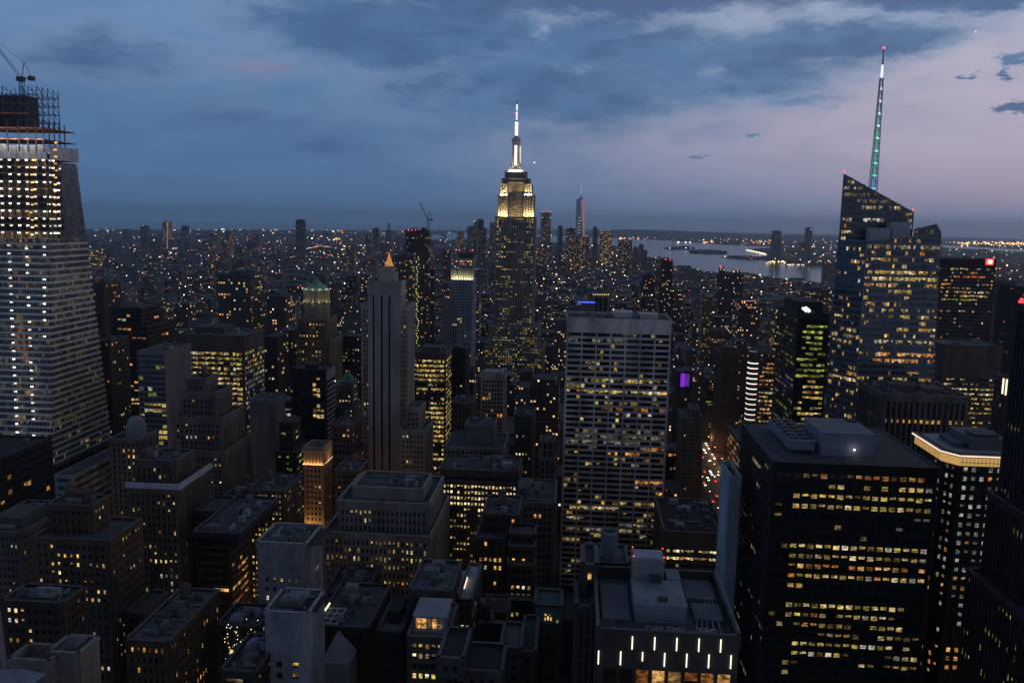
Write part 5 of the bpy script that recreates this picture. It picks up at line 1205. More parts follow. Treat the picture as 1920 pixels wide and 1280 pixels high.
# glowing skylight of the annex, gold lamp row, copper house lamps, white lamp spots
an = [o for o in bpy.data.objects if o.name == 'white_roof_annex'][0]
p = unproj(871, 1112, 296); zc_ = unproj(872, 1128, 282).z
u = MB(); u.box(p.x-.5, p.x+.5, 292, 301, zc_+.3, zc_+1.1); u.build('lit_skylight', emit_mat((1, .8, .62), 1.3), an)
u = MB(); u.box(p.x-2.6, p.x+3.5, 288, 308, zc_+.13, zc_+.3); u.build('pale_deck', wall_mat((.42, .40, .42), .8, .1), an)
fe = [o for o in bpy.data.objects if o.name == 'fire_escape_block'][0]; a = unproj(944, 1203, 272); b = unproj(970, 1206, 272)
u = MB(); u.box(a.x-.4, b.x+.4, 271.4, 272.4, a.z-2.2, a.z-1.0); u.build('sign_gantry', wall_mat((.3, .28, .25), .8, .1), fe)
for k in range(6):
    u = MB(); x = a.x+(b.x-a.x)*k/5; u.box(x-.24, x+.24, 271.2, 271.5, a.z-1.0, a.z+.1); u.build('roof_lamp', emit_mat((1, .72, .3), 1.7), fe)
cp = [o for o in bpy.data.objects if o.name == 'copper_top_house'][0]; 
a = unproj(1003, 1140, 299.3); b = unproj(1053, 1140, 299.3); q = unproj(1028, 1168, 299.3)
u = MB(); u.box(a.x, b.x, 299.0, 299.5, q.z, a.z+.3); u.build('copper_front', wall_mat((.09, .17, .16), .7, .2), cp)
for k, (px_, py_, w_, h_) in enumerate(((1022, 1160, 3, 6), (1027.5, 1158, 3, 8), (1033, 1160, 3, 6), (1009, 1164, 3, 5), (1045, 1164, 3, 5), (1023, 1152, 2.5, 3), (1031, 1152, 2.5, 3))):
    p = unproj(px_, py_, 298.9); s_ = 299/1600
    u = MB(); u.box(p.x-w_*s_/2, p.x+w_*s_/2, 298.75, 298.98, p.z-h_*s_/2, p.z+h_*s_/2, col=(1, .55, .2)); u.build('window', lit_mat(), cp)
# open white roof frame
sf = [o for o in bpy.data.objects if o.name == 'skylight_frame_block'][0]; z_ = unproj(640, 1178, 280).z+1.2; p = unproj(596, 1170, 285).x
u = MB()
for k in range(4): u.bar((p+k*2.6, 281, z_), (p+k*2.6+.4, 293, z_), .35)
for k in range(4): u.bar((p, 281+k*4, z_), (p+8.5, 281+k*4, z_), .35)
for k in range(3): u.bar((p+k*4, 283, z_-1.2), (p+k*4, 283, z_), .3)
u.build('roof_frame', wall_mat((.55, .57, .64), .6, .08), sf)
u = MB(); u.box(p+1, p+1.5, 290, 296, z_+.2, z_+.7); u.build('lamp_strip', emit_mat((.9, .9, .55), 1.2), sf)
# slate pyramid roof
pt = thing('pyramid_roof_tower', 'building', 'small tower with a steep grey pyramid roof right of the pale slab', (unproj(627, 1240, 258).x, 258, 0))
a = unproj(600, 1242, 252); b = unproj(655, 1242, 252); u = MB(); u.box(a.x, b.x, 252, 252+(b.x-a.x), 0, a.z); u.build('wall', wall_mat((.13, .13, .14)), pt)
pyramid(pt, (a.x+b.x)/2, 252+(b.x-a.x)/2, a.z, unproj(627, 1184, 256).z, (b.x-a.x)/2, (b.x-a.x)/2, wall_mat((.20, .22, .26), .8, .12), name='roof')
rt4 = [o for o in bpy.data.objects if o.name == 'roof_terrace_tower'][0]; z_ = unproj(800, 1198, 250).z
a = unproj(777, 1196, 255); b = unproj(835, 1196, 255)
u = MB(); u.box(a.x, b.x, 255, 268, z_+.1, z_+5.2); u.box(a.x-.5, b.x+.5, 254.3, 268, z_+5.2, z_+5.5); u.box(a.x-.6, b.x+.7, 253.8, 254.1, z_+.1, z_+1.1); u.build('penthouse', wall_mat((.30, .30, .34), .7, .1), rt4)
for k in range(5):
    x = a.x+.6+k*1.75; u = MB(); c_ = (1, .45, .12) if k in (0, 1, 3) else (.12, .08, .05); u.box(x, x+1.4, 254.85, 254.97, z_+1.2, z_+4.4, col=c_); u.build('window', lit_mat(), rt4)
cn_ = [o for o in bpy.data.objects if o.name == 'cornice_tower'][0]; a = unproj(240, 912, 366); b = unproj(335, 912, 366)
u = MB(); u.box(a.x-.9, b.x+.9, 365.0, 366.3, a.z-.2, a.z+2.2); u.box(b.x-.3, b.x+1.0, 366.3, 400.5, a.z-.2, a.z+2.2); u.build('cornice', wall_mat((.42, .44, .5), .7, .1), cn_)
for (nm, px0, px1, py_, D_) in (('lit_terrace_block', 420, 485, 1180, 281.4),):
    tb2 = [o for o in bpy.data.objects if o.name == nm][0]
    for k in range(70):
        p = unproj(R.uniform(px0, px1), R.gauss(1215, 24), D_); u = MB(); u.lamp(tuple(p), R.uniform(.10, .24)); u.build('string_light', emit_mat(R.choice([(1, .9, .7), (.9, 1, .85), (1, .7, .35)]), 2.2), tb2)
# orange attic block: pale cornice ledge
# parapet of the viewing deck itself at the very corner
pd = thing('deck_parapet', 'blurred pale grey parapet ledge in the bottom left corner', 'parapet', (-8, 9, CAMZ-8))
MTP = wall_mat((.22, .23, .28), .7, .05)
P = [unproj(-60, 1274, 9), unproj(15, 1274, 9), unproj(62, 1283, 9)]
u = MB()
for a, b in zip(P, P[1:]): u.face([(a.x, 9, a.z-2), (b.x, 9, b.z-2), b, a]); u.face([a, b, (b.x, 9.25, b.z), (a.x, 9.25, a.z)])
u.build('ledge', MTP, pd)
p0 = unproj(-40, 1150, 9.6); p1 = unproj(14, 1275, 9.6)
u = MB(); u.prism([(p0.x-1, 9.6), (p1.x, 9.6), (p1.x, 9.7), (p0.x-1, 9.7)], p1.z-1, p0.z, [(p0.x-1, 9.6), (p0.x+.22, 9.6), (p0.x+.22, 9.7), (p0.x-1, 9.7)]); u.build('post', wall_mat((.13, .12, .14), .7, .05), pd)
for k in range(7):  # point lamps added outside the netting to brighten it, without fixtures
    ld = bpy.data.lights.new('work_light_glow', 'POINT'); ld.energy = 1500; ld.color = (1, .96, .85); ld.shadow_soft_size = 1
    o = bpy.data.objects.new('work_light_glow', ld); C.objects.link(o); o.parent = ov; o.location = Vector((Xt-3-k*9, 555, zO(262)))-world_loc(ov)
# work lights also light the open floors
for k in range(14):
    ld = bpy.data.lights.new('work_light_glow', 'POINT'); ld.energy = 900; ld.color = (1, .92, .7); ld.shadow_soft_size = 1
    o = bpy.data.objects.new('work_light_glow', ld); C.objects.link(o); o.parent = ov; o.location = Vector((Xt-6-(k % 4)*12, 563.5, zc+4+(k//4)*15))-world_loc(ov)
# ------------------------------------------------------------------ middle distance and skyline towers
def uvbox(mb, x0, x1, y0, y1, z0, z1, rnd, roofmi=1):
    ou = rnd.randint(0, 4000)*3.1; ovv = rnd.randint(0, 900)*3.5; h = z1-z0
    for P, Q in (((x0, y0), (x1, y0)), ((x1, y0), (x1, y1)), ((x1, y1), (x0, y1)), ((x0, y1), (x0, y0))):
        L = abs(P[0]-Q[0])+abs(P[1]-Q[1]); o2 = ou; ou += 310
        mb.face([(P[0], P[1], z0), (Q[0], Q[1], z0), (Q[0], Q[1], z1), (P[0], P[1], z1)], uvs=[(o2, ovv-h), (o2+L, ovv-h), (o2+L, ovv), (o2, ovv)])
    mb.face([(x0, y0, z1), (x1, y0, z1), (x1, y1, z1), (x0, y1, z1)], mi=roofmi)
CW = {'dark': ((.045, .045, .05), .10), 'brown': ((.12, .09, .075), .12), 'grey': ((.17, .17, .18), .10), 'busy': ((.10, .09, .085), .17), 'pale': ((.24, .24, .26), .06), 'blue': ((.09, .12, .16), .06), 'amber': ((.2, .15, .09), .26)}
RFM = [wall_mat((.085, .095, .11), .9, .3, .05), wall_mat((.045, .05, .06), .9, .3, .05), wall_mat((.14, .15, .175), .9, .25, .05)]
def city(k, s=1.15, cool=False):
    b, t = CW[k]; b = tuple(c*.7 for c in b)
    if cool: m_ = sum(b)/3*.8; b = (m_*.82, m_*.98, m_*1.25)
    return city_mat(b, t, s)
def tower(name, cat, label, boxes, kind='grey', strength=.85, group=None, hat=None, lights=()):
    """boxes: (xl, xr, ytop, D, depth[, ybase])"""
    rnd = random.Random(hash_s(label)); rr_ = [px_rect(b) for b in boxes]
    bb = (min(r[0] for r in rr_), max(r[1] for r in rr_), min(r[2] for r in rr_), max(r[3] for r in rr_)); FOOT.append(bb)
    root = thing(name, label, cat, ((bb[0]+bb[1])/2, (bb[2]+bb[3])/2, 0), group); w_ = MB(); f_ = MB()
    for b, r in zip(boxes, rr_):
        z0 = unproj(b[0], b[5], b[3]).z if len(b) > 5 else 0
        uvbox(w_, r[0], r[1], r[2], r[3], z0, r[4], rnd)
        pr_ = min(1.5, (r[1]-r[0])*.04); f_.box(r[0]-.2, r[1]+.2, r[2]-.2, r[3]+.2, r[4]+.05, r[4]+pr_)
        if r[1]-r[0] > 15: f_.box(r[0]+(r[1]-r[0])*.3, r[0]+(r[1]-r[0])*.65, r[2]+5, r[3]-5, r[4]+pr_+.02, r[4]+pr_+3.5)
    w_.build('wall', [city(kind, strength), RFM[0]], root); f_.build('roof', RFM[hash_s(label) % 3], root)
    for (px_, py_, D, r, col, e) in lights:
        p = unproj(px_, py_, D); u = MB(); u.lamp(tuple(p), r); u.build('warning_light' if col[0] > col[1]*3 else 'roof_lamp', emit_mat(col, e), root)
    return root
RED = (1, .06, .08)
tower('dark_office_tower', 'building', 'dark red-brown tower with a blank top and scattered yellow windows in the middle distance, left', [(408, 468, 517, 1000, 40)], 'busy', lights=())
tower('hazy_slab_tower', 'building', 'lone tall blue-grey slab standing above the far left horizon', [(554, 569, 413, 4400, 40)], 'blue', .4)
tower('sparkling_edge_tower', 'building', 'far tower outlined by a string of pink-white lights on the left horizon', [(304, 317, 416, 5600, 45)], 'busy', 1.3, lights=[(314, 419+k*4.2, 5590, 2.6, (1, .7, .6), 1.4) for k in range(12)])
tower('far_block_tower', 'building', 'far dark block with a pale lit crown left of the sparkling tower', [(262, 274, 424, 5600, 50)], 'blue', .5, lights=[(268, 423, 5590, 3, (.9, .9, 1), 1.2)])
tower('pale_far_block', 'building', 'low pale block with a bright lit front close to the left tower, below the horizon', [(162, 184, 478, 3400, 40)], 'amber', 1.4)
tower('lit_mid_tower', 'building', 'grey tower with two glowing floors right of the dark red-brown tower', [(500, 536, 556, 1020, 34)], 'busy', 1.3)
tower('plain_grey_tower', 'building', 'plain unlit grey slab next to the yellow-lit slab roof', [(494, 520, 632, 720, 30)], 'dark', .7)
tower('plain_grey_tower', 'building', 'taller plain unlit slab left of the green-roofed tower', [(524, 546, 620, 780, 30)], 'dark', .7)
tower('white_box_tower', 'building', 'low roof with a white box in front of the dark red-brown tower', [(352, 398, 596, 1080, 36)], 'pale', .6)
tower('pale_shouldered_tower', 'building', 'pale stepped tower with two red lamps left of centre, beyond the dark office tower', [(204, 236, 545, 1500, 40), (212, 226, 552, 1495, 20), (214, 224, 533, 1510, 20)], 'pale', .6, lights=[(218, 549, 1490, 1.2, RED, 2.5), (222, 549, 1490, 1.2, RED, 2.5)])
tower('hazy_brown_tower', 'building', 'hazy blunt brown tower between the pale shouldered tower and the white roof box', [(252, 284, 568, 1150, 36)], 'brown', .6)
gp = tower('gold_pyramid_tower', 'skyscraper', 'tower topped by a glowing golden pyramid rising behind the black-striped tower', [(708, 748, 520, 1950, 50), (716, 738, 500, 1955, 30)], 'grey', .9)
a = unproj(717, 500, 1955); b = unproj(738, 500, 1955); GOLD = emit_mat((.9, .36, .06), .62)  # floodlighting is put into the gold as a glow of its own
pyramid(gp, (a.x+b.x)/2, 1968, a.z+.5, unproj(728, 472, 1968).z, (b.x-a.x)/2*.85, 10, GOLD, flare=.1, n=8, rot=math.pi/8)
tower('orange_floor_tower', 'building', 'black-topped tower with stacked orange floors left of the tower crane', [(741, 777, 480, 1500, 50)], 'amber', .75)
tower('black_red_lamp_tower', 'building', 'black tower with a row of red roof lamps behind the orange-floored tower', [(760, 786, 432, 1750, 40)], 'dark', .6, lights=[(766+k*6.5, 431, 1745, 1.4, RED, 2.4) for k in range(4)])
uc = tower('slim_tower_under_construction', 'skyscraper', 'slim unfinished tower with a green-lit left edge and a crane on top', [(779, 806, 452, 1400, 30), (782, 803, 432, 1402, 24)], 'brown', .5,
     lights=[(782+R.uniform(-2, 3), 482+k*4.6, 1397, .9, R.choice([(.7, .8, .25), (.9, .8, .4)]), 1.3) for k in range(52)])
cb2 = unproj(803, 431, 1410)
crane('tower_crane', 'thin reddish tower crane with a raised jib above the slim unfinished tower', (cb2.x, 1410, cb2.z), 16, tuple(unproj(787, 379, 1410)), (6, 0, 1), 3, (.2, .07, .06), .7, cab=False)
tower('slender_black_tower', 'building', 'very slender black tower in front of the gold-tipped tower', [(807, 815, 505, 1300, 14)], 'dark', .5)
sp_ = tower('gold_tipped_tower', 'building', 'slender dark tower with a gold-lit tip right of the slim unfinished tower', [(800, 812, 478, 2050, 26)], 'dark', .5)
u = MB(); p = unproj(805, 470, 2060); u.cyl(p.x, 2060, unproj(805, 478, 2050).z, unproj(805, 462, 2060).z, 5, 3, 8); u.cyl(p.x, 2060, unproj(805, 462, 2060).z, unproj(805, 450, 2060).z, 3, .4, 8); u.build('lit_spire', emit_mat((1, .45, .12), .95), sp_)
lg, _ = hero('blue_grid_tower', 'skyscraper', 'blue-grey tower with a white window grid, floodlit crown and dark notched top',
     [(860, 887, 486, 1062, 24, dict(z0=unproj(860, 524, 1055).z, lit=[(0, 'warm'), (860, 888, 478, 500, .9, 'orange', .8)])), (847, 887, 524, 1055, 34)], wall=(.30, .33, .38), glass=(.05, .07, .10), st=dict(bay=3.2, fl=3.6, ww=.66, wh=.7, pp=.35, sp=.25, attic=1.5),
     lit=[(.02, 'warm', .9), (847, 887, 590, 625, .08, 'warm', 1.2)], units=0)
u = MB(); a = unproj(847, 524, 1055); b = unproj(887, 503, 1055)
for k in range(9): x = a.x+(b.x-a.x)*k/8; u.box(x-.8, x+.8, 1054.4, 1056, a.z, unproj(860, 503 + (12 if k in (2,) else 0), 1055).z)
u.box(a.x, b.x, 1056.1, 1060, a.z, unproj(860, 508, 1055).z); u.build('crown_screen', wall_mat((.45, .43, .36), .8, .1), lg)
for k in range(5):
    x = a.x+(b.x-a.x)*(k+.5)/5; u = MB(); u.lamp((x, 1054, a.z+.8), .7); u.build('uplight', emit_mat((1, .92, .6), 2.5), lg)
flood(lg, (a.x+b.x)/2, 1052.6, a.z+.5, b.x-a.x, .8, 2500, (1, .9, .5), (0, .4, 1))
u = MB()
for px_ in (861, 886): p = unproj(px_, 469, 1064); u.lamp(tuple(p), 1.0)
u.build('warning_light', emit_mat(RED, 3), lg)
u = MB(); a = unproj(860, 486, 1062); b = unproj(887, 470, 1062)
for k in range(8): x = a.x+(b.x-a.x)*k/7; u.box(x-.5, x+.5, 1062, 1062.8, a.z, b.z)
u.box(a.x, b.x, 1064, 1084, a.z, b.z-3); u.build('notched_top', wall_mat((.08, .08, .09), .8, .1), lg)
tower('white_side_tower', 'building', 'plain pale slab left of the blue-grey grid tower', [(829, 846, 568, 1045, 26)], 'pale', .0)
# downtown skyline
tower('stepped_far_tower', 'building', 'stepped horizon tower with a lamp on its shoulder left of the centre skyscraper', [(876, 894, 425, 4300, 50), (888, 893, 416, 4310, 20)], 'grey', .8, lights=[(889, 415, 4300, 3, (1, .85, .5), 1.5)])
tower('square_far_tower', 'building', 'square-shouldered dark tower on the horizon left of the tall centre skyscraper', [(894, 906, 412, 4700, 40), (890, 911, 428, 4690, 60)], 'dark', .7)
tower('orange_base_far_tower', 'building', 'low far building with an orange-lit front near the horizon, left of the square-shouldered tower', [(857, 869, 436, 4600, 40)], 'amber', .7)
tower('lit_shoulder_tower', 'building', 'far tower whose lit upper floor shows just left of the tall centre skyscraper', [(918, 929, 418, 4600, 40)], 'grey', .9)
tower('red_lamp_skyline_tower', 'skyscraper', 'slim downtown tower with a row of red roof lamps right of the tall centre skyscraper', [(1014, 1033, 399, 4300, 50), (1010, 1036, 456, 4290, 60)], 'busy', .7, lights=[(1015+k*4.2, 397, 4290, 2.6, RED, 2.2) for k in range(5)]+[(1017, 408, 4290, 3, (.6, 1, .8), 1), (1032, 408, 4290, 3, (.6, 1, .8), 1), (1017, 460, 4280, 5, (1, .8, .4), 1.2), (1028, 462, 4280, 4, (1, .8, .4), 1.2)])
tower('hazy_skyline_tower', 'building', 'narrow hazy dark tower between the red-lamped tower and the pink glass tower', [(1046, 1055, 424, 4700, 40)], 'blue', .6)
tower('lit_low_skyline_block', 'building', 'broad lit block on the left foot of the pink glass tower', [(1062, 1080, 429, 4500, 60), (1060, 1101, 446, 4450, 120)], 'busy', 1.1)
tower('dark_skyline_block', 'building', 'dark block with an orange roof line on the right foot of the pink glass tower', [(1096, 1105, 444, 4700, 60)], 'dark', .6, lights=[(1100, 443, 4690, 3, (1, .5, .2), 1.4)])
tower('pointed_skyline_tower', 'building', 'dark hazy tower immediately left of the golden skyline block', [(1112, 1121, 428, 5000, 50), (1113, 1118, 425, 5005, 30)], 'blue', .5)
tower('golden_skyline_block', 'building', 'downtown block glowing gold in the afterglow beside the water', [(1126, 1148, 434, 4900, 60)], 'amber', 1.6, lights=[(1128+k*5, 432, 4890, 2.4, (1, .8, .5), 1.2) for k in range(4)])
tower('brown_skyline_block', 'building', 'wide dim brown block right of the golden skyline block', [(1160, 1186, 451, 4400, 70)], 'brown', 1.2)
for k, bx_ in enumerate(((1188, 1197, 464, 4500, 40), (1199, 1207, 459, 4520, 40), (1207, 1214, 470, 4400, 40))): tower('waterside_tower', 'building', ['leftmost of three dim towers at the water edge downtown', 'middle and tallest of three dim towers at the water edge', 'rightmost and lowest of three dim towers at the water edge'][k], [bx_], 'blue', .5)
# the pink glass tower with its mast
wt = thing('pink_glass_tower', 'skyscraper', 'tallest downtown tower, tapered glass with a pink western face and a beaded white mast', (unproj(1088, 420, 5500).x, 5530, 0))
cx3, cy3, hb = wt.location.x, 5530, 29.5; zb, zt = 20, unproj(1088, 373, 5500).z
B_ = [Vector((cx3+a*hb, cy3+b*hb, zb)) for a, b in ((-1, -1), (1, -1), (1, 1), (-1, 1))]; T_ = [Vector((cx3+a*hb*1.0, cy3+b*hb*1.0, zt)) for a, b in ((0, -1), (1, 0), (0, 1), (-1, 0))]
u = MB(); tri = MB()
for i in range(4):
    j = (i+1) % 4; u.face([B_[i], B_[j], T_[i]]); u.face([T_[i], B_[j], T_[j]])
u.face(T_); u.build('glazing', gloss_mat((.42, .33, .35), .25, metal=.9), wt)
u = MB(); u.cyl(cx3, cy3, zt, zt+5, 15, 15, 16); u.cyl(cx3, cy3, zt, unproj(1088, 341, 5500).z, 1.9, .8, 8); u.cyl(cx3, cy3, zt+5, zt+16, 9, 2, 12); u.build('mast', wall_mat((.14, .15, .18), .6, .1), wt)
for k in range(6):
    u = MB(); u.lamp((cx3, cy3-3, unproj(1088, 341+k*4.2, 5500).z), 2.3); u.build('mast_light', emit_mat((.9, .95, 1), 1.6), wt)
for k in range(11):
    u = MB(); z_ = zb+170+k*19; x_ = cx3+R.uniform(-8, 6); u.box(x_-6, x_+6, cy3-hb-.4, cy3-hb-.1, z_, z_+3); u.build('lit_floor', emit_mat((.8, .7, .5), .8), wt) if k < 6 else None
# right of the centre, middle distance
tower('dark_twin_tower', 'building', 'dark slender tower with two red roof lamps over the river shore right of centre', [(1240, 1262, 488, 1700, 40), (1237, 1265, 540, 1690, 50)], 'dark', 1.0, lights=[(1248, 486, 1695, 1.5, RED, 3), (1257, 488, 1695, 1.2, RED, 2)])
tower('small_dark_tower', 'building', 'short dark tower left of the slender red-lamped tower', [(1232, 1242, 484, 2600, 30)], 'dark', .9)
tower('dim_black_tower', 'building', 'dim black tower behind the right end of the white ribbon slab', [(1204, 1230, 518, 1650, 40)], 'dark', .6, lights=[(1222, 553, 1640, 1.6, (1, .95, .9), 2)])
tower('river_view_tower', 'building', 'broad dark tower with a lit shed roof and a red lamp at one corner', [(1350, 1395, 516, 1750, 45), (1350, 1360, 501, 1752, 14), (1376, 1388, 508, 1755, 20)], 'dark', 1.1, lights=[(1351, 499, 1748, 1.8, RED, 3), (1383, 506, 1748, 1.2, RED, 2), (1376, 509, 1748, 1.6, (1, .75, .4), 1.6)])
wf, _ = hero('white_framed_block', 'building', 'block framed by pale lit columns just above the white ribbon slab', [(1112, 1142, 553, 1150, 30)], wall=(.34, .32, .30), st=dict(bay=7, fl=26, ww=.8, wh=.9, pp=.8, sp=.4, attic=3), lit=[(0, 'warm')], units=0)
u = MB()
for k in range(8): p = unproj(1113+k*4, 552, 1149); u.lamp(tuple(p), .7)
u.build('roof_lamp', emit_mat((1, .72, .3), 2), wf)
bn = tower('blue_neon_block', 'building', 'low block with a blue neon line along its roof left of the pale-columned block', [(1076, 1116, 568, 1120, 30)], 'grey', .8)
a = unproj(1083, 566, 1119); b = unproj(1116, 567, 1119); u = MB(); u.bar(a, b, 1.5); u.build('neon_line', emit_mat((.07, .12, 1), 1.5), bn)
tower('glowing_stone_tower', 'building', 'slim stone tower faintly glowing orange left of the broad dark tower', [(1318, 1336, 552, 1350, 30)], 'amber', .30)
tower('pink_band_tower', 'building', 'stepped tower with lit orange floors and a pink band near its top, right of centre', [(1386, 1420, 565, 1250, 34), (1384, 1424, 590, 1245, 40)], 'busy', 1.2, lights=[(1392+k*4, 564, 1244, .9, (.9, .4, .5), 1.2) for k in range(7)])
tower('lit_long_block', 'building', 'long block of dim pinkish lit windows left of the spired tower', [(1508, 1560, 544, 2000, 60)], 'busy', 1.3)
tower('grey_crown_tower', 'building', 'grey octagonal-topped tower above the avenue, left of the curved light rings', [(1372, 1408, 648, 1045, 40), (1380, 1400, 640, 1050, 26)], 'brown', .5)
tower('pier_shed_row', 'building', 'long low lit shed on the river shore right of the broad dark tower', [(1396, 1425, 516, 3900, 90)], 'amber', 1.6)
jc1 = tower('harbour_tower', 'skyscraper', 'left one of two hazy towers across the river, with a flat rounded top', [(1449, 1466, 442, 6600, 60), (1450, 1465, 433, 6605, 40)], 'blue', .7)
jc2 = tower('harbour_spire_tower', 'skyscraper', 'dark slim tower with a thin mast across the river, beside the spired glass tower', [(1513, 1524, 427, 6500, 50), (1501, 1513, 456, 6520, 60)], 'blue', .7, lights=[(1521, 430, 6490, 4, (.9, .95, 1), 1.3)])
u = MB(); p = unproj(1522, 420, 6520); u.cyl(p.x, 6520, 200, p.z, 2, 1, 6); u.build('mast', RFM[1], jc2)
tower('harbour_mid_block', 'building', 'low hazy block among the lights between the two towers across the river', [(1476, 1490, 470, 6700, 60)], 'busy', 1.1)
tower('spire_mast_far', 'building', 'tiny far mast tower on the horizon left of the gold pyramid', [(727, 730, 418, 9000, 20), (722, 735, 432, 9000, 60)], 'blue', .3)
for k, (x, y, D, w_) in enumerate(((345, 424, 6500, 12), (400, 440, 5200, 16), (428, 436, 4600, 9), (480, 440, 4800, 12), (236, 430, 6800, 10), (655, 470, 3000, 16), (690, 440, 5000, 12), (704, 428, 6000, 10), (838, 468, 2800, 14), (948, 440, 4200, 14))):
    tower('far_block_tower', 'building', ['far dim tower with a rounded cap on the left horizon', 'far tower with a gold-lit roof line, left', 'thin far tower left of the hazy blue slab', 'far tower with stacked pale lit floors left of the hazy blue slab', 'far tower close to the left tower on the horizon', 'grey tower below the far horizon between the hazy slab and the gold pyramid', 'far hazy tower above the gold pyramid left side', 'far dark tower standing left of the black red-lamped tower', 'small dark tower left of the blue-grey grid tower crown', 'far tower peeking behind the centre skyscraper shaft'][k],
          [(x-w_/2, x+w_/2, y, D, 40)], ['blue', 'busy', 'amber', 'busy', 'blue', 'grey', 'grey', 'dark', 'dark', 'grey'][k], .8)

# signs
def sign_panel(name, label, xl, xr, yt, yb, D, col, e, marks=(), mcol=(1, 1, 1), me=1.0, th=.8):
    a = unproj(xl, yt, D); b = unproj(xr, yb, D)
    s_ = thing(name, label, 'sign', ((a.x+b.x)/2, D, b.z))
    if col: u = MB(); u.box(a.x, b.x, D, D+th, b.z, a.z); u.build('panel', emit_mat(col, e), s_)
    if marks:
        u = MB()
        for (u0, v0, u1, v1, w_) in marks: # strokes in 0..1
            P = Vector((a.x+(b.x-a.x)*u0, D-.25, b.z+(a.z-b.z)*v0)); Q = Vector((a.x+(b.x-a.x)*u1, D-.25, b.z+(a.z-b.z)*v1)); u.bar(P, Q, w_)
        u.build('lettering', emit_mat(mcol, me), s_)
    return s_
sign_panel('rooftop_sign', 'square glowing red sign with a pale mark on the top corner of the black tower', 1849, 1863, 485, 497, 898.6, (1, .08, .05), 1.0,
           [(.22, .5, .78, .5, 2.2), (.3, .75, .7, .75, 1.4), (.3, .25, .7, .25, 1.4), (.5, .2, .5, .8, 1.6)], (1, .75, .65), 1.2)
sign_panel('rooftop_sign', 'small glowing white sign of fused round shapes above the green-lit tower', 1503, 1520, 573, 588, 653, None, 0,
           [(.05, .72, .95, .38, 1.1), (.28, .85, .3, .35, 1.0), (.5, .9, .5, .2, 1.2), (.75, .7, .76, .15, 1.0), (.12, .75, .12, .5, .8), (.9, .5, .92, .25, .8)], (.75, .9, 1), 1.5)
sign_panel('tower_sign', 'tall red glowing letter at the right picture edge', 1911, 1921, 559, 590, 758, None, 0, [(.35, .02, .35, 1, 2.0), (.05, .72, .35, 1, 1.7), (.75, 0, .75, .95, 2.0), (.55, .93, 1.2, .93, 1.7)], (1, .05, .06), 1.6)
sign_panel('wall_screen', 'glowing purple light panel on the dark block right of the white ribbon slab', 1277, 1283, 700, 725, 878, (.35, .02, 1), .7)
sign_panel('wall_screen', 'dimmer violet light panel beside the bright purple one', 1284, 1292, 701, 724, 878.5, (.10, .02, .30), .8)
sign_panel('facade_sign', 'long orange glowing roof sign between the yellow-lit slab and the black slab tower', 513, 528, 706, 710, 780, (1, .25, .04), 1.1)

# ------------------------------------------------------------------ land and water
def pip(x, y, P):
    c = False; n = len(P)
    for i in range(n):
        x1, y1 = P[i]; x2, y2 = P[i-1]
        if (y1 > y) != (y2 > y) and x < (x2-x1)*(y-y1)/(y2-y1)+x1: c = not c
    return c
BAY = [(836, 436), (1000, 440), (1160, 447), (1256, 451), (1360, 459), (1446, 462), (1446, 466), (1400, 468), (1440, 478), (1440, 481), (1352, 481), (1360, 485), (1440, 489), (1475, 497), (1570, 502), (1700, 515), (1870, 531), (2000, 540),
       (2000, 580), (1920, 572), (1870, 564), (1720, 550), (1563, 534), (1490, 526), (1425, 518), (1347, 515), (1321, 512), (1282, 502), (1240, 494), (1214, 489), (1206, 470), (1150, 462), (1000, 452), (880, 448), (838, 452)]
OCEAN = [(-600, 380), (1000, 395), (1000, 431.5), (840, 431.5), (500, 431), (300, 430.5), (-600, 428)]
NEWARK = [(1740, 458), (1800, 461), (1880, 466), (2050, 472), (2050, 478), (1900, 473), (1800, 467), (1740, 463)]
EAST = [(719, 464), (738, 459), (760, 461), (759, 474), (722, 471)]; EAST2 = [(806, 441), (826, 439), (832, 448), (812, 452)]
ISL = [[(1248, 466), (1268, 464), (1284, 463), (1298, 465), (1302, 467.5), (1280, 468.5), (1258, 468)], [(1296, 472), (1318, 469.5), (1346, 470.5), (1361, 473.5), (1358, 476.5), (1320, 476), (1298, 474.5)]]
def is_water(x, y):
    if any(pip(x, y, p) for p in ISL): return False
    return any(pip(x, y, p) for p in (BAY, OCEAN, NEWARK, EAST, EAST2))
def earth(r): return -r*r/(2*RE)
def on_earth(px, py, h=0):
    d = ray(px, py)
    if d.z >= -1e-5: return None
    k = (CAMZ-h)/-d.z
    for _ in range(12):
        p = d*k; r2 = p.x**2+p.y**2; k = (CAMZ-h+r2/(2*RE))/-d.z
        if k > 5e5: return None
    p = CAM+d*k; return p
land, water = MB(), MB()
azs = [math.radians(-40+.2*i) for i in range(401)]
rs = [150.0]
while rs[-1] < 60000: rs.append(rs[-1]*(1.035 if rs[-1] < 3000 else 1.011 if rs[-1] < 25000 else 1.03))
V = []; 
for r in rs:
    z = earth(r)
    for a in azs: V.append((math.sin(a)*r, math.cos(a)*r, z))
na = len(azs); lf_, wf_ = [], []
for i in range(len(rs)-1):
    for j in range(na-1):
        q = (i*na+j, i*na+j+1, (i+1)*na+j+1, (i+1)*na+j)
        wv = False
        if rs[i] > 2300:
            a = (azs[j]+azs[j+1])/2; r = (rs[i]+rs[i+1])/2
            x, y = project((math.sin(a)*r, math.cos(a)*r, earth(r))); wv = is_water(x, y)
        (wf_ if wv else lf_).append(q)
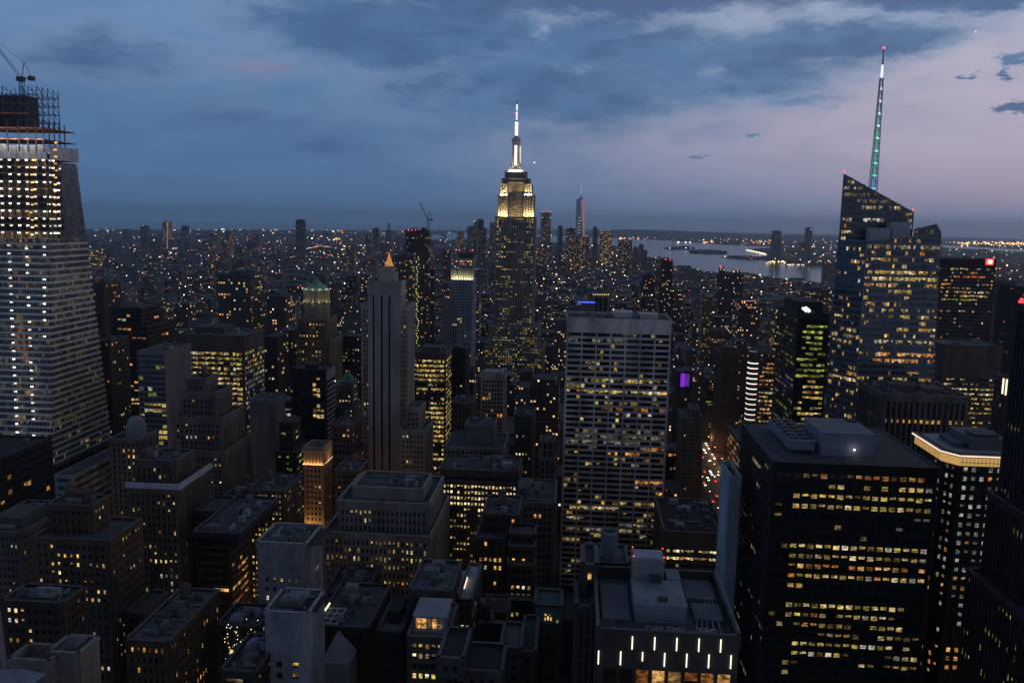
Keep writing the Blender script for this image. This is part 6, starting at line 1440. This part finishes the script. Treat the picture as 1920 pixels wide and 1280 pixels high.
def sheet(name, faces, mt, dz, smooth=True):
    used = sorted({k for q in faces for k in q}); ix = {k: n_ for n_, k in enumerate(used)}
    me = bpy.data.meshes.new(name); me.from_pydata([(V[k][0], V[k][1], V[k][2]+dz) for k in used], [], [tuple(ix[k] for k in reversed(q)) for q in faces])
    me.materials.append(mt); o = bpy.data.objects.new(name, me); C.objects.link(o); o['kind'] = 'structure'; return o
sheet('ground', lf_, wall_mat((.045, .045, .05), .95, .4, .01), 0.0)
wm, q, b = mat_base('water'); b.inputs['Base Color'].default_value = (.045, .065, .09, 1); b.inputs['Roughness'].default_value = .2; b.inputs['IOR'].default_value = 1.33
ge = q.n('ShaderNodeNewGeometry'); t = q.n('ShaderNodeTexNoise'); q.put(t.inputs['Vector'], ge.outputs['Position']); t.inputs['Scale'].default_value = .012; t.inputs['Detail'].default_value = 4
bp = q.n('ShaderNodeBump'); bp.inputs['Strength'].default_value = .25; bp.inputs['Distance'].default_value = 3; q.put(bp.inputs['Height'], t.outputs['Fac']); q.put(b.inputs['Normal'], bp.outputs[0])
sheet('water', wf_, wm, -1.0)
gb = MB(); gb.box(-1400, 1400, -300, 170, -3, -.5); o = gb.build('street_ground', wall_mat((.045, .045, .05), .95, .4, .01)); o['kind'] = 'structure'
# island trees read as one dark mass each
for k, P in enumerate(ISL):
    u = MB(); rn = random.Random(k)
    for _ in range(260):
        x = rn.uniform(min(p[0] for p in P), max(p[0] for p in P)); y = rn.uniform(min(p[1] for p in P), max(p[1] for p in P))
        if not pip(x, y, P): continue
        p = on_earth(x, y); r = rn.uniform(14, 30); h = rn.uniform(9, 17); u.cyl(p.x, p.y, p.z-1, p.z+h*.6, r, r*.9, 7); u.cyl(p.x, p.y, p.z+h*.6, p.z+h, r*.9, r*.3, 7)
    o = u.build('island_woods', wall_mat((.03, .04, .03), .95, .4, .02)); tag(o, ['dark wooded islet on the bay with a pale statue on it', 'longer dark wooded islet on the bay, right of the statue islet'][k], 'island')
p = on_earth(1262, 466); st_ = thing('statue_monument', 'tiny pale standing monument on the left end of the small islet', 'statue', tuple(p))
u = MB(); u.cyl(p.x, p.y, p.z, p.z+18, 22, 18, 8); u.cyl(p.x, p.y, p.z+18, p.z+46, 9, 7, 4); u.build('pedestal', wall_mat((.4, .4, .4)), st_)
u = MB(); u.cyl(p.x, p.y, p.z+46, p.z+80, 6, 3.5, 8); u.cyl(p.x, p.y, p.z+80, p.z+86, 2.5, 2.5, 8); u.bar((p.x+3, p.y, p.z+78), (p.x+6, p.y, p.z+93), 1.6); u.build('figure', wall_mat((.25, .4, .35)), st_)
# hills beyond the bay
def ridge(name, pts, D, dd, colr):
    u = MB(); n = 90; rn = random.Random(5)
    P = []
    for i in range(n+1):
        x = pts[0][0]+(pts[-1][0]-pts[0][0])*i/n
        for a, b in zip(pts, pts[1:]):
            if a[0] <= x <= b[0] or b is pts[-1]: y = a[1]+(b[1]-a[1])*(x-a[0])/(b[0]-a[0]); break
        t_ = unproj(x, y, D); r = math.hypot(t_.x, t_.y); P.append((t_.x, t_.z+rn.uniform(-3, 3), earth(r)-5))
    for (x0, h0, g0), (x1, h1, g1) in zip(P, P[1:]):
        u.face([(x0, D-dd, g0), (x1, D-dd, g1), (x1, D-dd*.4, (h1-g1)*.55+g1), (x0, D-dd*.4, (h0-g0)*.55+g0)]); u.face([(x0, D-dd*.4, (h0-g0)*.55+g0), (x1, D-dd*.4, (h1-g1)*.55+g1), (x1, D, h1), (x0, D, h0)])
        u.face([(x0, D, h0), (x1, D, h1), (x1, D+dd, g1), (x0, D+dd, g0)])
    o = u.build(name, wall_mat(colr, .95, .3, .002)); o['kind'] = 'structure'; return o
ridge('hills', [(1090, 436), (1130, 431), (1190, 430), (1260, 432), (1330, 435), (1420, 440), (1520, 443), (1600, 446)], 18000, 2500, (.03, .04, .035))
ridge('hills', [(1740, 454), (1800, 453), (1880, 454), (2000, 456)], 22000, 2500, (.03, .04, .035))

# ------------------------------------------------------------------ the rest of the city
rc = random.Random(99); cityb = []
SH = [(1200, 487), (1240, 496), (1282, 503), (1347, 516), (1425, 519), (1490, 527), (1563, 536), (1720, 552), (1920, 573), (2100, 590)]
def shore(px):
    for a, b in zip(SH, SH[1:]):
        if a[0] <= px <= b[0]: return a[1]+(b[1]-a[1])*(px-a[0])/(b[0]-a[0])
    return 0
def hits(x0, x1, y0, y1, mrg=3):
    return any(x0 < b[1]+mrg and x1 > b[0]-mrg and y0 < b[3]+mrg and y1 > b[2]-mrg for b in FOOT)
def lots(Y0, Y1, row, depth, w0, w1, hf, lim):
    Y = Y0
    while Y < Y1:
        half = Y*.66+60; x = -half
        while x < half:
            w_ = rc.uniform(w0, w1)*(1+.0*Y)
            d_ = depth*rc.uniform(.55, 1.0); yy = Y+rc.uniform(0, depth-d_)
            if rc.random() < .93 and not (Y < 2200 and 136 < x+w_ and x < 168) and not (Y < 5000 and abs((x+150) % 280-3) < 9):
                h = hf(Y, x); xm, ym = x+w_/2, yy
                gz = earth(math.hypot(xm, ym))
                px, py = project((xm, ym, gz)); ok = -60 < px < 1980
                if ok and Y > 2200:
                    for q in ((x, yy), (x+w_, yy), (x, yy+d_), (x+w_, yy+d_)):
                        if is_water(*project((q[0], q[1], earth(math.hypot(*q))))): ok = False
                if ok:
                    top = project((xm, ym, gz+h))[1]
                    if top < lim(px, Y): h = max(8, h*.45)
                    sy = shore(px)
                    if sy and 800 < Y < 5600 and py > sy:
                        while h > 5 and project((xm, ym, gz+h))[1] < sy-2+(hash_s(str(int(xm)))%7 == 0)*-5: h *= .8
                    if Y > 6000 and px > 1430 and h > 26: h = 22
                    if not hits(x, x+w_, yy, yy+d_): cityb.append((x, x+w_, yy, yy+d_, gz-2, gz+h))
            x += w_+rc.choice([.8, .8, 1.5, 4])
        Y += row
def hnear(Y, x):
    h = rc.triangular(22, 70, 40)
    if Y > 760 and rc.random() < .12: h = rc.uniform(70, 115)
    return h
def limn(px, Y):
    return 1000 if Y < 500 else 760 if Y < 700 else 640 if Y < 900 else 560 if Y < 1300 else 500
lots(300, 700, 80, 62, 18, 40, lambda Y, x: rc.triangular(20, 75, 45), limn)
lots(700, 2500, 80, 62, 16, 38, hnear, limn)
def hmid(Y, x):
    h = rc.triangular(12, 48, 22)
    if rc.random() < .035: h = rc.uniform(50, 105)
    return h
lots(2500, 6000, 85, 60, 22, 60, hmid, lambda px, Y: 447 if px > 1000 else 436)
lots(6000, 16500, 190, 110, 50, 150, lambda Y, x: rc.triangular(7, 26, 10) if rc.random() > .02 else rc.uniform(35, 80), lambda px, Y: 432)
def shown(b):
    D = b[2]; x, y = project(((b[0]+b[1])/2, b[2], b[5]))
    if not (0 < x < 1920 and y < 1280): return 0
    return (b[1]-b[0])*(b[5]-b[4])/(D*D)*(1 if D > 650 else .5)
cityb.sort(key=lambda b: -shown(b))
kinds = ['dark', 'brown', 'grey', 'busy', 'brown', 'dark', 'pale', 'grey']
names = {'dark': ('office_block', 'dim dark office block among the dense midtown rooftops', 'dark office blocks of the midtown rooftops'), 'brown': ('loft_block', 'dim brown brick loft block among the dense midtown rooftops', 'brown brick loft blocks of the midtown rooftops'),
         'grey': ('apartment_block', 'dim grey block with scattered lit windows among the dense midtown rooftops', 'grey blocks of the midtown rooftops'), 'busy': ('office_block', 'block with many small lit windows among the dense midtown rooftops', 'busily lit blocks of the midtown rooftops'),
         'pale': ('apartment_block', 'pale stone block among the dense midtown rooftops', 'pale stone blocks of the midtown rooftops')}
HERO = [(o['label'], project((o.location.x, o.location.y, 60)), o) for o in list(C.objects) if o.parent is None and o.type == 'EMPTY' and o.get('category') in ('building', 'skyscraper') and 'group' not in o]
SHORT = {}
for l_, p_, o_ in HERO: SHORT.setdefault(o_.name.split('.')[0], []).append(o_)
SHORT = {k_: v_[0] for k_, v_ in SHORT.items() if len(v_) == 1}
ADJ = {'dark': 'dark office block', 'brown': 'brown brick loft block', 'grey': 'grey block', 'busy': 'busily lit block', 'pale': 'pale stone block'}
used_l = {}
for b in cityb[:290]:
    k = rc.choice(kinds); nm, lb, gr = names[k]; x0, x1, y0, y1, z0, z1 = b
    P_ = ((x0+x1)/2, (y0+y1)/2); best = min(SHORT.items(), key=lambda kv: (kv[1].location.x-P_[0])**2+(kv[1].location.y-P_[1])**2)
    ddx, ddy = P_[0]-best[1].location.x, P_[1]-best[1].location.y
    rel = ('behind' if ddy > 0 else 'in front of') if abs(ddy) > abs(ddx) else ('right of' if ddx > 0 else 'left of')
    hw_ = 'low' if z1 < 35 else 'tall' if z1 > 70 else 'mid-height'
    lb = '%s %s %s the %s' % (hw_, ADJ[k], rel, best[0].replace('_', ' '))
    if lb in used_l: used_l[lb] += 1; lb = lb.replace(' the ', ' the roofs by the ', 1) if used_l[lb] == 2 else lb
    else: used_l[lb] = 1
    t = thing(nm, lb, 'building', ((x0+x1)/2, (y0+y1)/2, 0), gr); w_ = MB()
    uvbox(w_, x0, x1, y0, y1, z0, z1-3 if rc.random() < .3 else z1, rc); zt_ = max(v[2] for v in w_.v)
    if rc.random() < .5 and x1-x0 > 14: uvbox(w_, x0+3, x1-rc.uniform(3, 6), y0+rc.uniform(3, 8), y1-3, zt_+.02, zt_+rc.uniform(4, 12), rc)
    w_.build('wall', [city(k), rc.choice(RFM)], t)
    r_ = MB()
    for (p0, p1, p2, p3) in ((x0, x1, y0, y0+.5), (x0, x1, y1-.5, y1), (x0, x0+.5, y0+.5, y1-.5), (x1-.5, x1, y0+.5, y1-.5)): r_.box(p0, p1, p2, p3, zt_+.02, zt_+1.0)
    for _ in range(rc.randint(1, 4)):
        a = rc.uniform(x0+1, x1-5); c_ = rc.uniform(y0+1, y1-6); r_.box(a, a+rc.uniform(2, 4), c_, c_+rc.uniform(2, 5), zt_+.02, zt_+rc.uniform(1.2, 3.2))
    if rc.random() < .4: a = rc.uniform(x0+3, x1-3); c_ = rc.uniform(y0+3, y1-3); r_.cyl(a, c_, zt_+2.5, zt_+5.5, 1.8, 1.8, 10); r_.cyl(a, c_, zt_+5.5, zt_+6.8, 1.9, .2, 10); r_.box(a-1, a+1, c_-1, c_+1, zt_, zt_+2.5)
    r_.build('roof', rc.choice(RFM), t)
groups = {}
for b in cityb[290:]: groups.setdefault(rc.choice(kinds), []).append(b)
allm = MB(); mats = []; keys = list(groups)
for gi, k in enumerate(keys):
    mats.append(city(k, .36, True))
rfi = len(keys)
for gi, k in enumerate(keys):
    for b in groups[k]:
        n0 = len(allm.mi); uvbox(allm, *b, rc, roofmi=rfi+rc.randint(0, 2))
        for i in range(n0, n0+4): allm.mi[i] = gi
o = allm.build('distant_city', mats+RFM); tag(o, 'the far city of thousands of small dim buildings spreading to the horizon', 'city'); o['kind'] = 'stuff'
# lamps over the far city
LC = [((1, .42, .12), 26), ((1, .62, .28), 26), ((1, .85, .62), 24), ((.9, .95, 1), 14), ((1, .08, .06), 9), ((.6, .9, .7), 3)]
LCW = [c for c, w_ in LC for _ in range(w_)]
lm = MB(); rl = random.Random(4)
def lampat(x, y, h, size=1.0, col=None, br=None):
    p = on_earth(x, y, h)
    if p is None: return
    D = (p-CAM).length; c = col or rl.choice(LCW); e = br if br else rl.choice([.6, .8, 1.0, 1.5, 2.4])
    r = D/853*.56*size*rl.uniform(.7, 1.15); p.z += r*.5; e *= .8
    lm.lamp(tuple(p), max(.35, r), tuple(v*e for v in c))
for _ in range(6500):
    x = rl.uniform(150, 1920); y = 432+(rl.random()**1.25)*255+.0193*(x-960)+(0 if x > 850 else 0)
    if is_water(x, y): continue
    if y > 560 and rl.random() < .45: continue
    if _ % 4 == 0: lampat(x, y, 24 if y < 475+.0193*(x-960) else 50, .7)
def cluster(x0, x1, y0, y1, n, col=None, size=1.2, br=1.6):
    for _ in range(n): lampat(rl.uniform(x0, x1), rl.uniform(y0, y1), 4, size, col, br*rl.uniform(.6, 1.4))
bands = [[b for b in cityb if lo < b[2] < hi and b[5]-b[4] > 4] for lo, hi in ((1250, 2500), (2500, 6000), (6000, 16500))]
for _ in range(3900):
    b = rl.choice(bands[rl.choice([0, 0, 0, 1, 1, 1, 1, 2])]); big = rl.random() < .2
    x = rl.uniform(b[0], b[1]); z = b[5]+.6 if rl.random() < .6 else rl.uniform(b[4]+(b[5]-b[4])*.5, b[5])
    D = math.hypot(x, b[2]); r = D/853*.52*(1.05 if big else .66)*rl.uniform(.8, 1.15); e = rl.choice([1.0, 1.5, 2.4]) if big else rl.choice([.3, .5, .8, 1.0])
    c = rl.choice(LCW); lm.lamp((x, b[2]-r*.9, z+r*.6), max(.4, r), tuple(v*e for v in c))
OR_, WH_, YE_ = (1, .42, .16), (1, .9, .7), (1, .68, .3)
cluster(1258, 1320, 448, 455, 14, WH_); cluster(1318, 1400, 449, 456, 46, OR_); cluster(1400, 1450, 452, 458, 36, OR_, 1.3); cluster(1440, 1560, 448, 462, 30, YE_)
cluster(1160, 1200, 445, 448, 16, OR_); cluster(1500, 1560, 465, 480, 26, WH_); cluster(1560, 1580, 440, 470, 4)
for k in range(34):
    t_ = k/33; x = 1400+45*math.sin(t_*1.57) if k < 20 else 1445-(k-20)*6.6; y = 469+t_*14 if k < 20 else 481+rl.uniform(-.6, .6)
    lampat(x, y, 3, 1.0, (1, .9, .5), 1.3)
cluster(1436, 1475, 489, 494, 14, YE_); cluster(1475, 1512, 495.5, 497, 22, WH_, .9, 1.2); cluster(1396, 1428, 516, 519, 20, WH_)
cluster(1780, 1920, 454, 459, 60, OR_, 1.2, 1.4); cluster(1800, 1920, 456, 462, 70, YE_, 1.2, 1.6); cluster(1870, 1920, 495, 500, 18, WH_); cluster(1870, 1920, 524, 532, 26, WH_)
cluster(640, 700, 461, 472, 80, YE_, 1.2, 1.7); cluster(620, 640, 445, 452, 12, YE_); cluster(700, 730, 438, 444, 24, YE_, 1.1, 1.6); cluster(596, 640, 444, 451, 26, YE_)
for k in range(26): t_ = k/25; lampat(570+t_*60, (468-14*t_ if t_ < .5 else 461+9*(t_-.5))+rl.uniform(-.5, .5), 30, .75, YE_, .7)
cluster(164, 184, 480, 488, 12, YE_); cluster(360, 372, 440, 444, 4, YE_); cluster(442, 460, 447, 462, 14, YE_, 1.1, 1.2)
cluster(693, 699, 490, 502, 5, (.05, .3, 1), 2.0, 1.6)
cluster(590, 606, 543, 546, 3, RED, 1.6, 2)
# traffic glow specks in the street canyons
for _ in range(260):
    D = rl.uniform(700, 2600); X = rl.choice([152, -128, -268, -408, 432, 292])+rl.uniform(-9, 9); p = Vector((X, D, rl.uniform(1, 8)))
    lm.lamp(tuple(p), .5+D/5000, rl.choice([(1.5, .9, .4), (1.6, 1.3, .9), (1.2, .1, .05)]))
o = lm.build('city_lights', lit_mat()); me = o.data; me.materials.clear()
mt, q, b = mat_base('city_light'); at = q.n('ShaderNodeAttribute'); at.attribute_name = 'Col'; b.inputs['Base Color'].default_value = (.02, .02, .02, 1)
q.put(b.inputs['Emission Color'], at.outputs['Color']); b.inputs['Emission Strength'].default_value = 3.2; mt.cycles.emission_sampling = 'NONE'; me.materials.append(mt)
tag(o, 'countless tiny orange, white and red street and roof lights of the far city', 'lights'); o['kind'] = 'stuff'

# ------------------------------------------------------------------ avenue: lit roadway with cars
av = MB(); av.box(137, 167, 560, 1500, -.3, .06); o = av.build('road', wall_mat((.05, .05, .05), .7, .3, .2)); o['kind'] = 'structure'
mk = MB()
for k in range(1, 5):
    for y in range(600, 1500, 9): mk.box(136+k*6.4-.08, 136+k*6.4+.08, y, y+3.5, .07, .075)
o = mk.build('road_markings', wall_mat((.6, .6, .6), .7, .1)); o['kind'] = 'structure'
def car(x, y, head, label):
    t = thing('car', label, 'car', (x, y, 0), 'cars on the glowing avenue'); s_ = -1 if head else 1
    u = MB(); u.prism([(x-.9, y-2.2), (x+.9, y-2.2), (x+.9, y+2.2), (x-.9, y+2.2)], .35, .95); u.prism([(x-.8, y-1.3), (x+.8, y-1.3), (x+.8, y+1.2), (x-.8, y+1.2)], .95, 1.5, [(x-.65, y-.8), (x+.65, y-.8), (x+.65, y+.8), (x-.65, y+.8)])
    u.build('body', gloss_mat(rl.choice([(.3, .22, .03), (.02, .02, .02), (.2, .2, .2), (.05, .06, .1)]), .3), t)
    for sx_ in (-.6, .6):
        u = MB(); u.box(x+sx_-.42, x+sx_+.42, y-2.4, y-2.2, .4, 1.1); u.build('headlight' if head else 'tail_light', emit_mat((1, .88, .7), 5) if head else emit_mat((1, .08, .03), 3), t)
    for sx_ in (-.85, .85):
        for sy_ in (-1.4, 1.4):
            u = MB(); u.box(x+sx_-.1, x+sx_+.1, y+sy_-.32, y+sy_+.32, .06, .68); u.build('wheel', RFM[1], t)
    return t
for k in range(84):
    lane = rl.randint(0, 4); x = 139.2+lane*6.4; y = rl.uniform(760, 1040) if k % 3 else rl.uniform(640, 1300); head = rl.random() < .62
    car(x, y, head, 'car with white headlights on the glowing avenue right of the white ribbon slab' if head else 'car with red tail lights on the glowing avenue right of the white ribbon slab')
for k in range(26):
    y = 640+k*24; x = 134.5 if k % 2 else 169.5
    t = thing('street_lamp', 'tall street lamp glowing beside the avenue right of the white ribbon slab', 'street lamp', (x, y, 0), 'street lamps along the avenue')
    u = MB(); u.cyl(x, y, 0, 9, .14, .08, 8); dx_ = 1.8 if x < 150 else -1.8; u.bar((x, y, 8.9), (x+dx_, y, 9.3), .1); u.build('pole', RFM[1], t)
    u = MB(); u.box(x+dx_-.5, x+dx_+.5, y-.25, y+.25, 9.15, 9.4); u.build('lamp_head', emit_mat((1, .62, .3), 6), t)
    if k % 2 == 0:
        ld = bpy.data.lights.new('lamp_glow', 'POINT'); ld.energy = 5000; ld.color = (1, .55, .28); ld.shadow_soft_size = .5; o = bpy.data.objects.new('lamp_glow', ld); C.objects.link(o); o.parent = t; o.location = Vector((x+dx_, y, 8.6))-world_loc(t)
# lamps in the nearer street canyons
for X_, Ys in ((-128, range(240, 700, 38)), (-268, range(300, 760, 42)), (-60, (300, 345)), (-90, (372,)), (-30, (300, 372)), (-200, (262, 345))):
    for y in Ys:
        t = thing('street_lamp', 'warm street lamp deep in the dark street canyons left of centre', 'street lamp', (X_, y, 0), 'street lamps in the canyons left of centre')
        u = MB(); u.cyl(X_, y, 0, 9, .14, .08, 8); u.bar((X_, y, 8.9), (X_+1.8, y, 9.3), .1); u.build('pole', RFM[1], t)
        u = MB(); u.box(X_+1.3, X_+2.3, y-.25, y+.25, 9.15, 9.4); u.build('lamp_head', emit_mat((1, .62, .3), 6), t)
        ld = bpy.data.lights.new('lamp_glow', 'POINT'); ld.energy = 15000; ld.color = (1, .52, .22); ld.shadow_soft_size = .5; o = bpy.data.objects.new('lamp_glow', ld); C.objects.link(o); o.parent = t; o.location = Vector((X_+1.8, y, 8.6))-world_loc(t)
# dark park trees below the dark block
LEAF = wall_mat((.035, .06, .025), .8, .4, .5)
rt_ = random.Random(3); cm_ = MB()
for _ in range(700):
    a = rt_.uniform(0, 6.28); e = rt_.uniform(-.6, 1.4); r = rt_.uniform(.45, 1)**.6
    c = Vector((math.cos(a)*math.cos(e)*5.2*r, math.sin(a)*math.cos(e)*5.2*r, 10+math.sin(e)*5*r)); s_ = rt_.uniform(.5, 1.0)
    d1 = Vector((rt_.gauss(0, 1), rt_.gauss(0, 1), rt_.gauss(0, 1))).normalized(); d2 = d1.cross(Vector((rt_.gauss(0, 1), rt_.gauss(0, 1), 1))).normalized()
    cm_.face([c-d1*s_, c-d2*s_*.6, c+d1*s_, c+d2*s_*.6])
tm_ = MB(); tm_.cyl(0, 0, 0, 7, .4, .25, 8)
for k in range(5): a = k*1.26; tm_.bar((0, 0, 5), (math.cos(a)*2.6, math.sin(a)*2.6, 9.5), .2)
crown0 = trunk0 = None
for k in range(26):
    x = 62+(k % 7)*9.5+rt_.uniform(-2, 2); y = 655+(k//7)*20+rt_.uniform(-4, 4)
    t = thing('park_tree', 'dark leafy park tree right of the white ribbon slab', 'tree', (x, y, 0), 'trees of the small park')
    if crown0 is None:
        crown0 = cm_.build('crown', LEAF, t); crown0.location = (0, 0, 0); trunk0 = tm_.build('trunk', wall_mat((.07, .05, .04)), t); trunk0.location = (0, 0, 0)
    else:
        for s0 in (crown0, trunk0): c = s0.copy(); C.objects.link(c); c.parent = t; c.location = (0, 0, 0)
ORD = ['nearest', 'second', 'third', 'fourth', 'fifth', 'sixth', 'seventh', 'eighth', 'ninth', 'tenth', 'eleventh', 'twelfth', 'thirteenth', 'fourteenth', 'fifteenth', 'sixteenth', 'seventeenth', 'eighteenth', 'nineteenth', 'twentieth', 'twenty-first', 'twenty-second', 'twenty-third', 'twenty-fourth', 'twenty-fifth', 'twenty-sixth', 'twenty-seventh', 'twenty-eighth', 'twenty-ninth', 'thirtieth']
def number(key, text):
    sets = {}
    for o in C.objects:
        if o.parent is None and o.get('category') and key(o) is not None: sets.setdefault(key(o), []).append(o)
    for k_, L_ in sets.items():
        L_.sort(key=lambda o: (o.location.y, o.location.x))
        for i_, o in enumerate(L_): o['label'] = text(k_, ORD[min(i_, 29)])
number(lambda o: (round((o.location.x-139.2)/6.4), 'tail' if 'tail' in o['label'] else 'head') if o['category'] == 'car' else None,
       lambda k, n: '%s car with %s in %s lane of the glowing avenue' % (n, 'red tail lights' if k[1] == 'tail' else 'white headlights', ['the left kerb', 'the second', 'the middle', 'the fourth', 'the right kerb'][max(0, min(4, k[0]))]))
number(lambda o: ('left' if o.location.x < 150 else 'right') if o.get('group') == 'street lamps along the avenue' else None, lambda k, n: '%s street lamp on the %s kerb of the glowing avenue' % (n, k))
number(lambda o: round(o.location.x) if o.get('group') == 'street lamps in the canyons left of centre' else None, lambda k, n: '%s warm street lamp in the canyon %s' % (n, {-128: 'beside the orange-crowned tower', -268: 'by the domed tower', -60: 'behind the pyramid roof', -90: 'by the concrete slab tower', -30: 'by the white roofed annex', -200: 'by the cornice tower'}.get(k, 'left of centre')))
number(lambda o: int((o.location.y-650)//20) if o['category'] == 'tree' else None, lambda k, n: '%s dark tree in the %s row of the small park' % (n, ['front', 'second', 'third', 'back', 'last'][max(0, min(4, k))]))
# aircraft
for (px_, py_, D, lb, col) in ((1829, 60, 2500, 'tiny aircraft with a bright warm light in the upper right sky', (1, .8, .6)), (1002, 305, 2200, 'tiny helicopter light just right of the mast of the centre skyscraper', (1, .95, .85)), (1004, 343, 2400, 'faint helicopter light beside the floodlit crown of the centre skyscraper', (.6, .7, .9)), (918, 331, 2400, 'faint red aircraft light left of the floodlit crown', (1, .15, .3))):
    p = unproj(px_, py_, D); t = thing('aircraft', lb, 'aircraft', tuple(p)); u = MB(); u.cyl(p.x, p.y, p.z-.4, p.z+.4, .5, .5, 8); u.bar((p.x-4, p.y, p.z), (p.x+4, p.y, p.z), .3); u.bar((p.x, p.y-.5, p.z), (p.x, p.y+6, p.z), .5); u.build('body', RFM[1], t)
    u = MB(); u.lamp((p.x, p.y-1.2, p.z), 1.5 if D == 2500 or px_ == 1002 else 1.0); u.build('nose_light', emit_mat(col, 4 if px_ in (1829, 1002) else 1.6), t)

# ------------------------------------------------------------------ air
hz = MB(); hz.box(-62000, 62000, -2000, 62000, -340, 620); o = hz.build('haze', [bpy.data.materials.new('haze_air')]); o['kind'] = 'stuff'; tag(o, 'thin blue evening haze over the whole city', 'haze')
mt = o.data.materials[0]; mt.use_nodes = True; nt = mt.node_tree; nt.nodes.clear()
pv = nt.nodes.new('ShaderNodeVolumePrincipled'); om = nt.nodes.new('ShaderNodeOutputMaterial'); nt.links.new(pv.outputs[0], om.inputs['Volume'])
pv.inputs['Density'].default_value = 3.2e-5; pv.inputs['Color'].default_value = (.80, .92, 1.0, 1); pv.inputs['Anisotropy'].default_value = 0.65
mt.cycles.homogeneous_volume = True if hasattr(mt.cycles, 'homogeneous_volume') else None
if __name__ == '__main__' and not bpy.app.background: pass
